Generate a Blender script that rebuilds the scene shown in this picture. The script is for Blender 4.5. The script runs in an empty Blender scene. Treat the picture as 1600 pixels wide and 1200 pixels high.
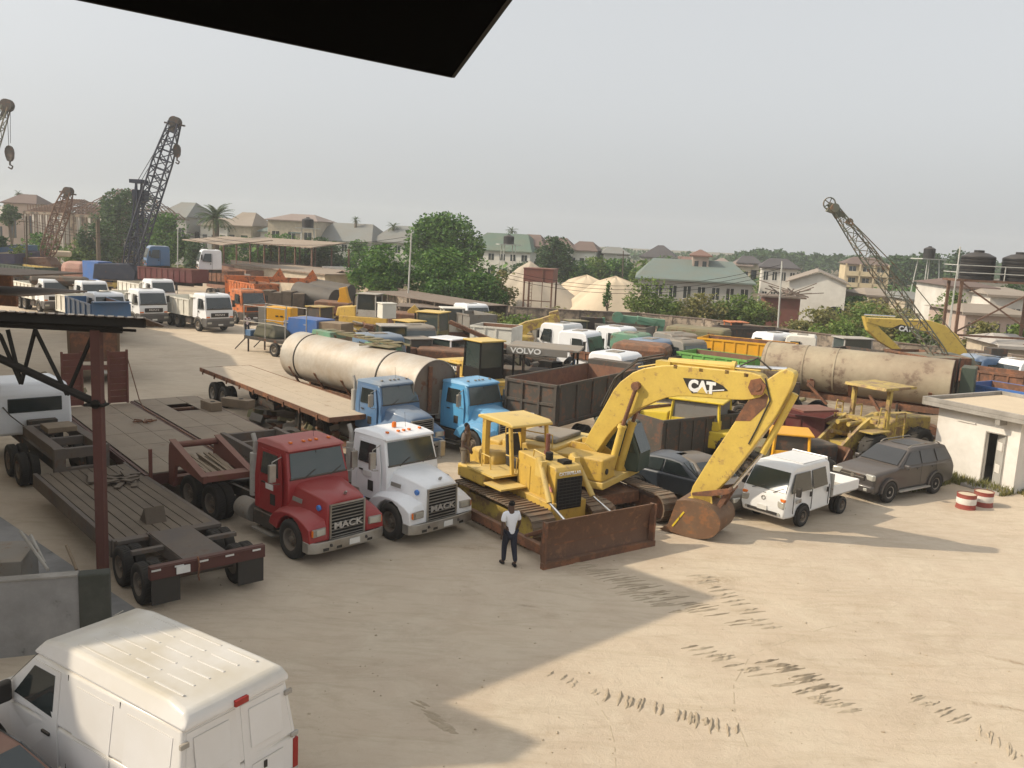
import bpy, bmesh, math, random
from mathutils import Vector, Matrix
import numpy as np
R = math.radians
rnd = random.Random(7)
scene = bpy.context.scene
COL = scene.collection
# ---------------------------------------------------------------- camera
CAMH = 8.4
cam_d = bpy.data.cameras.new('camera'); cam = bpy.data.objects.new('camera', cam_d); COL.objects.link(cam)
cam_d.sensor_width = 36.0; cam_d.lens = 1380/1600*36; cam_d.clip_start = 0.1; cam_d.clip_end = 5000
PIT = 9.249; ROLL = 2.8
cam.matrix_world = Matrix.Translation((0, 0, CAMH)) @ Matrix.Rotation(R(90-PIT), 4, 'X') @ Matrix.Rotation(R(ROLL), 4, 'Z')
scene.camera = cam
# ---------------------------------------------------------------- world and sun
SUN_EL = 37.0
SUN_DIR = Vector((0.993*math.cos(R(SUN_EL)), 0.12*math.cos(R(SUN_EL)), -math.sin(R(SUN_EL))))   # the way light travels
world = bpy.data.worlds.new('World'); scene.world = world; world.use_nodes = True
wn = world.node_tree.nodes; wl = world.node_tree.links
bg = wn['Background']; sky = wn.new('ShaderNodeTexSky'); sky.sky_type = 'NISHITA'; sky.sun_disc = False
sky.sun_elevation = R(SUN_EL); sky.sun_rotation = math.atan2(-SUN_DIR.x, -SUN_DIR.y)
sky.air_density = 1.0; sky.dust_density = 6.0; sky.ozone_density = 1.0; sky.altitude = 0
hs = wn.new('ShaderNodeHueSaturation'); hs.inputs['Saturation'].default_value = 0.25
wm = wn.new('ShaderNodeMix'); wm.data_type = 'RGBA'; wm.inputs[0].default_value = 0.65; wm.inputs[7].default_value = (3.2, 3.3, 3.36, 1)
wl.new(sky.outputs[0], hs.inputs['Color']); wl.new(hs.outputs[0], wm.inputs[6]); wl.new(wm.outputs[2], bg.inputs[0]); bg.inputs[1].default_value = 0.15
sun_d = bpy.data.lights.new('sun', 'SUN'); sun = bpy.data.objects.new('sun', sun_d); COL.objects.link(sun)
sun_d.energy = 2.6; sun_d.angle = R(0.5); sun_d.color = (1.0, 0.87, 0.68)
sun.rotation_euler = SUN_DIR.to_track_quat('-Z', 'Y').to_euler()
scene.view_settings.view_transform = 'Standard'; scene.view_settings.look = 'None'
scene.view_settings.exposure = 0.57; scene.view_settings.gamma = 1.0
try:
    scene.cycles.volume_step_rate = 4.0; scene.cycles.volume_max_steps = 64; scene.cycles.max_bounces = 6
    scene.cycles.volume_bounces = 1
except Exception: pass
# a pixel of the photograph (1600 x 1200) to a point of the world at height z, or at distance Y
_cr = cam.matrix_world.to_3x3()
def ray(px, py): return _cr @ Vector(((px-800)/1380, (600-py)/1380, -1.0))
def g(px, py, z=0.0):
    d = ray(px, py); t = (z-CAMH)/d.z; return Vector((d.x*t, d.y*t, z))
def at(px, py, Y):
    d = ray(px, py); t = Y/d.y; return Vector((d.x*t, Y, CAMH+d.z*t))
# ---------------------------------------------------------------- materials
_mats = {}
def mat(name, col, rough=0.6, metal=0.0, dirt=0.25, dcol=(0.20, 0.15, 0.10), dust=0.0, rust=0.0, scale=1.0, bump=0.15, spec=0.4,
        rustcol=(0.13, 0.045, 0.02), dustcol=(0.36, 0.28, 0.19), coat=0.0):
    if name in _mats: return _mats[name]
    if max(col) < 0.09: dcol = tuple(min(d, 1.3*max(col)+0.008) for d in dcol)
    m = bpy.data.materials.new(name); m.use_nodes = True; _mats[name] = m
    nt = m.node_tree; N = nt.nodes; L = nt.links; b = N['Principled BSDF']
    tc = N.new('ShaderNodeTexCoord'); oi = N.new('ShaderNodeObjectInfo')
    add = N.new('ShaderNodeVectorMath'); add.operation = 'MULTIPLY_ADD'
    cx = N.new('ShaderNodeCombineXYZ')
    for i in range(3): L.new(oi.outputs['Random'], cx.inputs[i])
    L.new(cx.outputs[0], add.inputs[0]); add.inputs[1].default_value = (37, 53, 29); L.new(tc.outputs['Object'], add.inputs[2])
    def noise(s, det=6, ro=0.6):
        n = N.new('ShaderNodeTexNoise'); n.inputs['Scale'].default_value = s*scale; n.inputs['Detail'].default_value = det
        n.inputs['Roughness'].default_value = ro; L.new(add.outputs[0], n.inputs['Vector']); return n.outputs[0]
    def ramp(f, a, c, va=0.0, vb=1.0):
        r = N.new('ShaderNodeMapRange'); r.inputs[1].default_value = a; r.inputs[2].default_value = c
        r.inputs[3].default_value = va; r.inputs[4].default_value = vb; L.new(f, r.inputs[0]); return r.outputs[0]
    def mix(f, A, B):
        x = N.new('ShaderNodeMix'); x.data_type = 'RGBA'
        if hasattr(f, 'links'): L.new(f, x.inputs[0])
        else: x.inputs[0].default_value = f
        for k, v in ((6, A), (7, B)):
            if hasattr(v, 'links'): L.new(v, x.inputs[k])
            else: x.inputs[k].default_value = (*v, 1)
        return x.outputs[2]
    n1 = noise(1.3); c = mix(ramp(n1, 0.38, 0.72, 0, dirt), col, dcol)
    n3 = noise(9.0, 5, 0.7); c = mix(ramp(n3, 0.3, 0.75, 0, dirt*0.45), c, tuple(x*0.45 for x in col))
    rv = rough
    if rust > 0:
        n2 = noise(2.6, 8, 0.72); rf = ramp(n2, 0.66-rust*0.35, 0.72-rust*0.30); c = mix(rf, c, rustcol)
    if dust > 0:
        ge = N.new('ShaderNodeNewGeometry'); sp = N.new('ShaderNodeSeparateXYZ'); L.new(ge.outputs['Normal'], sp.inputs[0])
        up = ramp(sp.outputs[2], -0.2, 0.9, 0.12, 1.0); nn = ramp(noise(0.9, 4), 0.25, 0.7, 0.45, 1.0)
        mu = N.new('ShaderNodeMath'); mu.operation = 'MULTIPLY'; L.new(up, mu.inputs[0]); L.new(nn, mu.inputs[1])
        m2 = N.new('ShaderNodeMath'); m2.operation = 'MULTIPLY'; L.new(mu.outputs[0], m2.inputs[0]); m2.inputs[1].default_value = dust; m2.use_clamp = True
        c = mix(m2.outputs[0], c, dustcol)
        L.new(ramp(m2.outputs[0], 0, 1, rough, 0.95), b.inputs['Roughness'])
    else: b.inputs['Roughness'].default_value = rv
    L.new(c, b.inputs['Base Color']); b.inputs['Metallic'].default_value = metal
    b.inputs['Specular IOR Level'].default_value = spec
    if coat: b.inputs['Coat Weight'].default_value = coat; b.inputs['Coat Roughness'].default_value = 0.15
    if bump > 0:
        bp = N.new('ShaderNodeBump'); bp.inputs['Strength'].default_value = bump; bp.inputs['Distance'].default_value = 0.02
        L.new(n3, bp.inputs['Height']); L.new(bp.outputs[0], b.inputs['Normal'])
    return m
M = {}
def dm(k, *a, **kw): M[k] = mat(k, *a, **kw)
dm('tyre', (0.018, 0.017, 0.016), 0.85, dust=0.32, dirt=0.3, dustcol=(0.16, 0.135, 0.105), bump=0.4)
dm('rim', (0.30, 0.29, 0.27), 0.5, 0.4, dust=0.5, dirt=0.6, rust=0.2)
dm('rim_dark', (0.14, 0.125, 0.11), 0.7, 0.1, dust=0.4, dirt=0.5, rust=0.3)
dm('rubber', (0.02, 0.02, 0.02), 0.7, dust=0.25)
dm('black', (0.014, 0.014, 0.015), 0.6, dust=0.2)
dm('chassis', (0.028, 0.025, 0.023), 0.75, dust=0.3, rust=0.3)
dm('chrome', (0.46, 0.45, 0.42), 0.36, 0.7, dirt=0.7, dust=0.3)
dm('steel_rod', (0.7, 0.7, 0.7), 0.2, 0.9, dirt=0.2)
dm('red_truck', (0.30, 0.012, 0.018), 0.32, dust=0.22, dirt=0.3, dcol=(0.2, 0.03, 0.025), coat=0.3, dustcol=(0.42, 0.22, 0.17))
dm('white_truck', (0.82, 0.83, 0.84), 0.35, dust=0.06, dirt=0.13, dcol=(0.42, 0.38, 0.32), coat=0.3)
dm('red_faded', (0.36, 0.05, 0.05), 0.6, dust=0.75, dirt=0.5, dcol=(0.2,0.05,0.05), dustcol=(0.42, 0.20, 0.17))
dm('blue_faded', (0.07, 0.17, 0.30), 0.6, dust=0.9, dirt=0.4, dustcol=(0.30, 0.32, 0.34))
dm('moss_concrete', (0.085, 0.085, 0.07), 0.95, dirt=0.8, dcol=(0.03,0.035,0.025), bump=0.5, scale=0.8)
dm('brown_body', (0.16, 0.105, 0.06), 0.7, dust=0.3, dirt=0.6, rust=0.3)
dm('blue_truck', (0.035, 0.15, 0.34), 0.4, dust=0.75, dirt=0.3, dustcol=(0.33, 0.34, 0.34), coat=0.2)
dm('sky_truck', (0.07, 0.34, 0.62), 0.4, dust=0.32, dirt=0.2, dustcol=(0.42, 0.46, 0.46), coat=0.2)
dm('white_van', (0.78, 0.78, 0.79), 0.3, dust=0.85, dirt=0.07, dcol=(0.5, 0.46, 0.4), coat=0.25, dustcol=(0.45, 0.39, 0.28), scale=0.9, bump=0.03)
dm('white_mini', (0.78, 0.79, 0.79), 0.32, dust=0.22, dirt=0.1, coat=0.3, bump=0.03)
dm('suv_paint', (0.04, 0.036, 0.036), 0.3, dust=0.5, dirt=0.2, coat=0.4, dustcol=(0.19, 0.155, 0.125), bump=0.03)
dm('dark_car', (0.02, 0.03, 0.045), 0.3, dust=0.45, dirt=0.2, coat=0.4, dustcol=(0.17, 0.17, 0.17), bump=0.03)
dm('black_car', (0.02, 0.02, 0.022), 0.3, dust=0.4, dirt=0.2, coat=0.4, bump=0.03)
dm('red_car', (0.17, 0.06, 0.05), 0.5, dust=0.7, dustcol=(0.27, 0.19, 0.14))
dm('cat_yellow', (0.62, 0.40, 0.06), 0.45, dust=0.42, dirt=0.42, dcol=(0.34, 0.2, 0.04), rust=0.26, rustcol=(0.30, 0.17, 0.06), dustcol=(0.5, 0.41, 0.24), scale=1.6)
dm('cat_pale', (0.68, 0.47, 0.10), 0.5, dust=0.55, dirt=0.4, dcol=(0.42, 0.27, 0.08), rust=0.12, rustcol=(0.26, 0.15, 0.06), dustcol=(0.55, 0.45, 0.27))
dm('boom_yellow', (0.66, 0.47, 0.085), 0.42, dust=0.3, dirt=0.45, dcol=(0.46, 0.28, 0.06), rust=0.24, rustcol=(0.36, 0.22, 0.07), dustcol=(0.62, 0.52, 0.30), scale=1.5)
dm('old_yellow', (0.50, 0.36, 0.06), 0.6, dust=0.4, dirt=0.5, rust=0.5, rustcol=(0.22, 0.13, 0.06))
dm('bright_yellow', (0.72, 0.52, 0.02), 0.5, dust=0.2, dirt=0.25, rust=0.2)
dm('amber_yellow', (0.78, 0.38, 0.01), 0.5, dust=0.15, dirt=0.2)
dm('rust_steel', (0.16, 0.075, 0.045), 0.75, 0.2, dust=0.3, dirt=0.6, dcol=(0.08, 0.04, 0.03), rust=0.5, rustcol=(0.24, 0.10, 0.05))
dm('blade_steel', (0.16, 0.085, 0.055), 0.6, 0.3, dust=0.2, dirt=0.7, dcol=(0.09, 0.05, 0.035), rust=0.35, rustcol=(0.22, 0.11, 0.06), scale=1.6)
dm('bucket_rust', (0.17, 0.085, 0.045), 0.6, 0.3, dust=0.25, dirt=0.6, rust=0.34, rustcol=(0.27, 0.12, 0.05))
dm('track_steel', (0.20, 0.15, 0.11), 0.6, 0.3, dust=0.45, dirt=0.5, rust=0.5, rustcol=(0.18, 0.10, 0.06))
dm('red_oxide', (0.17, 0.05, 0.038), 0.7, dust=0.32, dirt=0.4, dcol=(0.08, 0.035, 0.03), rust=0.3)
dm('red_oxide_dark', (0.085, 0.025, 0.022), 0.7, dust=0.2, dirt=0.4, dcol=(0.05, 0.025, 0.02), rust=0.2)
dm('deck_steel', (0.205, 0.165, 0.125), 0.85, 0.0, dust=0.6, dirt=0.6, dcol=(0.16,0.11,0.075), rust=0.25, dustcol=(0.35, 0.28, 0.20), rustcol=(0.15, 0.09, 0.06), scale=1.2)
dm('deck_grey', (0.10, 0.085, 0.075), 0.85, dust=0.45, dirt=0.6, dustcol=(0.19, 0.155, 0.125), rust=0.35, rustcol=(0.11, 0.07, 0.05))
dm('deck_pale', (0.42, 0.35, 0.27), 0.85, dust=0.8, dirt=0.35, dustcol=(0.52, 0.43, 0.32), rust=0.2)
dm('wood', (0.24, 0.18, 0.12), 0.85, dust=0.4, dirt=0.6, dcol=(0.10, 0.07, 0.05), bump=0.5)
dm('wood_dark', (0.085, 0.065, 0.05), 0.85, dust=0.35, dirt=0.6, dcol=(0.05, 0.04, 0.03), bump=0.5)
dm('tank_silver', (0.52, 0.49, 0.44), 0.5, 0.25, dust=0.3, dirt=0.8, dcol=(0.34, 0.25, 0.16), dustcol=(0.50, 0.42, 0.32), scale=0.7)
dm('tank_rusty', (0.47, 0.40, 0.28), 0.6, 0.2, dust=0.3, dirt=0.85, dcol=(0.22, 0.15, 0.10), rust=0.30, rustcol=(0.17, 0.115, 0.08), scale=0.3)
dm('tank_end', (0.16, 0.13, 0.11), 0.7, 0.1, dust=0.3, dirt=0.6, rust=0.3)
dm('concrete', (0.36, 0.335, 0.30), 0.9, dirt=0.7, dcol=(0.13, 0.12, 0.10), dust=0.1, bump=0.5, scale=0.9)
dm('concrete_dark', (0.34, 0.325, 0.31), 0.9, dirt=0.7, dcol=(0.12, 0.12, 0.11), rust=0.12, rustcol=(0.09, 0.085, 0.075), bump=0.5, scale=0.5)
dm('render_white', (0.74, 0.70, 0.64), 0.9, dirt=0.35, dcol=(0.36, 0.31, 0.25), bump=0.25, scale=0.7)
dm('wall_old', (0.36, 0.29, 0.22), 0.95, dirt=0.9, dcol=(0.08, 0.065, 0.05), rust=0.5, rustcol=(0.12, 0.10, 0.08), bump=0.5, scale=0.6)
dm('wall_cream', (0.52, 0.44, 0.33), 0.9, dirt=0.4, bump=0.2)
dm('roof_sheet', (0.17, 0.135, 0.115), 0.7, 0.2, dirt=0.5, rust=0.4, rustcol=(0.13, 0.08, 0.055), dust=0.3)
dm('roof_sheet_pale', (0.30, 0.24, 0.19), 0.7, 0.1, dirt=0.5, rust=0.4, rustcol=(0.2, 0.12, 0.08), dust=0.4)
dm('dark_metal', (0.014, 0.013, 0.012), 0.7, spec=0.15, dirt=0.4, dust=0.05)
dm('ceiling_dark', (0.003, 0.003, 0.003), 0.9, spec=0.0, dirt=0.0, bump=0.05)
dm('dump_dark', (0.055, 0.05, 0.045), 0.7, 0.1, dust=0.3, dirt=0.5, rust=0.4, rustcol=(0.12, 0.06, 0.04))
dm('dump_inner', (0.17, 0.08, 0.055), 0.8, dust=0.2, dirt=0.5, rust=0.5, rustcol=(0.21, 0.10, 0.06))
dm('cream_dump', (0.72, 0.70, 0.62), 0.5, dust=0.2, dirt=0.2)
dm('bumper_dark', (0.07, 0.07, 0.072), 0.6, dust=0.35)
dm('grey_paint', (0.20, 0.20, 0.19), 0.6, dust=0.5, dirt=0.4, rust=0.2)
dm('pale_grey', (0.42, 0.41, 0.38), 0.6, dust=0.4, dirt=0.4, rust=0.2)
dm('bright_blue', (0.02, 0.13, 0.42), 0.5, dust=0.3, dirt=0.3)
dm('navy', (0.015, 0.025, 0.10), 0.5, dust=0.4, dirt=0.3)
dm('crane_blue', (0.010, 0.016, 0.04), 0.6, dust=0.0, dirt=0.3, rust=0.1)
dm('crane_rust', (0.16, 0.09, 0.06), 0.8, dirt=0.4, rust=0.4)
dm('crane_green', (0.13, 0.15, 0.12), 0.7, dirt=0.4, rust=0.4, dust=0.3, rustcol=(0.2, 0.12, 0.07))
dm('green_paint', (0.04, 0.16, 0.08), 0.6, dust=0.3, dirt=0.4, rust=0.25)
dm('sea_green', (0.12, 0.30, 0.20), 0.6, dust=0.3, dirt=0.4, rust=0.25)
dm('lime_green', (0.14, 0.42, 0.08), 0.6, dust=0.25, dirt=0.3, rust=0.2)
dm('dark_green', (0.02, 0.05, 0.035), 0.6, dust=0.3, dirt=0.3)
dm('olive', (0.15, 0.15, 0.07), 0.75, dust=0.4, dirt=0.6, rust=0.3)
dm('tarp', (0.05, 0.06, 0.035), 0.85, dust=0.35, dirt=0.4)
dm('pink', (0.62, 0.06, 0.14), 0.5, dust=0.3, dirt=0.3)
dm('pale_pink', (0.50, 0.27, 0.22), 0.7, dust=0.3, dirt=0.4)
dm('orange', (0.60, 0.15, 0.03), 0.6, dust=0.3, dirt=0.4, rust=0.4)
dm('maroon', (0.11, 0.012, 0.018), 0.5, dust=0.2, dirt=0.3)
dm('plate_white', (0.75, 0.75, 0.72), 0.6, dirt=0.3, dust=0.1)
dm('lens_orange', (0.75, 0.18, 0.02), 0.3, dirt=0.1)
dm('lens_red', (0.30, 0.015, 0.012), 0.25, dirt=0.1)
dm('lens_clear', (0.55, 0.54, 0.48), 0.15, 0.3, dirt=0.3)
dm('drum_red', (0.30, 0.035, 0.03), 0.6, dust=0.25, dirt=0.4)
dm('drum_white', (0.72, 0.68, 0.62), 0.6, dust=0.2, dirt=0.3)
dm('plastic_tank', (0.016, 0.017, 0.02), 0.45, dust=0.12, dirt=0.2)
dm('skin', (0.085, 0.045, 0.03), 0.55, dirt=0.1, bump=0.05)
dm('hair', (0.008, 0.007, 0.006), 0.9, dirt=0)
dm('shirt_white', (0.75, 0.76, 0.80), 0.85, dirt=0.05, bump=0.2)
dm('trousers_navy', (0.018, 0.02, 0.035), 0.85, dirt=0.1)
dm('overall_brown', (0.15, 0.115, 0.095), 0.9, dirt=0.3)
dm('khaki', (0.24, 0.20, 0.15), 0.9, dirt=0.3)
dm('shoe', (0.012, 0.011, 0.011), 0.5, dirt=0.1)
dm('sand_pale', (0.60, 0.49, 0.35), 0.95, dirt=0.25, dcol=(0.42, 0.33, 0.22), bump=0.6)
dm('sand_shaded', (0.47, 0.40, 0.31), 0.95, dirt=0.3, dcol=(0.33, 0.27, 0.2), bump=0.6)  # sand with the shade of the cone's right side put into its colour
dm('pole_metal', (0.50, 0.50, 0.46), 0.6, 0.1, dirt=0.3)
dm('bark', (0.13, 0.10, 0.07), 0.95, dirt=0.5, bump=0.6)
dm('rubbish', (0.15, 0.12, 0.095), 0.9, dust=0.3, dirt=0.7, rust=0.4)
dm('cloth_bale', (0.13, 0.10, 0.075), 0.95, dust=0.2, dirt=0.8, dcol=(0.05, 0.04, 0.03), scale=1.4, bump=0.6)
dm('pipe_black', (0.05, 0.048, 0.045), 0.6, dust=0.25, dirt=0.4)
dm('timber_red', (0.20, 0.125, 0.09), 0.9, dirt=0.4)
dm('letter_grey', (0.55, 0.53, 0.50), 0.4, 0.4, dirt=0.2)
dm('letter_white', (0.80, 0.80, 0.78), 0.6, dirt=0.1)
dm('seat_black', (0.02, 0.02, 0.02), 0.7, dust=0.2)
dm('sticker_blue', (0.06, 0.20, 0.55), 0.5, dirt=0.1)
dm('sticker_pink', (0.8, 0.35, 0.3), 0.5, dirt=0.1)
def glass(name, col, rough=0.08, dust=0.15, dc=(0.35, 0.33, 0.29)):
    m = mat(name, col, rough, 0.0, dirt=dust, dcol=dc, bump=0.0, spec=0.9); return m
M['glass'] = glass('glass', (0.022, 0.030, 0.030)); M['glass_dusty'] = glass('glass_dusty', (0.06, 0.08, 0.075), 0.2, 0.6, (0.20, 0.21, 0.19))
M['glass_green'] = glass('glass_green', (0.025, 0.042, 0.038), 0.08, 0.35, (0.13, 0.16, 0.14)); M['glass_suv'] = glass('glass_suv', (0.03, 0.03, 0.03), 0.35, 0.5, (0.15, 0.14, 0.12))
M['void'] = mat('void', (0.012, 0.011, 0.010), 0.9, dirt=0.2, bump=0)
# leaves: colour varies per leaf island
def leafmat(name, c1, c2, c3):
    m = bpy.data.materials.new(name); m.use_nodes = True; _mats[name] = m; M[name] = m
    N = m.node_tree.nodes; L = m.node_tree.links; b = N['Principled BSDF']
    ge = N.new('ShaderNodeNewGeometry'); r = N.new('ShaderNodeValToRGB'); e = r.color_ramp.elements
    e[0].color = (*c1, 1); e[1].color = (*c3, 1); k = e.new(0.5); k.color = (*c2, 1)
    L.new(ge.outputs['Random Per Island'], r.inputs[0]); L.new(r.outputs[0], b.inputs['Base Color'])
    b.inputs['Roughness'].default_value = 0.6; b.inputs['Specular IOR Level'].default_value = 0.25
    tr = N.new('ShaderNodeBsdfTranslucent'); L.new(r.outputs[0], tr.inputs[0]); mx = N.new('ShaderNodeMixShader'); mx.inputs[0].default_value = 0.3
    L.new(b.outputs[0], mx.inputs[1]); L.new(tr.outputs[0], mx.inputs[2]); L.new(mx.outputs[0], N['Material Output'].inputs[0])
leafmat('leaf_mango', (0.03, 0.085, 0.015), (0.075, 0.17, 0.03), (0.15, 0.26, 0.05))
leafmat('leaf_dark', (0.03, 0.06, 0.02), (0.05, 0.10, 0.03), (0.08, 0.14, 0.045))
leafmat('leaf_bright', (0.07, 0.12, 0.02), (0.13, 0.20, 0.04), (0.22, 0.28, 0.07))
leafmat('leaf_dry', (0.12, 0.13, 0.04), (0.19, 0.19, 0.06), (0.28, 0.24, 0.09))
leafmat('leaf_palm', (0.035, 0.065, 0.025), (0.06, 0.10, 0.035), (0.12, 0.15, 0.06))
# ---------------------------------------------------------------- mesh builder
def rotz(a): return Matrix.Rotation(a, 4, 'Z')
class MB:
    def __init__(s): s.v = []; s.f = []; s.T = Matrix.Identity(4)
    def add(s, vs, fs):
        n = len(s.v); T = s.T; s.v += [tuple(T @ Vector(p)) for p in vs]; s.f += [tuple(n+i for i in f) for f in fs]; return s
    def box(s, x0, x1, y0, y1, z0, z1):
        return s.add([(x0,y0,z0),(x1,y0,z0),(x1,y1,z0),(x0,y1,z0),(x0,y0,z1),(x1,y0,z1),(x1,y1,z1),(x0,y1,z1)],
                     [(0,3,2,1),(4,5,6,7),(0,1,5,4),(1,2,6,5),(2,3,7,6),(3,0,4,7)])
    def cbox(s, c, d, rx=0, ry=0, rz=0):
        T = s.T; s.T = T @ Matrix.Translation(c) @ Matrix.Rotation(rz,4,'Z') @ Matrix.Rotation(ry,4,'Y') @ Matrix.Rotation(rx,4,'X')
        s.box(-d[0]/2,d[0]/2,-d[1]/2,d[1]/2,-d[2]/2,d[2]/2); s.T = T; return s
    def sym(s, prof):     # closed side outline [(x, z, half width)], mirrored across y = 0
        n = len(prof); vs = [(x,-w,z) for x,z,w in prof]+[(x,w,z) for x,z,w in prof]
        return s.add(vs, [tuple(range(n)), tuple(range(2*n-1,n-1,-1))]+[(i,i+n,(i+1)%n+n,(i+1)%n) for i in range(n)])
    def prism(s, prof, y0, y1):   # outline [(x, z)] swept along y
        n = len(prof); vs = [(x,y0,z) for x,z in prof]+[(x,y1,z) for x,z in prof]
        return s.add(vs, [tuple(range(n)), tuple(range(2*n-1,n-1,-1))]+[(i,i+n,(i+1)%n+n,(i+1)%n) for i in range(n)])
    def prismz(s, prof, z0, z1):
        n = len(prof); vs = [(x,y,z0) for x,y in prof]+[(x,y,z1) for x,y in prof]
        return s.add(vs, [tuple(range(n-1,-1,-1)), tuple(range(n,2*n))]+[(i,(i+1)%n,(i+1)%n+n,i+n) for i in range(n)])
    def panel(s, pts, t=0.012):   # a thin plate standing proud of the surface the points lie on
        P = [Vector(p) for p in pts]; nn = Vector((0,0,0))
        for i in range(len(P)): nn += P[i].cross(P[(i+1)%len(P)])
        nn.normalize(); n = len(P)
        return s.add([tuple(p+nn*t) for p in P]+[tuple(p-nn*t*0.6) for p in P], [tuple(range(n)), tuple(range(2*n-1,n-1,-1))]+[(i,i+n,(i+1)%n+n,(i+1)%n) for i in range(n)])
    def tube(s, a, b, r, r2=None, n=8, cap=True):
        a = Vector(a); b = Vector(b); d = (b-a); r2 = r if r2 is None else r2
        if d.length < 1e-6: return s
        q = d.to_track_quat('Z','Y'); vs = []
        for p, rr in ((a,r),(b,r2)):
            for i in range(n):
                t = 2*math.pi*i/n; vs.append(tuple(p+q@Vector((rr*math.cos(t),rr*math.sin(t),0))))
        fs = [(i,(i+1)%n,(i+1)%n+n,i+n) for i in range(n)]
        if cap: fs += [tuple(range(n-1,-1,-1)), tuple(range(n,2*n))]
        return s.add(vs, fs)
    def pipe(s, pts, r, n=6):
        for a, b in zip(pts, pts[1:]): s.tube(a, b, r, n=n)
        return s
    def bar(s, a, b, w, h):       # rectangular bar from a to b
        a = Vector(a); b = Vector(b); d = b-a; q = d.to_track_quat('X','Z'); T = s.T
        s.T = T @ Matrix.Translation(a) @ q.to_matrix().to_4x4(); s.box(0,d.length,-w/2,w/2,-h/2,h/2); s.T = T; return s
    def lathe(s, prof, n=24, axis='z', c=(0,0,0)):   # prof [(r, h)]
        vs = []; m = len(prof)
        for i in range(n):
            t = 2*math.pi*i/n
            for r, h in prof:
                a, b = r*math.cos(t), r*math.sin(t)
                p = (a,b,h) if axis == 'z' else ((a,h,b) if axis == 'y' else (h,a,b))
                vs.append((p[0]+c[0],p[1]+c[1],p[2]+c[2]))
        fs = []
        for i in range(n):
            j = (i+1) % n
            for k in range(m-1): fs.append((i*m+k, j*m+k, j*m+k+1, i*m+k+1))
        return s.add(vs, fs)
    def loft(s, rings, cap=True):
        n = len(rings[0]); vs = [p for r in rings for p in r]; fs = []
        for k in range(len(rings)-1):
            for i in range(n): j = (i+1)%n; fs.append((k*n+i,k*n+j,(k+1)*n+j,(k+1)*n+i))
        if cap: fs += [tuple(range(n-1,-1,-1)), tuple(range((len(rings)-1)*n, len(rings)*n))]
        return s.add(vs, fs)
    def build(s, name, m, parent=None, bevel=0.0, smooth=False, seg=2, loc=None, fix=True):
        me = bpy.data.meshes.new(name); me.from_pydata(s.v, [], s.f)
        if fix:
            bm = bmesh.new(); bm.from_mesh(me); bmesh.ops.recalc_face_normals(bm, faces=bm.faces)
            if smooth:
                for f in bm.faces: f.smooth = True
                for e in bm.edges:
                    if len(e.link_faces) == 2 and e.calc_face_angle(0) > R(38): e.smooth = False
            bm.to_mesh(me); bm.free()
        me.materials.append(M[m] if isinstance(m, str) else m)
        o = bpy.data.objects.new(name, me); COL.objects.link(o)
        if parent is not None: o.parent = parent
        if loc is not None: o.location = loc
        if name in SPLIT and parent is not None: return split(o, name, parent, m, bevel, smooth)
        if bevel > 0:
            b = o.modifiers.new('bevel','BEVEL'); b.width = bevel; b.segments = seg; b.limit_method = 'ANGLE'; b.angle_limit = R(35)
            b.harden_normals = False
        return o
SPLIT = {'stand','band','hose','winch_drum','board_rib','post','canopy_post','hand_rail','leg','landing_leg','column','roof_edge_lip','scaffold_pole','mud_flap','mirror','gantry','railing','push_arm','side_seam','bumper','hinge','marker_light','door_handle','fog_light','stripe','reflector_strip','tow_hook','door_vent','board_rib_','wiper','step','panel_','side_rail','vent','end_pipe','hatch_box'}
def split(o, name, parent, m, bevel, smooth):
    me = o.data; n = len(me.vertices); par = list(range(n))
    def find(a):
        while par[a] != a: par[a] = par[par[a]]; a = par[a]
        return a
    for p in me.polygons:
        v = p.vertices
        for q in v[1:]: par[find(q)] = find(v[0])
    gr = {}
    for i in range(n): gr.setdefault(find(i), []).append(i)
    if len(gr) < 2 or len(gr) > 100:
        if bevel > 0: b = o.modifiers.new('bevel','BEVEL'); b.width = bevel; b.segments = 2; b.limit_method = 'ANGLE'; b.angle_limit = R(35)
        return o
    fs = {}
    for p in me.polygons: fs.setdefault(find(p.vertices[0]), []).append(tuple(p.vertices))
    out = None
    for k_, vs in gr.items():
        mp = {v: i for i, v in enumerate(vs)}; mm = bpy.data.meshes.new(name); mm.from_pydata([tuple(me.vertices[v].co) for v in vs], [], [tuple(mp[v] for v in f) for f in fs.get(k_, [])])
        mm.materials.append(M[m] if isinstance(m, str) else m)
        if smooth: mm.polygons.foreach_set('use_smooth', [len(p.vertices) == 4 for p in mm.polygons])
        c = bpy.data.objects.new(name, mm); COL.objects.link(c); c.parent = parent
        if bevel > 0: b = c.modifiers.new('bevel','BEVEL'); b.width = bevel; b.segments = 2; b.limit_method = 'ANGLE'; b.angle_limit = R(35)
        out = out or c
    bpy.data.objects.remove(o); return out
def chaikin(P, n=1, w=0.25):
    for _ in range(n):
        Q = []
        for i in range(len(P)):
            a, b = P[i], P[(i+1)%len(P)]; Q += [(a[0]*(1-w)+b[0]*w, a[1]*(1-w)+b[1]*w), (a[0]*w+b[0]*(1-w), a[1]*w+b[1]*(1-w))]
        P = Q
    return P
def tag(o, label=None, cat=None, group=None, kind=None):
    if label: o['label'] = label
    if cat: o['category'] = cat
    if group: o['group'] = group
    if kind: o['kind'] = kind
    return o
def thing(name, label, cat, loc=(0,0,0), rz=0.0, group=None):
    o = bpy.data.objects.new(name, None); COL.objects.link(o); o.empty_display_size = 0.2
    o.location = loc; o.rotation_euler = (0,0,R(rz)); return tag(o, label, cat, group)
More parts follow.
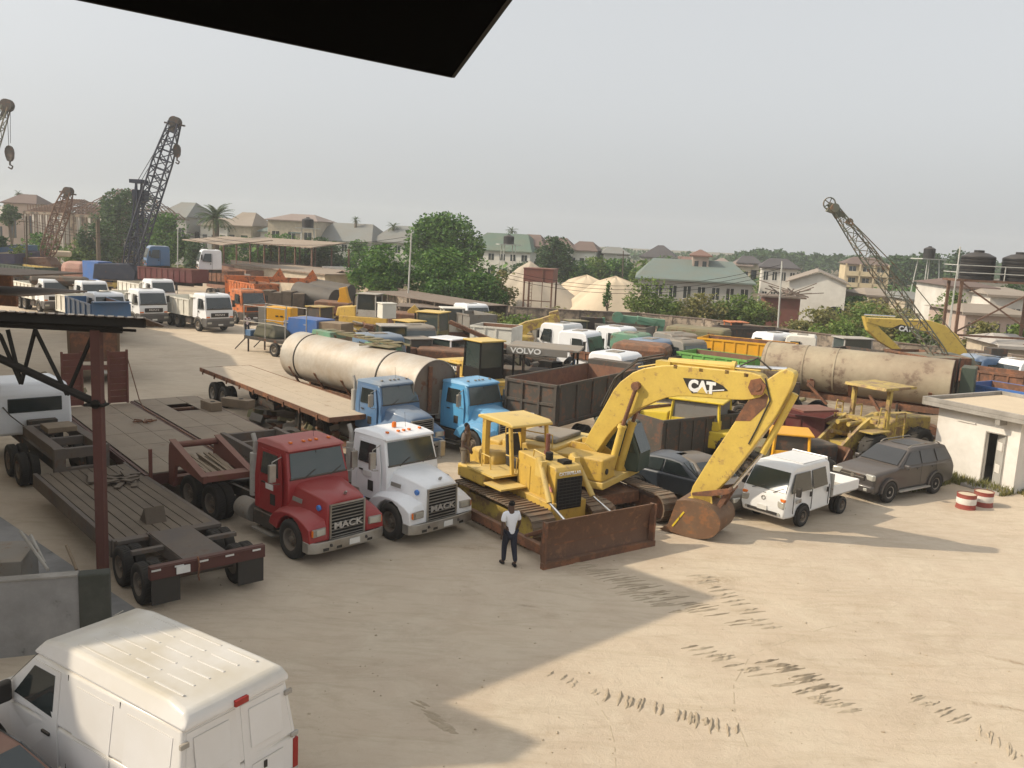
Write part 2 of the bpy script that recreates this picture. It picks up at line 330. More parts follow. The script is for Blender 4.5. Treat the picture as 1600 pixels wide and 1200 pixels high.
def copytree(o, parent=None):
    c = o.copy(); COL.objects.link(c); c.parent = parent
    for ch in list(o.children): copytree(ch, c)
    return c
def copyto(o, loc, rz, label, group=None):
    c = copytree(o); c.location = loc; c.rotation_euler = (0,0,R(rz)); c['label'] = label
    if group: c['group'] = group
    return c
def struct(o): o['kind'] = 'structure'; return o
def text(body, size, depth, name, m, parent, mtx, bold=0.0, sx=1.0, align='CENTER'):
    cu = bpy.data.curves.new('t','FONT'); cu.body = body; cu.size = size; cu.extrude = depth; cu.align_x = align; cu.align_y = 'CENTER'; cu.offset = bold
    cu.resolution_u = 3
    t = bpy.data.objects.new('t', cu); COL.objects.link(t); dg = bpy.context.evaluated_depsgraph_get(); dg.update()
    me = bpy.data.meshes.new_from_object(t.evaluated_get(dg)); me.name = name; bpy.data.objects.remove(t)
    me.transform(mtx @ Matrix.Diagonal((sx,1,1,1))); me.materials.clear(); me.materials.append(M[m])
    o = bpy.data.objects.new(name, me); COL.objects.link(o)
    if parent is not None: o.parent = parent
    return o
def face(loc, xdir, up):     # matrix that stands text at loc reading along xdir with its top towards up
    x = Vector(xdir).normalized(); u = Vector(up).normalized(); z = x.cross(u).normalized(); u = z.cross(x)
    m = Matrix.Identity(4)
    for i in range(3): m[i][0] = x[i]; m[i][1] = u[i]; m[i][2] = z[i]; m[i][3] = loc[i]
    return m
_wc = {}
def wheel(parent, x, y, r, w=0.28, z=None, side=1, rimmat='rim', dual=False, name='wheel', lug=False):
    z = r if z is None else z; key = (round(r,3), round(w,3), rimmat, lug)
    if key not in _wc:
        t = MB(); h = w/2; ri = r*0.56
        t.lathe([(ri,-h*0.85),(r*0.8,-h),(r*0.95,-h*0.92),(r,-h*0.7),(r*0.985,-h*0.1),(r*0.985,h*0.1),(r,h*0.7),(r*0.95,h*0.92),(r*0.8,h),(ri,h*0.85),(ri,-h*0.85)], 36, 'y')
        nl = 22 if lug else 44
        for i in range(nl):
            a = 2*math.pi*i/nl; T = t.T
            t.T = Matrix.Rotation(a,4,'Y')@Matrix.Translation((r*0.995,0,0))@Matrix.Rotation((0.45 if i%2 else -0.45) if lug else 0.25,4,'X')
            if lug: t.box(-0.01*r,0.045*r,(0 if i%2 else -h*1.0),(h*1.0 if i%2 else 0),-0.035*r,0.035*r)
            else: t.box(-0.01,0.010,-h*0.72,h*0.72,-0.018*r*1.6,0.018*r*1.6)
            t.T = T
        m = MB(); d = h*0.35
        m.lathe([(0.001,d+0.05),(r*0.13,d+0.05),(r*0.15,d),(r*0.3,d-0.02),(r*0.42,d-h*0.6),(r*0.5,h*0.75),(r*0.57,h*0.9),(r*0.57,h*0.7),(r*0.5,-h*0.8),(r*0.3,-h*0.8),(0.001,-h*0.8)], 24, 'y')
        for i in range(8):
            a = 2*math.pi*i/8; m.cbox((r*0.24*math.cos(a),d+0.015,r*0.24*math.sin(a)),(0.03,0.04,0.03))
        to = t.build('wheel','tyre'); ro = m.build('rim',rimmat,smooth=True)
        for p in to.data.polygons[:36*10]: p.use_smooth = True
        _wc[key] = (to.data, ro.data); bpy.data.objects.remove(to); bpy.data.objects.remove(ro)
    td, rd = _wc[key]; out = []
    for k in range(2 if dual else 1):
        o = bpy.data.objects.new(name, td); COL.objects.link(o); o.parent = parent
        o.location = (x, y-side*k*(w*1.12), z); o.rotation_euler = (0, rnd.random()*0.3, 0 if side > 0 else math.pi)
        q = bpy.data.objects.new('rim', rd); COL.objects.link(q); q.parent = o; out.append(o)
    return out
# ---------------------------------------------------------------- conventional tractor (front axle at x = 0, nose towards +x)
def tractor(label, paint, loc, rz, roof=None, stack='grey_paint', near='stack_right', beacon=False, writing=True, group='bonneted tractor units parked side by side', glassm='glass_green'):
    t = thing('tractor_unit', label, 'truck', loc, rz, group); rf = roof or paint
    f = MB()
    for s in (-1,1): f.box(-6.2,0.75,s*0.36-0.05,s*0.36+0.05,0.62,0.90)
    for x in (-6.15,-4.9,-3.5,-2.4): f.box(x,x+0.12,-0.31,0.31,0.66,0.86)
    for x in (-4.0,-5.3): f.tube((x,-0.95,0.52),(x,0.95,0.52),0.09)
    f.tube((0,-0.9,0.5),(0,0.9,0.5),0.07); f.tube((-4.6,-0.0,0.62),(-2.4,0,0.75),0.06)
    f.build('chassis_frame','chassis',t)
    fw = MB(); fw.lathe([(0.05,0.98),(0.42,1.0),(0.47,0.98),(0.47,0.92),(0.05,0.92)],20,'z',(-4.65,0,0)); fw.box(-5.0,-4.3,-0.4,0.4,0.9,0.94)
    fw.build('fifth_wheel','black',t)
    # bonnet
    hd = MB(); rings = []
    for x, wt, wb, zt, zb in ((-0.42,0.80,0.98,1.86,0.95),(0.1,0.72,0.90,1.80,0.85),(0.55,0.66,0.78,1.73,0.72),(0.80,0.61,0.68,1.665,0.62),(0.875,0.58,0.64,1.60,0.60)):
        rings.append([(x,-wb,zb),(x,-wb*1.0,zb+0.35),(x,-wt*1.02,zt-0.30),(x,-wt*0.93,zt-0.09),(x,-wt*0.72,zt-0.01),(x,-0.25,zt+0.015),(x,0.25,zt+0.015),(x,wt*0.72,zt-0.01),(x,wt*0.93,zt-0.09),(x,wt*1.02,zt-0.30),(x,wb,zb+0.35),(x,wb,zb)])
    hd.loft(rings); hd.build('bonnet',paint,t,bevel=0.025,smooth=True)
    for s in (-1,1):
        fd = MB(); pr = []
        top = [(-1.0,0.78),(-0.90,0.98),(-0.72,1.13),(-0.42,1.22),(0.0,1.26),(0.35,1.22),(0.62,1.13),(0.80,1.04),(0.86,0.98),(0.90,0.62),(0.72,0.60)]
        arch = [(0.62*math.cos(R(a)),0.52+0.62*math.sin(R(a))) for a in (8,30,55,80,105,130,152,168)]
        ins = [(x,z+ (0.12 if i < 8 else 0)) for i,(x,z) in enumerate(top)]+arch
        outp = [(x,z - (0.03 if i < 8 else 0)) for i,(x,z) in enumerate(top)]+arch
        mid = [(x,z + (0.05 if i < 8 else 0)) for i,(x,z) in enumerate(top)]+arch
        n = len(ins)
        def rg(P, y): return [(x,s*y,z) for x,z in P]
        fd.loft([rg(ins,0.60),rg(mid,0.98),rg(outp,1.12),rg([(x,z-(0.05 if i<8 else 0)) for i,(x,z) in enumerate(top)]+arch,1.17)])
        fd.build('fender',paint,t,bevel=0.02,smooth=True)
        h = MB(); h.cbox((0.895,s*0.875,0.88),(0.06,0.40,0.20),rz=-s*0.10); ho = h.build('headlight_bezel','chrome',t,bevel=0.012)
        q = MB(); q.cbox((0.925,s*0.845,0.88),(0.03,0.27,0.15),rz=-s*0.10); q.build('headlight','lens_clear',ho,bevel=0.008)
        q = MB(); q.cbox((0.905,s*1.05,0.88),(0.05,0.10,0.16),rz=-s*0.22); q.build('indicator','lens_orange',ho,bevel=0.008)
    gr = MB(); gr.box(0.86,0.915,-0.53,0.53,0.60,0.64); gr.box(0.86,0.915,-0.53,0.53,1.50,1.54)
    for s in (-1,1): gr.box(0.86,0.915,s*0.53-0.025,s*0.53+0.025,0.60,1.54)
    go = gr.build('grille_frame','chrome',t,bevel=0.006)
    b = MB(); b.box(0.865,0.885,-0.51,0.51,0.63,1.51); b.build('grille_mesh','void',go)
    sl = MB()
    for k in range(10): sl.cbox((0.90,0,0.685+k*0.086),(0.02,1.0,0.022),ry=0.5)
    sl.build('grille_bars','chrome',go)
    if writing:
        text('MACK',0.235,0.012,'lettering','letter_grey',go,face((0.925,0,0.96),(0,1,0),(0,0,1)),bold=0.006,sx=1.35)
        bd = MB(); bd.sym([(0.70,1.70,0.015),(0.78,1.70,0.03),(0.84,1.78,0.02),(0.80,1.80,0.03),(0.74,1.77,0.02)]); bd.build('bonnet_ornament','chrome',t)
    bp = MB(); P = [(-1.18,0.62),(-1.19,0.86),(-1.02,0.99),(-0.6,1.03),(0.6,1.03),(1.02,0.99),(1.19,0.86),(1.18,0.62)]
    bp.loft([[(x,y,0.36) for y,x in P]+[(x-0.06,y*0.97,0.36) for y,x in reversed(P)],[(x+0.015,y,0.48) for y,x in P]+[(x-0.06,y*0.97,0.48) for y,x in reversed(P)],[(x,y,0.64) for y,x in P]+[(x-0.06,y*0.97,0.64) for y,x in reversed(P)]])
    bo = bp.build('bumper','chrome',t,bevel=0.012,smooth=True)
    n = MB(); n.cbox((1.055,0.12,0.50),(0.02,0.32,0.15)); n.build('number_plate','plate_white',bo)
    n = MB()
    for y in (-0.75,0.62,-0.35): n.cbox((1.035,y,0.44+0.0),(0.02,0.16,0.07))
    for y in (-0.6,0.5): n.tube((1.03,y,0.55),(1.07,y,0.50),0.035)
    n.build('tow_hook','black',bo)
    # cab
    c = MB(); c.sym([(-2.02,0.88,0.98),(-0.42,0.88,0.98),(-0.36,1.45,0.99),(-0.40,1.87,0.965),(-0.62,2.64,0.90),(-0.72,2.70,0.86),(-1.95,2.74,0.86),(-2.02,2.66,0.90),(-2.04,1.80,0.97)])
    co = c.build('cab',paint,t,bevel=0.05,smooth=True,seg=3)
    rr = MB(); rr.sym([(-0.50,2.66,0.90),(-0.56,2.74,0.88),(-0.95,2.82,0.80),(-1.7,2.83,0.80),(-2.05,2.76,0.86),(-2.06,2.66,0.90)])
    ro = rr.build('roof',rf,co,bevel=0.035,smooth=True,seg=3)
    ml = MB()
    for y in (-0.6,-0.2,0,0.2,0.6): ml.cbox((-0.86,y,2.83),(0.10,0.07,0.05))
    ml.build('marker_light','lens_orange' if writing else 'grey_paint',ro,bevel=0.01)
    if beacon:
        k = MB(); k.lathe([(0.001,3.0),(0.05,2.99),(0.07,2.94),(0.07,2.84),(0.001,2.84)],12,'z',(-1.3,0.0,0)); k.build('beacon','lens_orange',ro,smooth=True)
    w = MB(); w.panel([(-0.418,-0.86,1.97),(-0.418,0.86,1.97),(-0.605,0.80,2.60),(-0.605,-0.80,2.60)],0.016); wo = w.build('windscreen',glassm,co)
    k = MB(); k.tube((-0.49,0,1.96),(-0.585,0,2.60),0.014); k.pipe([(-0.37,-0.5,1.93),(-0.43,-0.1,2.12)],0.011); k.pipe([(-0.37,0.35,1.93),(-0.43,0.72,2.10)],0.011); k.build('wiper','rubber',wo)
    k = MB(); k.panel([(-0.39,-0.9,1.94),(-0.39,0.9,1.94),(-0.415,0.9,1.97),(-0.415,-0.9,1.97)],0.02); k.build('screen_seal','rubber',wo)
    for s in (-1,1):
        d = MB(); pts = [(-0.62,0.993,0.92),(-0.62,0.99,1.86),(-0.80,0.918,2.55),(-1.72,0.918,2.58),(-1.74,0.975,1.86),(-1.74,0.987,0.92)]
        P = [(x,s*(y+0.006),z) for x,y,z in pts]; d.panel(P if s < 0 else P[::-1],0.014); do = d.build('door',paint,co)
        v = MB(); pts = [(-0.80,0.985,1.93),(-0.92,0.932,2.50),(-1.62,0.928,2.50),(-1.66,0.975,1.93)]
        P = [(x,s*(y+0.018),z) for x,y,z in pts]; v.panel(P if s < 0 else P[::-1],0.012); v.build('side_window','glass',do)
        v = MB(); v.cbox((-1.5,s*1.022,1.70),(0.16,0.03,0.04)); v.cbox((-1.05,s*1.01,1.30),(0.24,0.02,0.30)) if s < 0 else None; v.build('door_handle','black',do)
        if writing:
            v = MB(); v.cbox((-1.2,s*1.02,1.62),(0.36,0.012,0.15)); v.build('door_sticker','plate_white',do)
            v = MB(); v.cbox((-0.05,s*0.905,1.52),(0.42,0.02,0.11),rx=s*0.18); v.build('side_vent','grey_paint',t)
            v = MB(); v.tube((0.6,s*0.66,1.42),(0.6,s*0.72,1.41),0.075,n=16); v.build('badge','sticker_blue',t)
        mr = MB(); mr.cbox((-0.62,s*1.30,2.15),(0.10,0.20,0.48)); mo = mr.build('mirror','chrome',co,bevel=0.02)
        k = MB(); k.pipe([(-0.72,s*0.96,2.52),(-0.62,s*1.30,2.45),(-0.62,s*1.30,1.86),(-0.72,s*1.0,1.80)],0.014); k.build('mirror_bracket','chrome',mo)
        sp = MB(); sp.box(-2.0,-0.95,s*0.72-0.22,s*0.72+0.32 if s>0 else s*0.72+0.22,0.45,0.85) if s>0 else sp.box(-2.0,-0.95,-1.04,-0.5,0.45,0.85)
        sp.build('step_box','chassis',t,bevel=0.02)
        sp = MB(); sp.box(-1.95,-0.95,(0.78 if s>0 else -1.1),(1.1 if s>0 else -0.78),0.30,0.34); sp.build('step','grey_paint',t)
        tk = MB(); tk.tube((-3.0,s*0.78,0.62),(-2.25,s*0.78,0.62),0.30,n=20); tk.build('fuel_tank','chrome' if s>0 else 'grey_paint',t,smooth=True,bevel=0.03)
        wheel(t,0,s*1.03,0.52,0.29,side=s,rimmat='rim_dark')
        for x in (-4.0,-5.3): wheel(t,x,s*1.12,0.52,0.27,side=s,dual=True,rimmat='rim_dark')
        if s < 0 or beacon is None:
            e = MB(); e.tube((-2.28,s*0.80,1.12),(-2.28,s*0.80,2.30),0.145,n=18); e.tube((-2.28,s*0.80,2.3),(-2.28,s*0.80,2.62),0.065,n=12); e.tube((-2.28,s*0.80,2.60),(-2.40,s*0.80,2.82),0.065,n=12)
            e.build('exhaust_stack',stack,t,smooth=True)
    k = MB(); k.tube((-1.2,0.35,2.82),(-1.25,0.35,3.25),0.006,n=4); k.build('antenna','black',ro)
    return t
HM = -43.0
tractor('dusty red bonneted tractor unit at the left end of the row of trucks','red_truck',(-4.74,22.62,0),HM,roof='red_faded',stack='pale_grey')
tractor('white bonneted tractor unit with an orange roof beacon, beside the bulldozer','white_truck',(-2.44,24.42,0),HM,beacon=True,stack='pale_grey')
pa = g(624,614,2.35); pb = g(757,614,2.35)
_bA = (pa.x+0.52*0.731, pa.y-0.52*0.682, 0); _bB = (pb.x+0.52*0.731, pb.y-0.52*0.682, 0)
tractor('dull dark blue bonneted tractor unit behind the white truck, hitched to the flatbed','blue_truck',_bA,HM,roof='blue_faded',writing=False,stack='pale_grey',glassm='glass_dusty')
tractor('bright sky blue bonneted tractor unit at the end of the silver tanker','sky_truck',_bB,HM,writing=False,stack='pale_grey',glassm='glass_dusty')
# ---------------------------------------------------------------- trailers
def planks(mb, x0, x1, y0, y1, z, n, t=0.02, gap=0.02):
    w = (y1-y0)/n
    for i in range(n):
        dz = rnd.uniform(0,0.008); mb.box(x0+rnd.uniform(0,0.03),x1-rnd.uniform(0,0.03),y0+i*w+gap/2,y0+(i+1)*w-gap/2,z,z+t+dz)
# dark lowboy in front: rear bumper at x = 0, deck towards +x
lb = thing('lowboy_trailer','dark low loader trailer with plank deck and red rear bumper, nearest to the shed post','trailer',(-6.60,18.90,0),131.8,'low loader trailers')
f = MB()
for s in (-1,1):
    f.box(2.55,9.6,s*1.27-0.06,s*1.27+0.06,0.52,0.93); f.box(0.1,2.55,s*0.42-0.09,s*0.42+0.09,0.72,1.0); f.box(9.4,9.62,s*0.62-0.16,s*0.62+0.16,0.5,1.62)
    f.box(9.62,13.2,s*0.62-0.14,s*0.62+0.14,1.32,1.62)
f.box(2.4,2.6,-1.3,1.3,0.6,0.96); f.box(9.42,9.6,-0.46,0.46,1.30,1.6); f.box(9.42,9.6,-0.46,0.46,0.86,1.0); f.box(13.05,13.2,-0.5,0.5,1.32,1.62); f.box(11.0,11.15,-0.48,0.48,1.34,1.6)
for x in (0.75,2.0): f.tube((x,-1.1,0.48),(x,1.1,0.48),0.08)
f.box(0.1,2.4,-0.33,0.33,0.78,0.98)
f.build('frame','deck_grey',lb,bevel=0.01)
d = MB(); planks(d,2.62,9.38,-1.21,1.21,0.90,9,0.035,0.03); d.build('deck','wood_dark',lb)
d = MB()
for s in (-1,1):
    d.box(1.32,1.46,s*0.88-0.36,s*0.88+0.36,0.92,1.02); d.box(2.25,2.4,s*0.9-0.36,s*0.9+0.36,0.90,0.99)
d.box(0.05,2.38,-0.5,0.5,1.005,1.035); d.build('bogie_plate','deck_grey',lb,bevel=0.01)
b = MB(); b.box(-0.06,0.10,-1.32,1.32,0.80,1.10); b.box(-0.09,-0.06,-1.3,1.3,1.05,1.08); bo = b.build('rear_bumper','red_oxide_dark',lb,bevel=0.012)
b = MB()
for y in (-1.1,-0.45,0.15,0.7,1.2): b.box(-0.075,-0.061,y-0.10,y+0.10,1.0,1.04)
b.build('reflector_strip','plate_white',bo)
b = MB(); b.cbox((-0.085,0.62,0.93),(0.03,0.30,0.17)); b.build('number_plate','plate_white',bo)
b = MB(); b.pipe([(-0.10,0.30,1.16),(-0.13,0.28,0.95),(-0.12,0.30,0.72),(-0.10,0.27,0.6)],0.02); b.build('hanging_chain','rust_steel',bo)
for s in (-1,1):
    b = MB(); b.box(-0.03,0.0,s*0.98-0.31,s*0.98+0.31,0.22,0.79); b.build('mud_flap','rubber',lb)
    for x in (0.75,2.0):
        wheel(lb,x,s*1.22,0.47,0.24,side=s,dual=True,rimmat='rim_dark')
b = MB(); b.prism([(3.25,0.935),(3.75,0.935),(3.42,1.32)],-0.25,0.25); tag(b.build('wheel_chock','wood_dark',None),'dark wooden wedge on the plank deck of the nearest low loader','chock'); bpy.data.objects['wheel_chock'].matrix_world = Matrix.Translation((-6.60,18.90,0))@rotz(R(131.8))
k = MB()
for i in range(9): k.cbox((rnd.uniform(6.7,8.2),rnd.uniform(-0.9,0.4),0.975+0.035*(i%3)),(rnd.uniform(0.5,1.2),0.16,0.045),rz=rnd.uniform(-0.6,0.6)+ (1.3 if i%2 else 0))
k = tag(k.build('scrap_boards','wood_dark',None),'loose dark boards heaped on the middle of the nearest low loader deck','boards'); k.matrix_world = Matrix.Translation((-6.60,18.90,0))@rotz(R(131.8))
k = MB(); k.box(11.6,12.5,-0.48,0.40,1.63,1.80); k = tag(k.build('wooden_block','wood',None,bevel=0.02),'pale wooden block lying across the gooseneck of the nearest low loader','block'); k.matrix_world = Matrix.Translation((-6.60,18.90,0))@rotz(R(131.8))
# two wide lowboys side by side: front of the deck at x = 0, deck towards -x, gooseneck towards +x
def lowboy_wide(label, loc, rz, L, hole, neck, npaint):
    t = thing('lowboy_trailer',label,'trailer',loc,rz,'low loader trailers')
    f = MB()
    for s in (-1,1): f.box(-L,0,s*1.35-0.05,s*1.35+0.05,0.62,0.955); f.box(-L,0,s*1.42-0.03,s*1.42+0.02,0.90,0.93)
    f.box(-L,-L+0.15,-1.3,1.3,0.62,0.95); f.box(-0.15,0,-1.3,1.3,0.62,0.95)
    for i in range(7): f.box(-L+0.8+i*(L-1)/7,-L+0.92+i*(L-1)/7,-1.3,1.3,0.66,0.9)
    f.build('frame','red_oxide_dark',t,bevel=0.008)
    d = MB(); n = 6; xs = [-L+0.02+i*(L-0.04)/n for i in range(n+1)]
    for i in range(n):
        a, b_ = xs[i]+0.008, xs[i+1]-0.008
        for y0, y1 in ((-1.28,-0.45),(-0.44,0.44),(0.45,1.28)):
            if hole and i == 1 and y0 == -0.44: continue
            d.box(a,b_,y0+0.004,y1-0.004,0.958,0.985+rnd.uniform(0,0.008))
    d.build('deck','deck_steel',t)
    if hole:
        m_ = 0.5*(xs[1]+xs[2]); k = MB(); k.box(m_-0.07,m_+0.07,-0.44,0.44,0.90,0.97); k.box(xs[1],xs[2],-0.44,0.44,0.60,0.62); k.build('cross_beam','rust_steel',t)
    for x in (-L+1.0,-L+2.2,-L+3.4):
        for s in (-1,1): wheel(t,x,s*1.15,0.40,0.24,side=s,dual=True,rimmat='rim_dark')
    gk = MB()
    if neck:
        for s in (-1,1):
            pr = [(0.02,0.62),(0.03,1.45),(0.10,1.85),(0.28,2.02),(0.48,1.98),(3.0,1.52),(3.0,1.34),(0.95,1.38),(0.6,1.25),(0.45,0.62)]
            gk.prism(pr,s*0.68-0.05,s*0.68+0.05); gk.bar((0.25,s*0.68,2.035),(3.0,s*0.68,1.535),0.2,0.03)
        gk.tube((0.38,-0.66,1.88),(0.38,0.66,1.88),0.10,n=12); gk.box(2.55,2.99,-0.63,0.63,1.36,1.54); gk.box(0.1,0.4,-0.63,0.63,0.64,0.9); gk.box(-0.02,0.06,-1.3,-1.2,0.6,1.75)
        gk.build('gooseneck',npaint,t,bevel=0.012)
        w = MB()
        for i in range(16): y = rnd.uniform(-0.5,0.5); w.bar((0.6,y,1.42+rnd.uniform(0,0.2)),(2.45,y+rnd.uniform(-0.1,0.1),1.38+rnd.uniform(0,0.1)),0.07,0.05)
        w = tag(w.build('loose_timbers','wood',None),'loose timber sticks lying in the red gooseneck frame behind the red truck','timber'); w.matrix_world = Matrix.Translation(loc)@rotz(R(rz))
    else:
        for s in (-1,1): gk.box(0.02,4.1,s*0.95-0.08,s*0.95+0.08,1.05,1.42); gk.box(0.0,0.2,s*0.95-0.1,s*0.95+0.1,0.64,1.06)
        for x in (0.1,1.4,2.7,3.9): gk.box(x,x+0.16,-0.86,0.86,1.08,1.38)
        gk.build('gooseneck',npaint,t,bevel=0.012)
    return t
def hd(a, b): return math.degrees(math.atan2(b[1]-a[1], b[0]-a[0]))
h2 = -51.0; u2 = Vector((math.cos(R(h2)),math.sin(R(h2)),0)); n2 = Vector((-u2.y,u2.x,0))
F2 = Vector((-10.75,25.5,0))+n2*1.35
lowboy_wide('wide steel decked low loader with a tall red gooseneck behind the red truck',F2,h2,11.2,False,True,'red_oxide')
F3 = F2+n2*2.86+u2*(-2.6)
lowboy_wide('wide low loader with a square hole in its deck behind the white truck',F3,h2,9.2,True,False,'deck_grey')
def place(o, base, rz): o.matrix_world = Matrix.Translation(base)@rotz(R(rz)); return o
for i, (px, py, rr, lb_) in enumerate(((330,636,-20,'dark wooden block with a round hole, left of the pair beside the deck opening'),(372,632,5,'long wooden block with round holes, right of the pair beside the deck opening'))):
    k = MB(); L_ = 0.95 if i == 0 else 1.35; k.box(-L_/2,L_/2,-0.24,0.24,0,0.36)
    o = place(k.build('wooden_block','wood',None,bevel=0.02),g(px,py+4,0.99),rr-25); tag(o,lb_,'block',None,None)
    k = MB(); k.tube((0.15,0,0.361),(0.15,0,0.372),0.10,n=16); k.build('hole','void',o)
# ramps standing up at the far end of the wide lowboy
for i, s in enumerate((-1,1)):
    t = thing('loading_ramp','red steel loading ramp standing upright, '+('half hidden behind the shed post' if s < 0 else 'in the open right of the shed post'),'ramp',F2-u2*11.35+n2*(s*0.86),h2,'loading ramps at the end of the low loader')
    r_ = MB()
    for y in (-0.36,0.36): r_.box(-0.05,0.06,y-0.04,y+0.04,0.98,3.2)
    r_.build('side_rail','red_oxide',t,bevel=0.008)
    r_ = MB(); 
    for k in range(8): r_.cbox((0.0,0,1.14+k*0.265),(0.03,0.66,0.262),ry=0.06)
    r_.build('tread_plate','red_oxide',t,bevel=0.006)
k = MB(); p0 = F2-u2*11.3+n2*1.25; k.pipe([p0+Vector((0,0,2.8)),p0+u2*0.4+n2*0.1+Vector((0,0,2.0)),p0+u2*1.0+n2*0.14+Vector((0,0,1.25)),p0+u2*1.6+n2*0.15+Vector((0,0,1.0)),p0+u2*9.4+n2*0.15+Vector((0,0,1.0))],0.022,5)
tag(k.build('lashing_chain','rust_steel'),'thin rusty chain slung from the red ramp along the deck edge','chain')
k = MB()
for i in range(14):
    a = rnd.uniform(0,6.28); r_ = rnd.uniform(0,0.35); c_ = g(228,660,1.0); k.cbox((c_.x+r_*math.cos(a),c_.y+r_*math.sin(a),1.02+rnd.uniform(0,0.08)),(rnd.uniform(0.1,0.3),0.05,0.05),rz=a)
tag(k.build('scrap_chain','rust_steel'),'small heap of rusty chain on the steel deck behind the shed post','chain heap')
# flatbed
a0 = g(313,574,1.5); a1 = g(514,652,1.5); hf = hd(a0,a1); uf = Vector((math.cos(R(hf)),math.sin(R(hf)),0)); nf = Vector((-uf.y,uf.x,0))
fb = thing('flatbed_trailer','long flatbed trailer with a bare pale deck behind the dull blue truck','trailer',Vector((a1.x,a1.y,0))+nf*1.25,hf)
LF = (a1-a0).length
d = MB(); planks(d,-LF,0,-1.22,1.22,1.46,7,0.02,0.006); d.build('deck','deck_pale',fb)
f = MB()
for s in (-1,1):
    f.box(-LF,0,s*1.25-0.025,s*1.25+0.025,1.30,1.49); f.box(-LF+0.2,-0.8,s*0.5-0.06,s*0.5+0.06,1.0,1.44)
f.box(-LF-0.05,-LF,-1.27,1.27,1.30,1.49); f.box(0,0.05,-1.27,1.27,1.30,1.49)
for i in range(9): f.box(-LF+0.4+i*1.5,-LF+0.5+i*1.5,-1.2,1.2,1.3,1.42); f.box(-LF+0.4+i*1.5,-LF+0.5+i*1.5,-1.32,-1.28,1.22,1.44)
f.build('side_rail','rust_steel',fb)
for x in (-LF+1.6,-LF+2.9):
    for s in (-1,1): wheel(fb,x,s*1.15,0.5,0.26,side=s,dual=True,rimmat='rim')
k = MB()
for s in (-1,1): k.tube((-3.4,s*0.8,0.05),(-3.4,s*0.8,1.3),0.07); k.box(-3.55,-3.25,s*0.8-0.15,s*0.8+0.15,0.0,0.05)
k.build('landing_leg','chassis',fb)
k = MB(); k.box(-6.8,-5.2,-1.1,-0.6,0.8,1.28); k.build('tool_box','chassis',fb)
# tanker
def tanker(name,label,A,B,z,r,m,endm,bands,loc_group=None,legs=True,wheels=True):
    h_ = hd(A,B); L = (Vector(B)-Vector(A)).length; t = thing(name,label,'tank trailer',(B[0],B[1],0),h_)
    k = MB(); k.lathe([(0.001,-L-0.12),(r*0.5,-L-0.10),(r*0.9,-L-0.03),(r,-L+0.03),(r,-0.02),(r*0.985,0.0),(r*0.97,-0.06),(0.001,-0.06)],48,'x',(0,0,z)); k.build('tank_shell',m,t,smooth=True)
    k = MB(); k.lathe([(0.001,-0.03),(r*0.7,-0.035),(r*0.965,-0.055)],40,'x',(0,0,z)); k.build('tank_end',endm,t,smooth=True)
    k = MB()
    for x in bands: k.lathe([(r+0.001,x-0.04),(r+0.025,x-0.04),(r+0.025,x+0.04),(r+0.001,x+0.04)],48,'x',(0,0,z))
    k.build('band','black' if m == 'tank_silver' else m,t)
    k = MB()
    for s in (-1,1): k.box(-L+0.1,-0.1,s*0.5-0.07,s*0.5+0.07,z-r-0.32,z-r-0.04)
    for i in range(5):
        x = -L+0.8+i*(L-1.6)/4; k.prism([(x-0.08,z-r-0.1),(x+0.08,z-r-0.1),(x+0.08,z-r*0.4),(x-0.08,z-r*0.4)],-r*0.86,r*0.86) if False else [k.bar((x,s*r*0.95,z-r*0.35),(x,s*0.5,z-r-0.1),0.16,0.05) for s in (-1,1)]
    k.build('cradle','rust_steel',t)
    if wheels:
        for x in (-L+1.3,-L+2.6):
            for s in (-1,1): wheel(t,x,s*1.05,0.5,0.26,side=s,dual=True,rimmat='rim_dark')
        k = MB()
        for x in (-L+1.3,-L+2.6): k.tube((x,-1,0.5),(x,1,0.5),0.07)
        for s in (-1,1): k.tube((-2.2,s*0.7,0.03),(-2.2,s*0.7,z-r),0.06)
        k.build('axle','chassis',t)
    return t, L
tA = g(470,518,3.55); tB = g(683,562,3.55); tn = Vector((0.73,0.68,0))
tk, TL = tanker('tank_trailer','long silver cylindrical tank trailer with two dark bands behind the flatbed',(tA.x,tA.y),(tB.x,tB.y),2.42,1.13,'tank_silver','tank_end',(-9.2,-2.6))
k = MB(); k.tube((0.05,-0.35,1.5),(0.05,-0.35,3.3),0.09,n=10); k.tube((0.08,1.05,0.6),(0.08,1.05,3.25),0.07,n=8); k.build('end_pipe','rust_steel',tk)
k = MB(); k.prism([(-7.9,3.5),(-9.6,3.5),(-9.5,3.76),(-8.0,3.76)],0.05,0.9); k.build('hatch_box','sea_green',tk,bevel=0.02)
k = MB(); k.prism([(-3.6,3.42),(-5.6,3.42),(-5.5,3.62),(-3.6,3.62)],0.3,0.95); k.build('hatch_box','sea_green',tk,bevel=0.02)
k = MB(); 
for y in (0.45,0.95): k.box(-9.4,-3.0,y-0.04,y+0.04,3.68,3.76)
for i in range(8): k.box(-9.2+i*0.75,-8.75+i*0.75,0.42,1.0,3.765,3.79)
k.cbox((-3.9,0.1,3.64),(1.5,0.7,0.03),rz=0.2); k.build('catwalk','olive',tk)
k = MB(); k.pipe([(-5.2,-0.2,3.56),(-4.4,0.3,3.72),(-4.0,-0.1,3.70),(-4.9,-0.4,3.56)],0.025); k.build('rail','olive',tk)
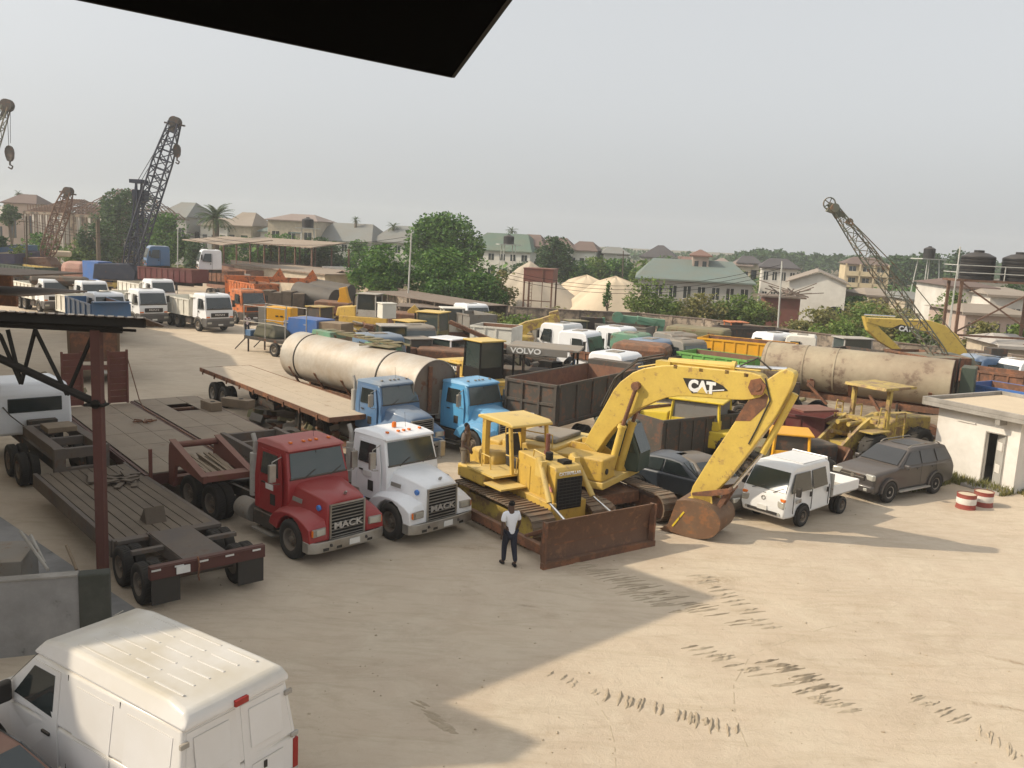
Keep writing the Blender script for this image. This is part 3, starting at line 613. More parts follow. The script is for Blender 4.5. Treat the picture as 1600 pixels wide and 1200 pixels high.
# rusty second tank on the right
qA = at(1196,578,45.5); qB = at(1487,612,41.0)
t2, L2 = tanker('tank_trailer','rusty cream tank trailer with peeling skin behind the yellow wheel loader',(qA.x,qA.y),(qB.x,qB.y),2.75,1.12,'tank_rusty','rust_steel',(-8.6,-6.7,-5.2))
k = MB(); 
for y in (-0.05,0.35): k.tube((0.12,y+0.5,1.2),(0.12,y+0.5,3.9),0.03)
for i in range(8): k.tube((0.12,0.45,1.4+i*0.3),(0.12,0.85,1.4+i*0.3),0.02)
k.build('ladder','chassis',t2)
k = MB(); k.box(0.3,0.9,-0.3,1.0,1.2,3.6); k.build('end_cabinet','dark_green',t2,bevel=0.02)
k = MB(); k.cbox((-6.2,-0.9,2.1),(0.35,0.3,0.3)); k.bar((-6.3,-1.15,2.1),(-5.3,-1.15,1.2),0.15,0.12); k.bar((-3.4,-1.1,1.9),(-2.8,-1.15,1.1),0.2,0.12); k.build('bracket','rust_steel',t2)
# ---------------------------------------------------------------- tracks
def track(parent, x0, x1, y, w, zc, r, m='track_steel', pitch=0.19, frame='old_yellow', cleat=0.05, base=None):
    base = base or Matrix.Identity(4); t = MB(); t.T = base; per = []; L = x1-x0
    def pt(s):
        if s < L: return (x0+s, zc+r, 0)
        s -= L
        if s < math.pi*r: a = s/r; return (x1+r*math.sin(a), zc+r*math.cos(a), a)
        s -= math.pi*r
        if s < L: return (x1-s, zc-r, math.pi)
        s -= L; a = s/r; return (x0-r*math.sin(a), zc-r*math.cos(a), math.pi+a)
    tot = 2*L+2*math.pi*r; n = int(tot/pitch)
    for i in range(n):
        x, z, a = pt(i*tot/n); T = t.T; t.T = T @ Matrix.Translation((x,y,z))@Matrix.Rotation(a,4,'Y')
        t.box(-pitch*0.47,pitch*0.47,-w/2,w/2,-0.03,0.012+rnd.uniform(0,0.006)); t.box(-pitch*0.47,-pitch*0.36,-w/2,w/2,0.012,cleat); t.T = T
    t.build('track',m,parent)
    k = MB(); k.T = base; k.box(x0,x1,y-0.14,y+0.14,zc-r*0.55,zc+r*0.45)
    for x in (x0,x1): k.tube((x,y-0.13,zc),(x,y+0.13,zc),r*0.86,n=20)
    for i in range(6): x = x0+(i+0.8)*(L/6.5); k.tube((x,y-0.15,zc-r+0.17),(x,y+0.15,zc-r+0.17),0.13,n=12)
    k.build('track_frame',frame,parent)
# ---------------------------------------------------------------- bulldozer (blade face at x = 2.75)
HD = -54.5; uD = Vector((math.cos(R(HD)),math.sin(R(HD)),0)); bc = Vector((2.62,23.05,0))
dz = thing('bulldozer','yellow tracked bulldozer with canopy and a rust brown blade, in front of the excavator','bulldozer',bc-uD*2.75,HD)
for s in (-1,1): track(dz,-2.35,1.2,s*1.08,0.80,0.52,0.46)
k = MB(); n = 12; fr = []; bk = []
for i in range(n+1):
    z = 0.03+1.22*i/n; q = (z-0.6)/0.62; fr.append((2.62+0.13*q*q+0.02*q,z)); bk.append((2.62+0.13*q*q+0.02*q-0.055,z))
k.prism(fr+bk[::-1],-1.93,1.93); k.build('blade','blade_steel',dz,smooth=True)
k = MB(); k.prism([(2.42,0.20),(2.62,0.20),(2.62,1.15),(2.5,1.15)],-1.5,1.5)
k.prismz([(2.60,1.92),(2.83,1.97),(2.83,1.90),(2.68,1.86)],0.0,1.24); k.prismz([(2.60,-1.92),(2.68,-1.86),(2.83,-1.90),(2.83,-1.97)],0.0,1.24); k.box(2.70,2.84,-2.0,2.0,0.0,0.16)
k.build('blade_ribs','rust_steel',dz)
for s in (-1,1):
    k = MB(); k.box(-2.0,2.55,s*1.72-0.08,s*1.72+0.08,0.24,0.50); k.bar((1.6,s*1.70,0.5),(2.5,s*1.3,1.0),0.10,0.10); k.build('push_arm','rust_steel',dz,bevel=0.01)
k = MB(); k.sym([(-2.2,0.62,0.66),(2.0,0.62,0.66),(2.02,1.15,0.64),(0.1,1.20,0.66),(-2.2,1.25,0.66)]); k.build('hull','cat_yellow',dz,bevel=0.02)
k = MB(); k.sym([(0.15,1.12,0.50),(1.95,1.12,0.50),(1.98,2.05,0.50),(1.90,2.16,0.46),(0.15,2.28,0.50)]); ho = k.build('engine_hood','cat_yellow',dz,bevel=0.03,smooth=True)
k = MB(); k.box(1.985,2.03,-0.44,0.44,0.95,1.86); gg = k.build('radiator_grille','void',ho)
k = MB()
for i in range(9): k.box(2.03,2.045,-0.42,0.42,1.0+i*0.095,1.015+i*0.095)
for i in range(7): k.box(2.032,2.042,-0.40+i*0.13,-0.385+i*0.13,0.98,1.84)
k.build('grille_bars','black',gg)
text('CATERPILLAR',0.13,0.005,'lettering','letter_white',ho,face((2.005,0,1.98),(0,1,0),(0,0,1)),bold=0.003)
k = MB(); k.box(1.2,1.6,-0.508,-0.502,1.3,1.9)
for i in range(2): k.box(0.35+i*0.55,0.8+i*0.55,-0.516,-0.506,1.25,1.95)
k.build('side_panel','cat_yellow',ho,bevel=0.004)
k = MB(); k.box(1.62,1.86,-0.515,-0.505,1.45,1.58); k.build('sticker','sticker_pink',ho)
k = MB(); k.tube((0.75,0.12,2.2),(0.75,0.12,2.85),0.065,n=12); k.tube((0.75,0.12,2.2),(0.75,0.12,2.34),0.10,n=12); k.build('exhaust','red_oxide',ho)
k = MB(); k.tube((1.2,-0.15,2.2),(1.2,-0.15,2.42),0.11,n=14); k.cbox((1.6,0.1,2.2),(0.3,0.3,0.14)); k.build('air_cleaner','dark_metal',ho)
for s in (-1,1):
    top = Vector((1.35,s*0.62,2.30)); mid = Vector((2.0,s*0.78,1.35)); end = Vector((3.05,s*0.84,0.92)); mid = mid+Vector((0.12,0,-0.1)); k = MB(); k.tube(top,mid,0.085,n=12); k.cbox((1.42,s*0.60,2.05),(0.3,0.2,0.45)); k.tube(top+Vector((-0.02,0,0.05)),top+Vector((0.1,0,-0.15)),0.11,n=10)
    c = k.build('lift_cylinder','cat_pale',dz,smooth=True)
    k = MB(); k.tube(mid,end,0.04,n=10); k.build('rod','steel_rod',c)
    k = MB(); k.cbox((-1.2,s*0.98,1.30),(1.5,0.62,0.42)); k.build('side_tank','cat_yellow',dz,bevel=0.06,smooth=True)
k = MB(); k.sym([(-2.55,1.15,0.62),(-1.0,1.15,0.62),(-1.0,1.72,0.62),(-1.15,1.92,0.6),(-2.2,1.90,0.6),(-2.6,1.6,0.55)]); rt = k.build('rear_fuel_tank','cat_yellow',dz,bevel=0.12,smooth=True,seg=3)
k = MB(); k.box(-2.66,-2.55,-0.45,0.45,1.28,1.55); k.build('tank_label','black',rt)
k = MB(); k.box(-1.3,0.15,-1.35,1.35,1.50,1.56); k.box(-0.2,0.7,-1.45,-0.55,1.28,1.33); k.build('floor_plate','cat_pale',dz)
k = MB(); k.sym([(-0.8,1.58,0.28),(-0.25,1.58,0.28),(-0.25,1.86,0.28),(-0.72,1.90,0.28),(-0.85,2.55,0.22),(-0.98,2.5,0.22)]); k.build('operator_seat','seat_black',dz,bevel=0.05)
k = MB()
for s in (-1,1):
    k.box(-1.42,-1.22,s*0.68-0.09,s*0.68+0.09,1.56,3.0); k.bar((0.12,s*0.66,1.50),(-0.08,s*0.66,3.0),0.10,0.10)
k.box(-1.42,-1.25,-0.59,0.59,2.85,3.0); k.build('canopy_post','cat_yellow',dz,bevel=0.012)
k = MB(); k.sym([(-1.65,2.96,0.80),(-1.65,3.05,0.80),(-1.4,3.11,0.78),(-0.05,3.09,0.78),(0.15,3.02,0.75),(0.15,2.94,0.75)]); k.build('canopy_roof','cat_pale',dz,bevel=0.03,smooth=True)
k = MB(); k.cbox((-0.05,-0.45,2.85),(0.1,0.25,0.12)); k.build('work_light','black',dz)
k = MB(); k.pipe([(0.15,-0.55,1.6),(0.18,-0.55,2.05),(-0.3,-0.62,2.05)],0.02); k.pipe([(-1.1,-0.95,1.55),(-1.1,-0.95,1.95),(-0.6,-0.98,1.95),(-0.6,-0.95,1.55)],0.02); k.pipe([(0.9,-0.5,2.28),(1.0,-0.55,2.5),(1.5,-0.55,2.45)],0.02); k.build('hand_rail','cat_pale',dz)
for c in dz.children:
    if c.name.split('.')[0] not in ('blade','blade_ribs','push_arm','track','track_frame'): c.location.x -= 0.72
# ---------------------------------------------------------------- boom, stick and bucket of an excavator, in the x-z plane
def arc(c, r, a0, a1, n): return [(c[0]+r*math.cos(R(a0+(a1-a0)*i/n)), c[1]+r*math.sin(R(a0+(a1-a0)*i/n))) for i in range(n+1)]
def boom_set(t, F, A1, A2, T, P, pale, logo, bucket=True, w=0.46, side=-1):
    """F foot pin, A1/A2 bend of the boom, T boom tip pin, S top of stick, P lower pin of the stick (all x, z)."""
    k = MB(); F,A1,A2,T = map(Vector,(F,A1,A2,T))
    k.prism([(F.x-0.22,F.y),(F.x,F.y-0.24),(F.x+0.35,F.y-0.08),(A1.x+0.38,A1.y-0.48),(0.5*(A1.x+A2.x)+0.2,0.5*(A1.y+A2.y)-0.52),(A2.x+0.15,A2.y-0.46),(T.x-0.9,T.y-0.38),(T.x-0.1,T.y-0.24),(T.x+0.22,T.y),(T.x-0.0,T.y+0.22),(T.x-0.8,T.y+0.26),
             (A2.x-0.1,A2.y+0.32),(A2.x-0.7,A2.y+0.34),(0.5*(A1.x+A2.x)-0.35,0.5*(A1.y+A2.y)+0.35),(A1.x-0.35,A1.y+0.28),(A1.x-0.62,A1.y-0.2),(F.x-0.30,F.y+0.45)],-w/2,w/2)
    bo = k.build('boom','boom_yellow',t,bevel=0.035,smooth=True)
    return bo
HE = -31.0; hE = Vector((math.cos(R(HE)),math.sin(R(HE)),0))
# boom plane passes through the bucket and the stick's top end
ex_B = Vector((5.95,25.5,0)); ex = thing('excavator','large yellow tracked excavator with its rusty bucket resting on the sand','excavator',ex_B-hE*6.0,HE)
EO = ex_B-hE*6.0
def loc2(px, py):     # a pixel met with the boom plane, in the machine's own x, z
    d = ray(px, py); n_ = Vector((-hE.y,hE.x,0)); t_ = (EO.dot(n_))/(d.dot(n_)); p = Vector((0,0,CAMH))+d*t_; return ((p-EO).dot(hE), p.z)
boomp = [(914,712),(920,684),(946,640),(968,600),(1000,576),(1050,568),(1120,575),(1190,582),(1203,600),(1196,618),(1172,624),(1128,622),(1070,617),(1040,621),(992,643),(958,674),(930,716)]
BP = [loc2(*p) for p in boomp]
k = MB(); k.prism(chaikin(BP,1,0.2),-0.25,0.25); bo = k.build('boom','boom_yellow',ex,bevel=0.03)
stickp = [(1228,574),(1246,582),(1240,604),(1214,652),(1178,700),(1140,748),(1106,782),(1086,786),(1082,764),(1108,722),(1146,666),(1170,628),(1184,604)]
SP = [loc2(*p) for p in stickp]
k = MB(); k.prism(chaikin(SP,1,0.15),-0.22,0.22); so = k.build('stick','boom_yellow',ex,bevel=0.03)
k = MB(); k.prism([loc2(*p) for p in ((1152,656),(1168,630),(1192,606),(1204,618),(1200,634),(1176,656))],-0.226,0.226); k.build('wear_plate','rust_steel',so)
TP = loc2(1188,602); k = MB(); k.tube((TP[0],-0.34,TP[1]),(TP[0],0.34,TP[1]),0.12,n=16)
for s in (-1,1): k.prism([(TP[0]+a,TP[1]+b) for a,b in ((-0.26,-0.06),(-0.14,-0.26),(0.16,-0.22),(0.24,0.06),(0.06,0.24),(-0.2,0.16))],s*0.285-0.03,s*0.285+0.03)
k.build('boom_pin','rust_steel',bo)
# stick cylinder on top
c0 = loc2(1046,565); c1 = loc2(1150,573); c2 = loc2(1230,577)
k = MB(); k.tube((c0[0],0,c0[1]),(c1[0],0,c1[1]),0.125,n=16); k.tube((c1[0]-0.12,0,c1[1]),(c1[0],0,c1[1]),0.155,n=16); k.box(c0[0]-0.35,c0[0]+0.1,-0.22,0.22,c0[1]-0.22,c0[1]+0.02)
cy = k.build('stick_cylinder','boom_yellow',ex,smooth=True)
k = MB(); k.tube((c1[0],0,c1[1]),(c2[0],0,c2[1]),0.06,n=12); k.build('rod','steel_rod',cy)
# boom cylinders
e0 = loc2(945,735); e1 = loc2(972,660); e2 = loc2(1001,601)
for s in (-1,1):
    k = MB(); k.tube((e0[0]+0.25,s*0.38,e0[1]-0.35),(e1[0]+0.2,s*0.38,e1[1]),0.115,n=14); k.tube((e1[0]+0.15,s*0.38,e1[1]-0.12),(e1[0]+0.2,s*0.38,e1[1]),0.14,n=14); c = k.build('boom_cylinder','boom_yellow',ex,smooth=True)
    k = MB(); k.tube((e1[0]+0.2,s*0.38,e1[1]),(e2[0]+0.03,s*0.38,e2[1]),0.06,n=10); k.tube((e2[0],s*0.26,e2[1]),(e2[0],s*0.45,e2[1]),0.13,n=14); k.build('rod','rust_steel',c)
# bucket cylinder and linkage on the far/right face of the stick
b0 = loc2(1240,615); b1 = loc2(1176,700); b2 = loc2(1134,762); lk = loc2(1128,768); pn = loc2(1088,776); ld = loc2(1106,806)
k = MB(); k.tube((b0[0]+0.05,0,b0[1]),(b1[0]+0.3,0,b1[1]-0.1),0.10,n=12); c = k.build('bucket_cylinder','boom_yellow',ex,smooth=True)
k = MB(); k.tube((b1[0]+0.3,0,b1[1]-0.1),(b2[0]+0.18,0,b2[1]),0.05,n=10); k.build('rod','steel_rod',c)
k = MB()
for s in (-1,1): k.bar((pn[0],s*0.34,pn[1]+0.12),(b2[0]+0.18,s*0.34,b2[1]),0.06,0.16); k.bar((b2[0]+0.18,s*0.25,b2[1]),(ld[0]+0.15,s*0.25,ld[1]-0.05),0.06,0.14)
k.tube((b2[0]+0.18,-0.4,b2[1]),(b2[0]+0.18,0.4,b2[1]),0.07); k.build('bucket_linkage','rust_steel',ex)
# logo shield on both sides
lp = [(1072,589),(1116,592),(1134,601),(1142,609),(1086,613),(1078,602)]
for s in (-1,1):
    P = [loc2(*p) for p in lp]; k = MB(); k.prism(P,s*0.253,s*0.262); lo = k.build('logo_shield','black',bo)
    k = MB(); q0 = loc2(1088,611.5); q1 = loc2(1136,608.5); k.prism([(q0[0],q0[1]),(q1[0],q1[1]),(q1[0],q1[1]+0.03),(q0[0],q0[1]+0.03)],s*0.263,s*0.268); k.build('logo_line','letter_white',lo)
    cc = loc2(1101,603.5); text('CAT',0.44,0.004,'lettering','letter_white',lo,face((cc[0],s*0.267,cc[1]),(1 if s<0 else -1,0,0),(0,0,1)),bold=0.028,sx=0.92)
    if s < 0:
        tri = MB(); tri.prism([(cc[0]-0.12,cc[1]-0.17),(cc[0]+0.16,cc[1]-0.17),(cc[0]+0.02,cc[1]+0.02)],s*0.273,s*0.277); tri.build('logo_triangle','boom_yellow',lo)
# hoses
xh_v = 1.9
k = MB()
for i in range(7): k.box(xh_v-2.05+i*0.2,xh_v-1.93+i*0.2,-1.395,-1.378,1.5,1.95)
vent_mb = k
for a_, b_ in ((6,7),(5,6),(4,5)):
    k = MB(); k.pipe([(BP[a_][0],-0.12,BP[a_][1]+0.06),(BP[b_][0],-0.12,BP[b_][1]+0.06)],0.025); k.build('pipe_run','boom_yellow',bo)
k = MB(); k.pipe([(BP[7][0]-0.6,-0.14,BP[7][1]+0.12),(BP[7][0]-0.1,-0.18,BP[7][1]+0.42),(SP[0][0]-0.35,-0.16,SP[0][1]-0.1)],0.025); k.build('hose','rubber',ex)
k = MB()
for px_, py_ in ((1060,572),(1100,577),(1140,580),(1170,585)): q_ = loc2(px_,py_); k.cbox((q_[0],0,q_[1]),(0.12,0.5,0.10))
k.build('clamp','rust_steel',bo)
k = MB(); k.pipe([(BP[2][0]-0.1,-0.15,BP[2][1]+0.1),(BP[3][0]-0.12,-0.1,BP[3][1]+0.18),(BP[4][0]-0.1,0.0,BP[4][1]+0.22),(c0[0]-0.2,0,c0[1]+0.12)],0.03); k.pipe([(BP[2][0]-0.1,0.1,BP[2][1]+0.1),(BP[3][0]-0.12,0.1,BP[3][1]+0.25),(BP[4][0]-0.1,0.1,BP[4][1]+0.30),(c0[0]-0.2,0.05,c0[1]+0.2)],0.03)
k.pipe([(SP[12][0]+0.25,-0.24,SP[12][1]+0.3),(SP[12][0]+0.45,-0.25,SP[12][1]-0.3),(SP[10][0]+0.75,-0.24,SP[10][1]+0.1),(SP[10][0]+0.55,-0.24,SP[10][1]-0.4)],0.022); k.build('hose','rubber',ex)
# bucket
bx = pn[0]; bz = pn[1]
bpr = [loc2(*p) for p in ((1058,792),(1104,796),(1124,812),(1132,836))]
out = [(bx-0.35,1.05),(bx+0.1,1.15),(bx+0.62,1.10),(bx+0.98,0.82),(bx+1.02,0.45),(bx+0.80,0.12),(bx+0.30,0.0),(bx-0.25,0.03),(bx-0.62,0.10)]
inn = [(bx-0.55,0.14),(bx-0.22,0.08),(bx+0.28,0.05),(bx+0.74,0.16),(bx+0.95,0.46),(bx+0.92,0.78),(bx+0.60,1.03),(bx+0.1,1.09),(bx-0.32,1.0)]
_sm = lambda Q: [Q[0]]+[q for i in range(len(Q)-1) for q in ((Q[i][0]*0.75+Q[i+1][0]*0.25,Q[i][1]*0.75+Q[i+1][1]*0.25),(Q[i][0]*0.25+Q[i+1][0]*0.75,Q[i][1]*0.25+Q[i+1][1]*0.75))]+[Q[-1]]
out = _sm(_sm(out)); inn = _sm(_sm(inn))
k = MB(); k.prism(out+inn,-0.66,0.66); bu = k.build('bucket','bucket_rust',ex)
for s in (-1,1):
    k = MB(); k.prism(out,s*0.68-0.02,s*0.68+0.02); k.build('bucket_side','bucket_rust',bu)
for i in range(5):
    k = MB(); y = -0.56+i*0.28; k.prism([(bx-0.50,0.02),(bx-0.50,0.17),(bx-0.66,0.15),(bx-0.86,0.05),(bx-0.66,0.0)],y-0.05,y+0.05); k.build('bucket_tooth','bucket_rust',bu)
k = MB()
for s in (-1,1): k.prism([(bx-0.18,1.08),(bx+0.62,1.06),(bx+0.58,1.28),(ld[0]+0.15,ld[1]+0.05),(bx,bz+0.12),(bx-0.16,bz)],s*0.36-0.03,s*0.36+0.03)
k.tube((bx,-0.42,bz),(bx,0.42,bz),0.075); k.build('bucket_ear','boom_yellow',bu)
k = MB(); k.bar((bx-0.1,-0.705,0.75),(bx-0.42,-0.705,0.25),0.02,0.05); k.build('bucket_mark','bright_yellow',bu)
# undercarriage and house
xc = -2.2
UB = Matrix.Translation((2.3,0,0))@rotz(R(-26))
for s in (-1,1): track(ex,-1.7,1.9,s*1.22,0.62,0.48,0.42,pitch=0.17,frame='rust_steel',cleat=0.035,base=UB)
xc = 0.8
k = MB(); k.T = UB; k.box(-1.1,1.1,-0.95,0.95,0.45,0.8); k.tube((-0.1,0,0.7),(-0.1,0,1.12),0.62,n=24); k.build('carbody','rust_steel',ex)
xh = xc+1.1
k = MB(); k.box(xh-2.4,xh+1.35,-1.40,1.40,1.10,1.32); k.build('turntable_deck','cat_pale',ex,bevel=0.03)
k = MB(); k.sym([(xh-3.0,1.12,1.38),(xh-2.3,1.12,1.42),(xh-2.3,2.05,1.42),(xh-2.9,2.05,1.38),(xh-3.1,1.8,1.2)]); k.build('counterweight','cat_yellow',ex,bevel=0.12,smooth=True,seg=3)
k = MB(); k.box(xh-2.28,xh-0.4,-1.38,1.38,1.33,2.12); hh = k.build('engine_house','cat_pale',ex,bevel=0.05)
vent_mb.build('vent','black',hh)
k = MB(); k.pipe([(xh-2.2,-1.3,2.12),(xh-2.2,-1.3,2.5),(xh-0.5,-1.3,2.5),(xh-0.5,-1.3,2.12)],0.02); k.build('hand_rail','cat_pale',ex)
k = MB(); k.box(xh-2.1,xh-0.6,-0.9,0.9,2.13,2.28); k.build('engine_cover','grey_paint',hh,bevel=0.05)
k = MB(); k.tube((xh-1.9,0.4,2.2),(xh-1.9,0.4,2.6),0.06); k.build('exhaust','rust_steel',hh)
k = MB(); k.box(xh-0.38,xh+1.3,-1.38,-0.48,1.33,2.02); k.build('side_tank','cat_yellow',ex,bevel=0.05)
k = MB(); k.tube((xh+1.28,-1.1,1.62),(xh+1.33,-1.1,1.62),0.09,n=14); k.build('work_light','black',ex)
k = MB(); k.prism([(F_[0],F_[1]) for F_ in ((xh-0.3,1.33),(xh+1.3,1.33),(xh+1.05,1.75),(xh+0.2,2.2),(xh-0.3,2.2))],-0.44,-0.36); k.prism([(xh-0.3,1.33),(xh+1.3,1.33),(xh+1.05,1.75),(xh+0.2,2.2),(xh-0.3,2.2)],0.36,0.44); k.build('boom_bracket','cat_yellow',ex,bevel=0.01)
k = MB(); k.sym([(xh-0.35,1.33,0.48),(xh+1.35,1.33,0.48),(xh+1.38,1.9,0.48),(xh+0.95,2.85,0.45),(xh-0.25,2.9,0.45),(xh-0.38,2.0,0.48)]); k.T = Matrix.Identity(4)
cb = k.build('cab','dark_green',ex,bevel=0.05,smooth=True); cb.location = (0.3,0.94,0)
k = MB()
for s in (-1,1):
    P = [(xh+0.35,s*0.487,1.95),(xh+1.25,s*0.487,1.95),(xh+0.88,s*0.382,2.75),(xh+0.30,s*0.382,2.75)]; k.panel(P if s<0 else P[::-1]); P = [(xh-0.28,s*0.487,1.95),(xh+0.25,s*0.487,1.95),(xh+0.22,s*0.382,2.75),(xh-0.18,s*0.382,2.75)]; k.panel(P if s<0 else P[::-1])
k.panel([(xh+1.385,-0.4,1.95),(xh+1.385,0.4,1.95),(xh+1.0,0.38,2.78),(xh+1.0,-0.38,2.78)],0.02); k.build('cab_glass','glass_green',cb)
# ---------------------------------------------------------------- white panel van, bottom left (rear face at x = 0, nose +x)
vr = g(447,1047,2.38); vl = g(303,1108,2.38); vm = (vr+vl)/2; hv = 147.5; uv = Vector((math.cos(R(hv)),math.sin(R(hv)),0))
va = thing('panel_van','white panel van with dusty ribbed roof parked beside the low concrete wall','van',Vector((vm.x,vm.y,0)),hv)
P = [(0.02,0.45,0.90),(0.0,0.62,0.95),(0.0,1.35,0.965),(0.12,2.20,0.80),(0.10,2.32,0.76),(3.25,2.30,0.74),(3.55,2.18,0.74),(4.30,1.36,0.86),(5.05,1.10,0.86),(5.20,0.80,0.88),(5.18,0.42,0.86)]
k = MB(); k.sym([(0.03,0.40,0.965),(0.0,0.62,0.975),(0.0,1.30,0.975),(4.36,1.30,0.975),(5.02,1.10,0.95),(5.22,0.80,0.955),(5.20,0.40,0.95)]); k.sym([(0.0,1.301,0.975),(0.10,2.14,0.86),(3.42,2.14,0.86),(4.34,1.301,0.975)])
vb = k.build('body','white_van',va,bevel=0.05,smooth=True,seg=3)
k = MB(); k.sym([(0.04,2.12,0.885),(0.02,2.24,0.865),(0.12,2.36,0.80),(0.5,2.405,0.76),(2.9,2.41,0.75),(3.35,2.33,0.78),(3.58,2.12,0.84)]); vf = k.build('roof','white_van',vb,bevel=0.07,smooth=True,seg=3)
k = MB()
for i, y in enumerate((-0.60,-0.36,-0.12,0.12,0.36,0.60)):
    for a, b in (((0.5,1.05),(1.2,1.75),(1.9,2.75)) if i in (1,4,2,3) else ((0.4,1.0),(1.15,2.75))):
        k.cbox(((a+b)/2,y,2.408),(b-a,0.035,0.016))
k.build('roof_rib','white_van',vf,bevel=0.006)
k = MB(); k.cbox((0.02,0.0,2.20),(0.06,0.22,0.09)); k.build('high_brake_light','lens_red',vb,bevel=0.01)
for s in (-1,1):
    def sp(x,z): 
        zz = [(0.62,0.965),(1.30,0.975),(2.14,0.86)]
        y = 0.975 if z < 1.30 else 0.975-(z-1.3)/0.84*0.115
        if x > 3.42 and z > 1.38: y -= 0.0
        return (x,s*(y+0.004),z)
    def pan(name, pts, m, t=0.010, par=vb):
        q = [sp(*p) for p in pts]; k = MB(); k.panel(q if s < 0 else q[::-1], t); return k.build(name,m,par)
    pan('side_panel',[(0.25,1.32),(0.25,2.0),(1.2,2.0),(1.2,1.32)],'white_van',0.006); pan('side_panel',[(1.5,1.32),(1.5,2.0),(2.35,2.0),(2.35,1.32)],'white_van',0.006)
    pan('side_panel',[(0.25,0.75),(0.25,1.26),(1.2,1.26),(1.2,0.75)],'white_van',0.006); pan('side_panel',[(1.5,0.75),(1.5,1.26),(2.35,1.26),(2.35,0.75)],'white_van',0.006)
    for x in (1.36,2.56): pan('door_seam',[(x,0.5),(x,2.1),(x+0.014,2.1),(x+0.014,0.5)],'black',0.003)
    pan('rub_strip',[(0.1,0.62),(0.1,0.70),(4.0,0.70),(4.0,0.62)],'white_van',0.018)
    q = [(2.72,s*0.985,0.55),(2.72,s*0.985,1.30),(2.74,s*0.878,2.08),(3.44,s*0.872,2.08),(3.98,s*0.93,1.52),(4.05,s*0.955,1.30),(3.95,s*0.975,0.85),(3.62,s*0.985,0.55)]
    k = MB(); k.panel(q if s < 0 else q[::-1],0.010); do = k.build('front_door','white_van',vb)
    q = [(2.84,s*0.965,1.40),(2.86,s*0.895,2.0),(3.38,s*0.89,2.0),(3.86,s*0.95,1.46)]
    k = MB(); k.panel(q if s < 0 else q[::-1],0.016); k.build('side_window','glass',do)
    k = MB(); k.cbox((2.98,s*1.0,1.14),(0.2,0.035,0.045)); k.build('door_handle','black',do,bevel=0.008)
    k = MB(); k.cbox((3.90,s*1.10,1.50),(0.12,0.24,0.34)); k.build('mirror','black',do,bevel=0.05,smooth=True)
    k = MB(); k.cbox((0.06,s*0.95,0.92),(0.16,0.10,0.62)); k.build('tail_light','lens_red',vb,bevel=0.015)
    k = MB(); q = [(4.75+0.44*math.cos(R(a)),0.36+0.44*math.sin(R(a))) for a in range(0,181,20)]; k.prism([(x-0.35,z) for x,z in q],s*0.93-0.01,s*0.93+0.03); k.build('wheel_arch','void',vb)
    for x in (1.0,4.4): wheel(va,x,s*0.84,0.34,0.22,side=s,rimmat='rim_dark')
    k = MB(); k.panel([(-0.001,s*0.04,0.62),(-0.001,s*0.90,0.62),(0.0,s*0.90,1.30),(0.09,s*0.80,2.08),(0.09,s*0.04,2.08),(0.0,s*0.04,1.30)][::s],0.010); rd = k.build('rear_door','white_van',vb)
    k = MB(); k.cbox((0.035,s*0.44,1.72),(0.02,0.56,0.55),ry=0.12); k.cbox((-0.012,s*0.44,1.0),(0.02,0.56,0.40)); k.build('door_panel','white_van',rd,bevel=0.03)
    k = MB()
    for z in (0.75,1.30,1.95): k.cbox((0.0 if z<1.9 else 0.06,s*0.93 if z<1.9 else s*0.86,z),(0.05,0.13,0.07))
    k.build('hinge','pale_grey',rd,bevel=0.01)
k = MB(); k.cbox((-0.04,-0.12,1.10),(0.05,0.26,0.045),rx=0.25); k.cbox((-0.025,-0.38,1.12),(0.03,0.05,0.10)); k.cbox((-0.025,0.04,1.14),(0.03,0.03,0.03)); k.build('rear_handle','black',vb)
k = MB(); k.panel([(3.50,-0.78,2.10),(3.50,0.78,2.10),(4.24,0.84,1.44),(4.24,-0.84,1.44)],0.014); k.build('windscreen','glass',vb)
k = MB(); k.sym([(-0.10,0.35,0.90),(-0.10,0.58,0.94),(0.02,0.58,0.94),(0.02,0.35,0.9)]); k.sym([(5.15,0.30,0.90),(5.15,0.60,0.9),(5.32,0.58,0.82),(5.32,0.30,0.82)]); k.build('bumper','black',vb,bevel=0.02)
k = MB(); k.tube((3.3,-0.3,2.36),(3.05,-0.3,2.52),0.008,n=5); k.build('antenna','pale_grey',vf)
# ---------------------------------------------------------------- car bodies in general (front axle x = 0, nose +x)
def car(name, label, cat, loc, rz, pm, body, green, wb, track_, r, gm, wsc, rearg, sides, lights=True, rim='rim', bonnetm=None, plate=True):
    aw = track_+0.085 if name == 'suv' else track_+0.10
    t = thing(name,label,cat,loc,rz); k = MB(); k.sym(body); bo = k.build('body',pm,t,bevel=0.10,smooth=True,seg=4)
    k = MB(); k.sym(green); go = k.build('cabin',pm,bo,bevel=0.06,smooth=True,seg=4)
    k = MB(); k.panel(wsc,0.014); k.build('windscreen',gm,go)
    k = MB(); k.panel(rearg,0.014); k.build('rear_window',gm,go)
    for s in (-1,1):
        for q in sides:
            P = [(x,s*y,z) for x,y,z in q]; k = MB(); k.panel(P if s<0 else P[::-1],0.012); k.build('side_window',gm,go)
        for x in (0,-wb):
            wheel(t,x,s*track_,r,0.22,side=s,rimmat=rim)
            k = MB(); q = [(x+(r+0.07)*math.cos(R(a)),r+(r+0.07)*math.sin(R(a))) for a in range(-20,201,20)]; k.prism(q,s*(aw-0.06) if s > 0 else -aw,s*aw if s > 0 else -(aw-0.06)); k.build('wheel_arch','void',bo)
    return t, bo, go
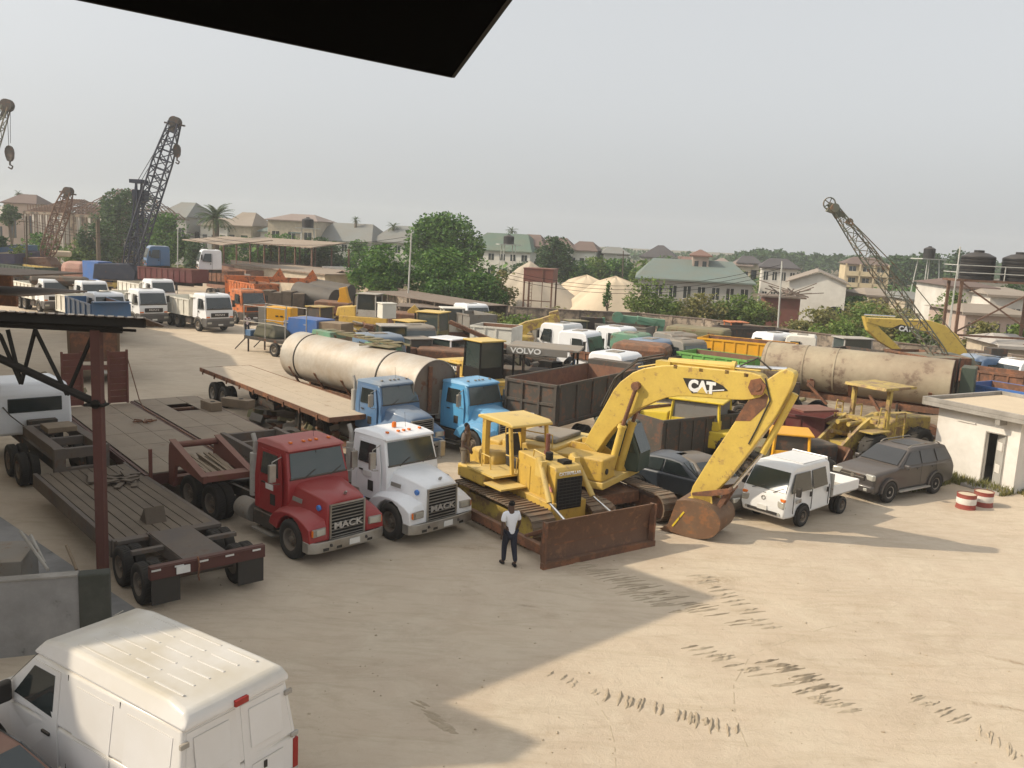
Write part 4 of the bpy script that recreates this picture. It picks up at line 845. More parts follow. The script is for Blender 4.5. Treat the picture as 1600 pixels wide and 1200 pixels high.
# grey dusty four wheel drive
hs_ = 213.7
sv, sb, sg = car('suv','dusty dark grey four wheel drive parked beside the white guard hut','car',(12.80,30.55,0),hs_,'suv_paint',
    [(0.88,0.42,0.82),(0.90,0.70,0.86),(0.86,1.02,0.84),(0.70,1.10,0.82),(-0.62,1.22,0.86),(-3.78,1.22,0.87),(-3.92,0.95,0.90),(-3.95,0.50,0.88),(-3.80,0.36,0.86),(0.70,0.34,0.82)],
    [(-0.40,1.16,0.84),(-1.25,1.70,0.66),(-1.6,1.765,0.62),(-3.2,1.775,0.62),(-3.55,1.71,0.64),(-3.86,1.16,0.84)],2.79,0.815,0.38,'glass_suv',
    [(-0.50,-0.74,1.26),(-0.50,0.74,1.26),(-1.20,0.60,1.69),(-1.20,-0.60,1.69)],[(-3.83,-0.70,1.25),(-3.60,-0.58,1.66),(-3.60,0.58,1.66),(-3.83,0.70,1.25)],
    [[(-0.78,0.832,1.22),(-1.28,0.70,1.62),(-1.78,0.69,1.65),(-1.80,0.832,1.22)],[(-1.88,0.832,1.22),(-1.86,0.69,1.65),(-2.66,0.69,1.65),(-2.74,0.832,1.22)],[(-2.84,0.832,1.22),(-2.76,0.69,1.65),(-3.36,0.69,1.63),(-3.66,0.832,1.24)]],rim='rim')
k = MB(); k.cbox((0.90,0,0.90),(0.05,0.95,0.20)); gg = k.build('grille','chassis',sb,bevel=0.02)
k = MB(); k.box(0.925,0.935,-0.45,0.45,0.89,0.91); k.lathe([(0.001,0.945),(0.07,0.94),(0.07,0.92)],14,'x',(0,0,0.90)); k.build('badge','chrome',gg)
k = MB(); k.box(0.80,1.0,-0.84,0.84,0.42,0.66); k.build('bumper','suv_paint',sb,bevel=0.05,smooth=True)
for s in (-1,1):
    k = MB(); k.cbox((0.83,s*0.66,0.94),(0.16,0.34,0.20),rz=-s*0.3); k.build('headlight','lens_clear',sb,bevel=0.03,smooth=True)
    k = MB(); k.cbox((1.0,s*0.6,0.52),(0.03,0.14,0.10)); k.build('fog_light','lens_clear',sb,bevel=0.02)
    k = MB(); k.cbox((-0.72,s*1.0,1.22),(0.12,0.22,0.16)); k.build('mirror','suv_paint',sb,bevel=0.04,smooth=True)
    k = MB(); k.pipe([(-1.35,s*0.56,1.76),(-1.55,s*0.56,1.84),(-3.1,s*0.56,1.85),(-3.3,s*0.56,1.77)],0.022,8); k.build('roof_rail','grey_paint',sg,smooth=True)
    k = MB(); k.box(-2.35,-0.5,s*0.90-0.08,s*0.90+0.08,0.33,0.38); k.build('side_step','pale_grey',sb,bevel=0.01)
    for x in (-0.25,-3.05): 
        k = MB(); q = [(x+0.25+0.52*math.cos(R(a)),0.38+0.50*math.sin(R(a))) for a in range(0,181,15)]+[(x+0.25+0.44*math.cos(R(a)),0.38+0.42*math.sin(R(a))) for a in range(180,-1,-15)]; k.prism(q,s*0.87-0.04,s*0.87+0.05); k.build('arch_trim','suv_paint',sb,bevel=0.01)
    for x in (-1.80,-2.72):
        k = MB(); k.box(x-0.006,x+0.006,s*0.886-0.002,s*0.886+0.004,0.5,1.2); k.build('door_seam','black',sb)
    for x in (-1.62,-2.55): k = MB(); k.cbox((x,s*0.893,1.07),(0.18,0.03,0.03)); k.build('door_handle','suv_paint',sb)
k = MB(); k.box(-2.7,-1.7,-0.35,0.35,1.772,1.785); k.build('sunroof','glass_suv',sg)
# white double cab mini truck
hp = 221.6
mt = thing('light_truck','white double cab light truck between the bucket and the dusty grey car','truck',(8.72,27.24,0),hp)
k = MB(); k.sym([(0.98,0.36,0.74),(1.02,0.62,0.80),(0.98,0.98,0.80),(0.93,1.14,0.79),(0.56,1.82,0.70),(0.38,1.94,0.65),(-1.40,1.96,0.65),(-1.58,1.87,0.69),(-1.64,1.15,0.81),(-1.64,0.42,0.80),(-0.9,0.40,0.8),(0.6,0.34,0.76)])
mb = k.build('cab','white_mini',mt,bevel=0.07,smooth=True,seg=3)
k = MB(); k.panel([(0.922,-0.71,1.17),(0.922,0.71,1.17),(0.60,0.63,1.76),(0.60,-0.63,1.76)],0.022); wo = k.build('windscreen','glass_green',mb)
k = MB(); k.pipe([(0.97,0.3,1.13),(0.875,0.62,1.30)],0.012); k.pipe([(0.97,-0.45,1.13),(0.885,-0.05,1.28)],0.012); k.build('wiper','rubber',wo)
k = MB(); k.box(-1.5,-0.1,-0.60,0.60,1.955,1.97)
for s in (-1,1): k.tube((-1.5,s*0.62,1.0),(-1.5,s*0.62,2.0),0.02,n=6)
k.tube((-1.50,-0.62,2.0),(-1.50,0.62,2.0),0.022,n=6); k.build('roof_bar','white_mini',mb)
k = MB(); k.cbox((1.03,0.0,0.50),(0.03,1.05,0.09)); k.build('lower_grille','black',mb,bevel=0.01)
k = MB(); k.cbox((1.035,0.0,0.60),(0.03,0.34,0.14)); k.build('number_plate','plate_white',mb)
k = MB(); k.lathe([(0.05,1.02),(0.075,1.015),(0.075,0.97)],16,'x',(-0.01,0,0.90)); k.cbox((0.945,0,1.03),(0.03,0.10,0.08)); k.build('badge','chrome',mb)
for s in (-1,1):
    k = MB(); k.cbox((0.965,s*0.63,0.80),(0.14,0.26,0.22),rz=-s*0.30); h_ = k.build('headlight','lens_clear',mb,bevel=0.03,smooth=True)
    k = MB(); k.cbox((0.945,s*0.66,0.95),(0.12,0.22,0.09),rz=-s*0.30); k.build('indicator','lens_orange',h_,bevel=0.02)
    k = MB(); k.tube((1.0,s*0.58,0.50),(1.03,s*0.58,0.50),0.045,n=12); k.build('fog_light','lens_clear',mb)
    for q in ([(0.76,0.808,1.16),(0.46,0.715,1.72),(-0.38,0.71,1.72),(-0.40,0.812,1.14)],[(-0.52,0.812,1.14),(-0.50,0.71,1.72),(-1.30,0.70,1.74),(-1.36,0.812,1.16)]):
        P = [(x,s*y,z) for x,y,z in q]; k = MB(); k.panel(P if s<0 else P[::-1],0.013); k.build('side_window','glass',mb)
    for x in (-0.46,-1.48,0.60): k = MB(); k.box(x-0.006,x+0.006,s*0.808-0.01,s*0.808+0.012,0.5,1.16); k.build('door_seam','black',mb)
    for x in (-0.35,-1.38): k = MB(); k.cbox((x,s*0.82,1.0),(0.07,0.03,0.16)); k.build('door_handle','black',mb)
    k = MB(); k.cbox((0.62,s*0.97,1.22),(0.10,0.16,0.28)); k.build('mirror','black',mb,bevel=0.03,smooth=True)
    k = MB(); k.cbox((0.3,s*0.815,0.86),(0.28,0.012,0.12)); k.build('side_badge','pale_grey',mb)
    k = MB(); q = [(0.43*math.cos(R(a)),0.33+0.42*math.sin(R(a))) for a in range(-10,191,20)]; k.prism(q,s*0.79-0.02,s*0.79+0.02); k.build('wheel_arch','void',mb)
    wheel(mt,0,s*0.755,0.33,0.20,side=s,rimmat='rim_dark'); wheel(mt,-2.42,s*0.76,0.29,0.17,side=s,dual=True,rimmat='rim_dark')
    k = MB(); k.box(-3.35,-1.70,s*0.84-0.02,s*0.84+0.02,0.74,1.06); k.build('bed_side','white_mini',mt,bevel=0.01)
k = MB(); k.box(-3.37,-3.33,-0.82,0.82,0.74,1.06); k.build('tailgate','white_mini',mt,bevel=0.01)
k = MB(); k.box(-3.33,-1.68,-0.81,0.81,0.68,0.76); k.box(-1.72,-1.68,-0.84,0.84,0.76,1.45)
for i in range(5): k.box(-3.3,-1.75,-0.7+i*0.33,-0.66+i*0.33,0.765,0.785)
k.build('bed','pale_grey',mt)
k = MB()
for s in (-1,1): k.box(-3.2,0.3,s*0.35-0.04,s*0.35+0.04,0.42,0.58)
k.build('chassis_frame','chassis',mt)
k = MB(); k.cbox((0.72,0.35,1.17),(0.15,0.25,0.09)); k.build('dashboard_cloth','sticker_blue',mb)
# two dark saloons behind the bucket
def saloon(label, loc, rz, pm, gm='glass'):
    t, b, g_ = car('saloon_car',label,'car',loc,rz,pm,
     [(0.85,0.25,0.74),(0.90,0.50,0.80),(0.80,0.72,0.80),(-0.40,0.92,0.83),(-2.9,0.96,0.84),(-3.55,0.90,0.80),(-3.62,0.55,0.80),(-3.55,0.28,0.76)],
     [(-0.35,0.88,0.80),(-1.15,1.36,0.60),(-1.5,1.42,0.57),(-2.2,1.42,0.57),(-2.5,1.36,0.60),(-3.1,0.92,0.78)],2.65,0.755,0.32,gm,
     [(-0.45,-0.70,0.95),(-0.45,0.70,0.95),(-1.10,0.56,1.34),(-1.10,-0.56,1.34)],[(-3.02,-0.68,0.98),(-2.55,-0.56,1.34),(-2.55,0.56,1.34),(-3.02,0.68,0.98)],
     [[(-0.70,0.79,0.96),(-1.20,0.635,1.32),(-1.70,0.63,1.36),(-1.72,0.79,0.98)],[(-1.80,0.79,0.98),(-1.78,0.63,1.36),(-2.40,0.63,1.33),(-2.80,0.78,0.98)]])
    for s in (-1,1): k = MB(); k.cbox((0.82,s*0.58,0.60),(0.1,0.32,0.14),rz=-s*0.2); k.build('headlight','lens_clear',b,bevel=0.02)
    k = MB(); k.cbox((0.92,0,0.45),(0.03,0.34,0.12)); k.build('number_plate','plate_white',b)
    return t
c1_ = g(1058,712,1.4); saloon('dark blue saloon car parked beside the excavator track, seen under the boom',(c1_.x+1.3,c1_.y-0.95,0),-38,'dark_car')
saloon('black saloon car with its nose between the excavator bucket and the white light truck',(7.35,28.15,0),-58,'black_car')
# reddish car, only its roof and bonnet in the bottom left corner
rc_ = g(20,1165,1.35); saloon('dusty reddish brown car cut off at the bottom left corner',(rc_.x+0.78,rc_.y-0.98,0),-28,'red_car')
# ---------------------------------------------------------------- cab over trucks
def coe(label, loc, rz, cabm='white_truck', body='dump', bodym='cream_dump', innerm='cream_dump', bl=5.0, group=None, letters=False, cabonly=False, z0=0.0, gm='glass', name='dump_truck', cat='truck', side_s=1.0, hgt=1.35, raised=0):
    t = thing(name,label,cat,(loc[0],loc[1],z0),rz,group)
    k = MB(); k.sym([(1.28,0.98,1.10),(1.36,1.25,1.18),(1.32,1.75,1.20),(1.02,2.88,1.12),(0.80,3.02,1.06),(-0.75,3.02,1.06),(-0.88,2.85,1.12),(-0.90,1.05,1.18)]); cb = k.build('cab',cabm,t,bevel=0.07,smooth=True,seg=3)
    k = MB(); k.panel([(1.315,-1.06,1.90),(1.315,1.06,1.90),(1.07,1.00,2.74),(1.07,-1.00,2.74)],0.02); k.build('windscreen',gm,cb)
    k = MB(); k.cbox((1.365,0,1.38),(0.05,1.50,0.34)); gr = k.build('grille','black',cb,bevel=0.02)
    if letters: text('MAN',0.20,0.01,'lettering','letter_grey',gr,face((1.40,0,1.40),(0,1,0),(0,0,1)),bold=0.006,sx=1.9)
    k = MB(); k.pipe([(1.36,-0.7,1.86),(1.27,-0.15,2.12)],0.016); k.pipe([(1.36,0.2,1.86),(1.27,0.75,2.12)],0.016); k.build('wiper','rubber',cb)
    k = MB(); k.panel([(1.345,-1.10,1.80),(1.345,1.10,1.80),(1.322,1.10,1.89),(1.322,-1.10,1.89)],0.014); k.build('screen_seal','rubber',cb)
    k = MB(); k.box(-0.3,0.4,-0.4,0.4,3.021,3.06); k.build('roof_hatch','grey_paint',cb)
    for s in (-1,1): k = MB(); k.cbox((1.34,s*0.99,1.22),(0.08,0.28,0.10)); k.build('indicator','lens_orange',cb)
    k = MB()
    for i_ in range(3): k.box(1.392,1.40,-0.7,0.7,1.27+i_*0.10,1.285+i_*0.10)
    k.build('grille_bars','chassis',gr)
    for s in (-1,1):
        for q in ([(0.98,1.196,1.85),(0.74,1.148,2.62),(0.10,1.145,2.64),(0.10,1.20,1.78)],):
            P = [(x,s*(y+0.006),z) for x,y,z in q]; k = MB(); k.panel(P if s<0 else P[::-1],0.014); k.build('side_window','glass',cb)
        k = MB(); k.cbox((1.05,s*1.36,2.25),(0.14,0.20,0.55)); k.cbox((1.10,s*1.24,2.5),(0.05,0.2,0.05)); k.build('mirror','black',cb,bevel=0.03)
        k = MB(); k.box(0.02,0.04,s*1.20-0.01,s*1.20+0.008,1.1,2.6); k.cbox((0.18,s*1.205,1.6),(0.1,0.03,0.12)); k.build('door_seam','black',cb)
    if cabonly:
        k = MB(); k.box(-0.9,1.35,-1.1,1.1,0.72,1.02); k.build('bumper','chassis',t); return t
    k = MB(); k.sym([(1.36,0.42,1.18),(1.50,0.55,1.2),(1.50,1.02,1.2),(1.30,1.12,1.19),(0.66,1.12,1.19),(0.62,0.80,1.19),(0.62,0.42,1.1)]); bu = k.build('bumper','bumper_dark' if cabm=='white_truck' else 'chassis',t,bevel=0.04)
    for s in (-1,1):
        k = MB(); k.cbox((1.51,s*0.95,0.78),(0.03,0.36,0.16)); k.build('headlight','lens_clear',bu,bevel=0.02)
        k = MB(); q = [(0.68*math.cos(R(a)),0.52+0.68*math.sin(R(a))) for a in range(10,171,16)]+[(0.60*math.cos(R(a)),0.52+0.58*math.sin(R(a))) for a in range(170,9,-16)]; k.prism(q,s*1.05-0.13,s*1.05+0.17); k.build('mudguard','grey_paint',t)
        wheel(t,0,s*1.05,0.52,0.30,side=s)
        for x in (-3.4,-4.75): wheel(t,x,s*1.12,0.52,0.27,side=s,dual=True)
    k = MB(); k.cbox((1.515,0,0.62),(0.02,0.4,0.12)); k.build('number_plate','plate_white',bu)
    k = MB()
    for s in (-1,1): k.box(-5.6,0.6,s*0.42-0.05,s*0.42+0.05,0.72,1.0)
    for x in (-3.4,-4.75): k.tube((x,-1,0.52),(x,1,0.52),0.09)
    k.box(-2.2,-1.2,-1.1,-0.6,0.5,1.0); k.box(-2.2,-1.2,0.6,1.1,0.5,1.0); k.build('chassis_frame','chassis',t)
    if body == 'dump': dump_body(t,-1.15,-1.15-bl,1.1,hgt,bodym,innerm)
    return t
def dump_body(t, xf, xr, z, h, m, im, ribs=6, tilt=0.0, lip=True):
    """open topped tipping body between xf (front) and xr (rear)"""
    k = MB(); w = 1.22
    k.box(xr,xf,-w+0.03,w-0.03,z,z+0.06)
    fl = k.build('body_floor',im,t)
    for s in (-1,1):
        k = MB(); k.box(xr,xf,s*w-0.03,s*w+0.03,z+0.03,z+h); so = k.build('body_side',m,t)
        r_ = MB(); r_.box(xr,xf,s*(w+0.05)-0.035,s*(w+0.05)+0.035,z+h-0.10,z+h+0.02); r_.box(xr,xf,s*(w+0.05)-0.03,s*(w+0.05)+0.03,z+0.0,z+0.12)
        for i in range(ribs): x = xr+0.1+i*(xf-xr-0.2)/(ribs-1); r_.box(x-0.05,x+0.05,s*(w+0.06)-0.045,s*(w+0.06)+0.045,z+0.05,z+h)
        r_.build('body_rib',m,so)
        k = MB(); k.panel([(xr+0.05,s*(w-0.034),z+0.08),(xr+0.05,s*(w-0.034),z+h-0.02),(xf-0.05,s*(w-0.034),z+h-0.02),(xf-0.05,s*(w-0.034),z+0.08)][::s],0.004); k.build('body_lining',im,so)
    k = MB(); k.box(xf-0.06,xf+0.02,-w,w,z+0.03,z+h+0.18); k.box(xf-0.04,xf+0.6,-w,w,z+h+0.17,z+h+0.22) if lip else None; fo = k.build('headboard',m,t)
    k = MB(); k.box(xf-0.08,xf-0.062,-w+0.05,w-0.05,z+0.08,z+h); k.build('headboard_lining',im,fo)
    k = MB(); k.box(xr-0.05,xr+0.02,-w,w,z+0.03,z+h)
    for y in (-w+0.06,-0.4,0.4,w-0.06): k.box(xr-0.12,xr-0.05,y-0.05,y+0.05,z+0.03,z+h)
    for zz in (z+0.1,z+h*0.5,z+h-0.06): k.box(xr-0.11,xr-0.045,-w,w,zz-0.05,zz+0.05)
    k.build('tailgate',m,t)
pM = (-23.5,69.3)
def front_at(px, py, z, rz, dx=1.5):     # ground point of the front axle when pixel shows the middle of the bumper at height z
    p = g(px,py,z); return (p.x-dx*math.cos(R(rz)), p.y-dx*math.sin(R(rz)))
gD = 'white tipper trucks parked in echelon at the far left'
coe('white tipper truck at the right end of the row beside the man in stripes',front_at(345,508,0.6,HM),HM,letters=True,group=gD)
coe('white tipper truck second from the right end, partly behind the corrugated shed roof',front_at(242,500,0.6,HM),HM,letters=True,group=gD)
coe('white tipper truck third from the right end, its cab above the corrugated shed roof',front_at(176,509,0.6,HM),HM,group=gD)
coe('white tipper truck in the back row, cab seen over the pale blue tipper body',front_at(152,483,0.6,HM),HM,group=gD)
coe('white tipper truck in the back row just below the long red truck bed',front_at(258,477,0.6,HM),HM,group=gD)
coe('white tipper truck farthest left in the back row, mostly hidden by rolled covers',front_at(92,480,0.6,HM),HM,group=gD)
# ---------------------------------------------------------------- yard clutter
def dumper_body_only(name, label, base, rz, L, z, h, m, im, cat='tipper body', wheels=True, group=None):
    t = thing(name,label,cat,(base[0],base[1],0),rz,group); dump_body(t,0,-L,z,h,m,im)
    if wheels:
        for x in (-L+1.2,-L+2.5):
            for s in (-1,1): wheel(t,x,s*1.08,0.5,0.27,side=s,dual=True,rimmat='rim_dark')
        k = MB()
        for s in (-1,1): k.box(-L,0.8,s*0.42-0.05,s*0.42+0.05,z-0.38,z-0.08)
        for x in (-L+1.2,-L+2.5): k.tube((x,-1,0.5),(x,1,0.5),0.09)
        k.build('chassis_frame','chassis',t)
    return t
# dark truck with high open body behind the sky blue tractor (rear towards the camera)
ga = g(797,588,2.95); gb = g(868,604,2.95); gc = g(1000,577,2.95); hr = hd(gb,gc); ur = Vector((math.cos(R(hr)),math.sin(R(hr)),0)); mid = (ga+gb)/2
dd = dumper_body_only('dump_truck','dark tipper truck with a brown inside seen from behind, above the excavator engine house',(mid.x+ur.x*6.6,mid.y+ur.y*6.6),hr,6.6,1.35,1.6,'dump_dark','dump_inner',cat='truck')
k = MB(); k.sym([(0.15,1.1,1.1),(1.7,1.1,1.15),(1.8,1.9,1.15),(1.5,2.75,1.08),(0.2,2.8,1.08)]); k.build('cab','maroon',dd,bevel=0.08,smooth=True)
for s in (-1,1): wheel(dd,1.2,s*1.05,0.52,0.3,side=s)
k = MB(); k.cbox((-6.76,-0.1,1.62),(0.03,0.34,0.22)); k.build('number_plate','plate_white',dd)
# light blue / navy tipper at left, its tail board towards the camera's right
a = g(56,452,2.7); b = g(135,480,2.7); c = g(208,472,2.7); n_ = hd(b,a); vv = Vector((math.cos(R(n_)),math.sin(R(n_)),0)); w_ = (c-b)
mid = (b+c)/2
lt = dumper_body_only('dump_truck','pale blue tipper truck with orange brown inside and navy tailboard, above the shed roof',(mid.x+vv.x*0,mid.y+vv.y*0),n_+180,7.5,1.3,1.4,'blue_truck','dump_inner',cat='truck')
# dusty orange tipper facing away, behind the shed frame
p = g(148,585,0.5); bt = thing('dump_truck','dusty brown tipper truck seen from behind under the shed truss','truck',(p.x,p.y,0),116)
k = MB(); k.sym([(0.1,1.15,1.15),(0.0,1.25,1.25),(0.0,2.9,1.25),(0.35,3.05,1.2),(4.6,3.05,1.2),(4.7,1.15,1.2)]); k.build('tipper_body','brown_body',bt,bevel=0.12,smooth=True)
k = MB(); k.box(-0.06,-0.01,-1.1,1.1,1.35,2.7); k.box(-0.1,-0.06,-1.15,1.15,1.2,1.32); k.build('tailgate','rust_steel',bt,bevel=0.03)
k = MB(); k.box(-0.1,0.05,-1.2,1.2,0.75,0.98); k.build('rear_bumper','red_oxide',bt)
k = MB(); k.box(-0.12,-0.1,-0.75,-0.4,0.55,0.7); k.build('number_plate','plate_white',bt)
for x in (0.9,2.2):
    for s in (-1,1): wheel(bt,x,s*1.1,0.52,0.27,side=s,dual=True)
k = MB(); k.sym([(4.9,0.9,1.15),(6.6,0.9,1.2),(6.6,2.0,1.2),(6.3,2.9,1.1),(4.9,2.95,1.1)]); k.build('cab','cream_dump',bt,bevel=0.08)
wheel(bt,5.8,1.05,0.52,0.3,side=1); wheel(bt,5.8,-1.05,0.52,0.3,side=-1)
# white tractor under the shed, hitched to the dark lowboy, seen from behind
hq = 131.8; uq = Vector((math.cos(R(hq)),math.sin(R(hq)),0)); q0 = Vector((-6.60,18.90,0))+uq*13.9
wt = thing('tractor_unit','white tractor unit seen from behind with a wide dark rear window, under the shed','truck',q0,hq)
k = MB(); k.sym([(0.9,0.95,1.2),(0.85,1.1,1.22),(0.85,2.45,1.18),(1.1,2.75,1.05),(3.0,2.75,1.05),(3.3,1.9,1.2),(3.3,0.9,1.2)]); wc_ = k.build('cab','white_truck',wt,bevel=0.12,smooth=True,seg=3)
k = MB(); k.box(0.82,0.86,-0.85,0.85,1.75,2.25); k.build('rear_window','glass',wc_,bevel=0.05)
k = MB(); k.box(0.45,0.8,-0.6,0.3,0.95,1.5); k.box(-3.0,3.0,-0.45,-0.33,0.62,0.9); k.box(-3.0,3.0,0.33,0.45,0.62,0.9); k.pipe([(0.6,0.4,1.3),(0.7,0.8,1.7),(0.83,1.0,2.0)],0.02); k.build('chassis_frame','chassis',wt)
for s in (-1,1):
    for x in (-0.75,-2.05): wheel(wt,x,s*1.12,0.52,0.27,side=s,dual=True,rimmat='rim_dark')
    wheel(wt,2.6,s*1.05,0.52,0.3,side=s)
# blue cab and white cab over the red truck bed
def cabshell(label, px, py, z, rz, cm, gm='glass_dusty', dual=False, z0=1.0):
    p = at(px,py,91); z0 = p.z-3.02; t = coe(label,(p.x,p.y),rz,cabm=cm,cabonly=True,z0=z0,gm=gm,name='truck_cab',cat='truck cab'); return t
cabshell('blue truck cab raised above the red truck bed beside the blue crane boom',248,384,4.0,150+60,'blue_truck')
cabshell('white truck cab standing high beside the open shed',330,390,4.0,205,'white_truck')
def bed(label, A, B, z, h, depth, m, im, name='truck_bed', cat='truck bed', group=None):
    A = Vector(A); B = Vector(B); t = thing(name,label,cat,((A.x+B.x)/2,(A.y+B.y)/2,0),hd(A,B),group); L = (B-A).length/2
    k = MB(); k.box(-L,L,-0.04,0.04,z-h,z); k.box(-L,L,depth-0.04,depth+0.04,z-h,z); k.box(-L,L,-0.04,depth,z-h,z-h+0.06)
    k.box(-L,-L+0.06,0.0,depth,z-h,z); k.box(L-0.06,L,0.0,depth,z-h,z)
    k.box(-L,L,-0.10,-0.02,z-0.1,z+0.015); k.build('side_board',m,t)
    k = MB()
    for i in range(int(L*2/0.7)): k.box(-L+0.2+i*0.7,-L+0.3+i*0.7,-0.09,-0.03,z-h,z-0.1)
    k.build('board_rib',m,t)
    k = MB(); k.box(-L+0.07,L-0.07,0.045,depth-0.045,z-h+0.061,z-h+0.08+h*0.0); k.box(-L+0.07,L-0.07,depth-0.06,depth-0.045,z-h+0.08,z-0.02); k.build('bed_lining',im,t)
    k = MB(); k.box(-L+0.3,L-0.3,0.5,0.65,z-h-0.35,z-h-0.01); k.box(-L+0.3,L-0.3,depth-0.65,depth-0.5,z-h-0.35,z-h-0.01); k.build('chassis_frame','chassis',t)
    if z-h > 0.9:
        for x in (-L+0.9,L-0.9): 
            wheel(t,x,0.05,0.5,0.27,side=-1,rimmat='rim_dark'); wheel(t,x,depth-0.05,0.5,0.27,side=1,rimmat='rim_dark')
    return t
bed('long red truck bed with open top below the blue cab at the far left',g(215,416,4.0),g(300,422,4.0),4.0,1.3,2.4,'maroon','dump_inner')
bed('weathered brown truck bed carrying the raised white cab',g(306,420,3.6),g(356,424,3.6),3.6,1.2,2.4,'rust_steel','dump_inner')
bed('green and yellow truck bed at the far left behind the rolled covers',g(0,412,3.2),g(55,418,3.2),3.2,1.1,2.4,'dark_green','old_yellow')
bed('blue open truck bed in the far left corner',g(-20,388,4.2),g(58,383,4.2),4.2,1.6,2.4,'blue_truck','navy')
bed('dusty orange red truck bed beside the white tipper and the beige wall',g(352,436,3.2),g(398,444,3.2),3.2,1.2,2.4,'orange','rust_steel')
bed('amber yellow tipper body with rusty inside in the middle of the yard',g(1090,527,3.0),g(1236,541,3.0),3.0,1.0,2.4,'amber_yellow','rust_steel')
bed('bright green truck bed below the amber tipper body',g(1058,549,2.6),g(1168,563,2.6),2.6,0.75,2.4,'lime_green','dump_inner')
bed('black open truck body running back beside the pink bonnet',g(1330,560,2.6),g(1380,545,2.9),2.8,1.3,2.4,'dump_dark','dump_dark')
bed('rusty brown truck body with upright sides in front of the second excavator',g(1383,545,3.2),g(1462,560,3.2),3.2,1.3,2.4,'rust_steel','dump_inner')
bed('blue truck body behind the guard hut roof',g(1508,598,2.7),g(1606,614,2.7),2.7,1.2,2.4,'bright_blue','rust_steel')
bed('rusty scrap truck frame above the blue body behind the hut',g(1500,575,2.9),g(1600,588,2.9),2.9,0.7,2.4,'rust_steel','rust_steel')
bed('dark open skip with a pale rim in front of the bright yellow machine',g(1035,657,1.9),g(1160,645,1.9),1.9,1.45,2.6,'dump_dark','dump_inner',name='skip',cat='skip')
bed('white tipper body standing behind the vine covered scrap',g(735,508,3.2),g(800,513,3.2),3.2,1.3,2.4,'cream_dump','dump_inner')
bed('long black truck body along the far wall near the amber body',g(1130,512,2.6),g(1232,516,2.6),2.6,1.2,2.4,'dump_dark','dump_dark')
bed('dark truck bed under the old yellow boom',g(1140,590,2.2),g(1200,602,2.2),2.2,0.9,2.4,'dump_dark','dump_dark')
bed('dull red truck body low behind the wheel loader',g(1190,640,1.9),g(1290,655,1.9),1.9,1.0,2.4,'maroon','maroon')
bed('navy truck box with torn cream roof at the far left',g(22,397,3.6),g(70,392,3.6),3.6,2.2,2.6,'navy','sand_pale')
bed('grey dump body near the small generator trailers',g(700,485,3.0),g(735,492,3.0),3.0,1.2,2.2,'grey_paint','grey_paint')
# white and other cab-over trucks in the middle
def truck(label, px, py, z, rz, cm, body='none', bm='dump_dark', im='dump_inner', gm='glass', **k):
    p = g(px,py,z); return coe(label,(p.x,p.y),rz,cabm=cm,body=body,bodym=bm,innerm=im,gm=gm,name='truck',**k)
truck('white truck with black windows beside the canopied roller, under the green crane arm',905,517,3.0,-30,'white_truck')
truck('white truck just behind the black windowed one, under the green crane arm',962,510,3.0,-35,'white_truck','dump','grey_paint')
truck('grey truck cab low behind the green crane arm post',1055,520,3.0,-60,'grey_paint')
truck('white truck in front of the brown dome, roof only, beside the dark tipper',960,553,2.9,-35,'white_truck','none')
truck('white truck lying behind the old boom, its bonnet sloping down',880,505,3.0,140,'white_mini')
truck('white truck cab with a small rear window beyond the amber body',1212,520,3.0,120,'white_truck')
truck('white truck at the right edge behind the hut roof',1592,562,3.0,200,'white_truck')
truck('old grey truck cab next to the green loader cab',645,515,2.7,-60,'grey_paint',gm='glass_dusty')
truck('blue truck cab carrying a rusty brown hood, centre of the yard',1015,540,2.6,-40,'blue_truck')
truck('pale blue truck nose behind the rusty tanker at the right edge',1540,572,2.4,190,'blue_truck')
truck('grey blue truck behind the orange bed, beyond the white tipper',372,428,3.0,-43,'grey_paint')
# ---------------------------------------------------------------- cabins, engines and boxes
def cabin(name, label, cat, px, py, z, rz, w, l, h, m, gm='glass_green', roofm=None, base='old_yellow', tracks=False, hood=True, hm=None, stack_=True, wheels=True):
    p = g(px,py,z); t = thing(name,label,cat,(p.x,p.y,0),rz); zb = z-h
    k = MB()
    for x in (-l/2,l/2):
        for s in (-1,1): k.bar((x,s*w/2*0.98,zb),(x*0.92,s*w/2*0.93,z-0.06),0.09,0.09)
    k.box(-l/2,l/2,-w/2,w/2,zb-0.05,zb+h*0.28); co = k.build('cab_frame',m,t,bevel=0.01)
    k = MB(); k.box(-l/2*0.94,l/2*0.94,-w/2*0.93,w/2*0.93,zb+h*0.28,z-0.1); k.build('cab_glass',gm,t)
    k = MB(); k.box(-l/2-0.1,l/2+0.12,-w/2-0.05,w/2+0.05,z-0.08,z); k.build('cab_roof',roofm or m,t,bevel=0.03)
    k = MB(); k.box(-l*1.4,l*1.1,-w*0.55,w*0.55,max(0.55,zb-0.75),zb-0.06); k.build('deck',base,t,bevel=0.05)
    if hood:
        k = MB(); k.sym([(-l*1.6,zb-0.1,w*0.5),(-l*0.55,zb-0.1,w*0.5),(-l*0.55,zb+h*0.42,w*0.48),(-l*1.5,zb+h*0.34,w*0.46)]); k.build('engine_hood',hm or base,t,bevel=0.06,smooth=True)
    if stack_:
        k = MB(); k.tube((-l*0.9,w*0.2,zb+h*0.3),(-l*0.9,w*0.2,zb+h*0.85),0.07,n=10); k.build('exhaust','dark_metal',t)
    if tracks:
        for s in (-1,1): track(t,-1.6,1.6,s*1.1,0.55,0.45,0.40,pitch=0.24)
    elif wheels:
        for x in (-l*1.2,l*0.8):
            for s in (-1,1): wheel(t,x,s*(w*0.5+0.15),0.62,0.40,side=s,lug=True,rimmat='rim_dark')
    return t
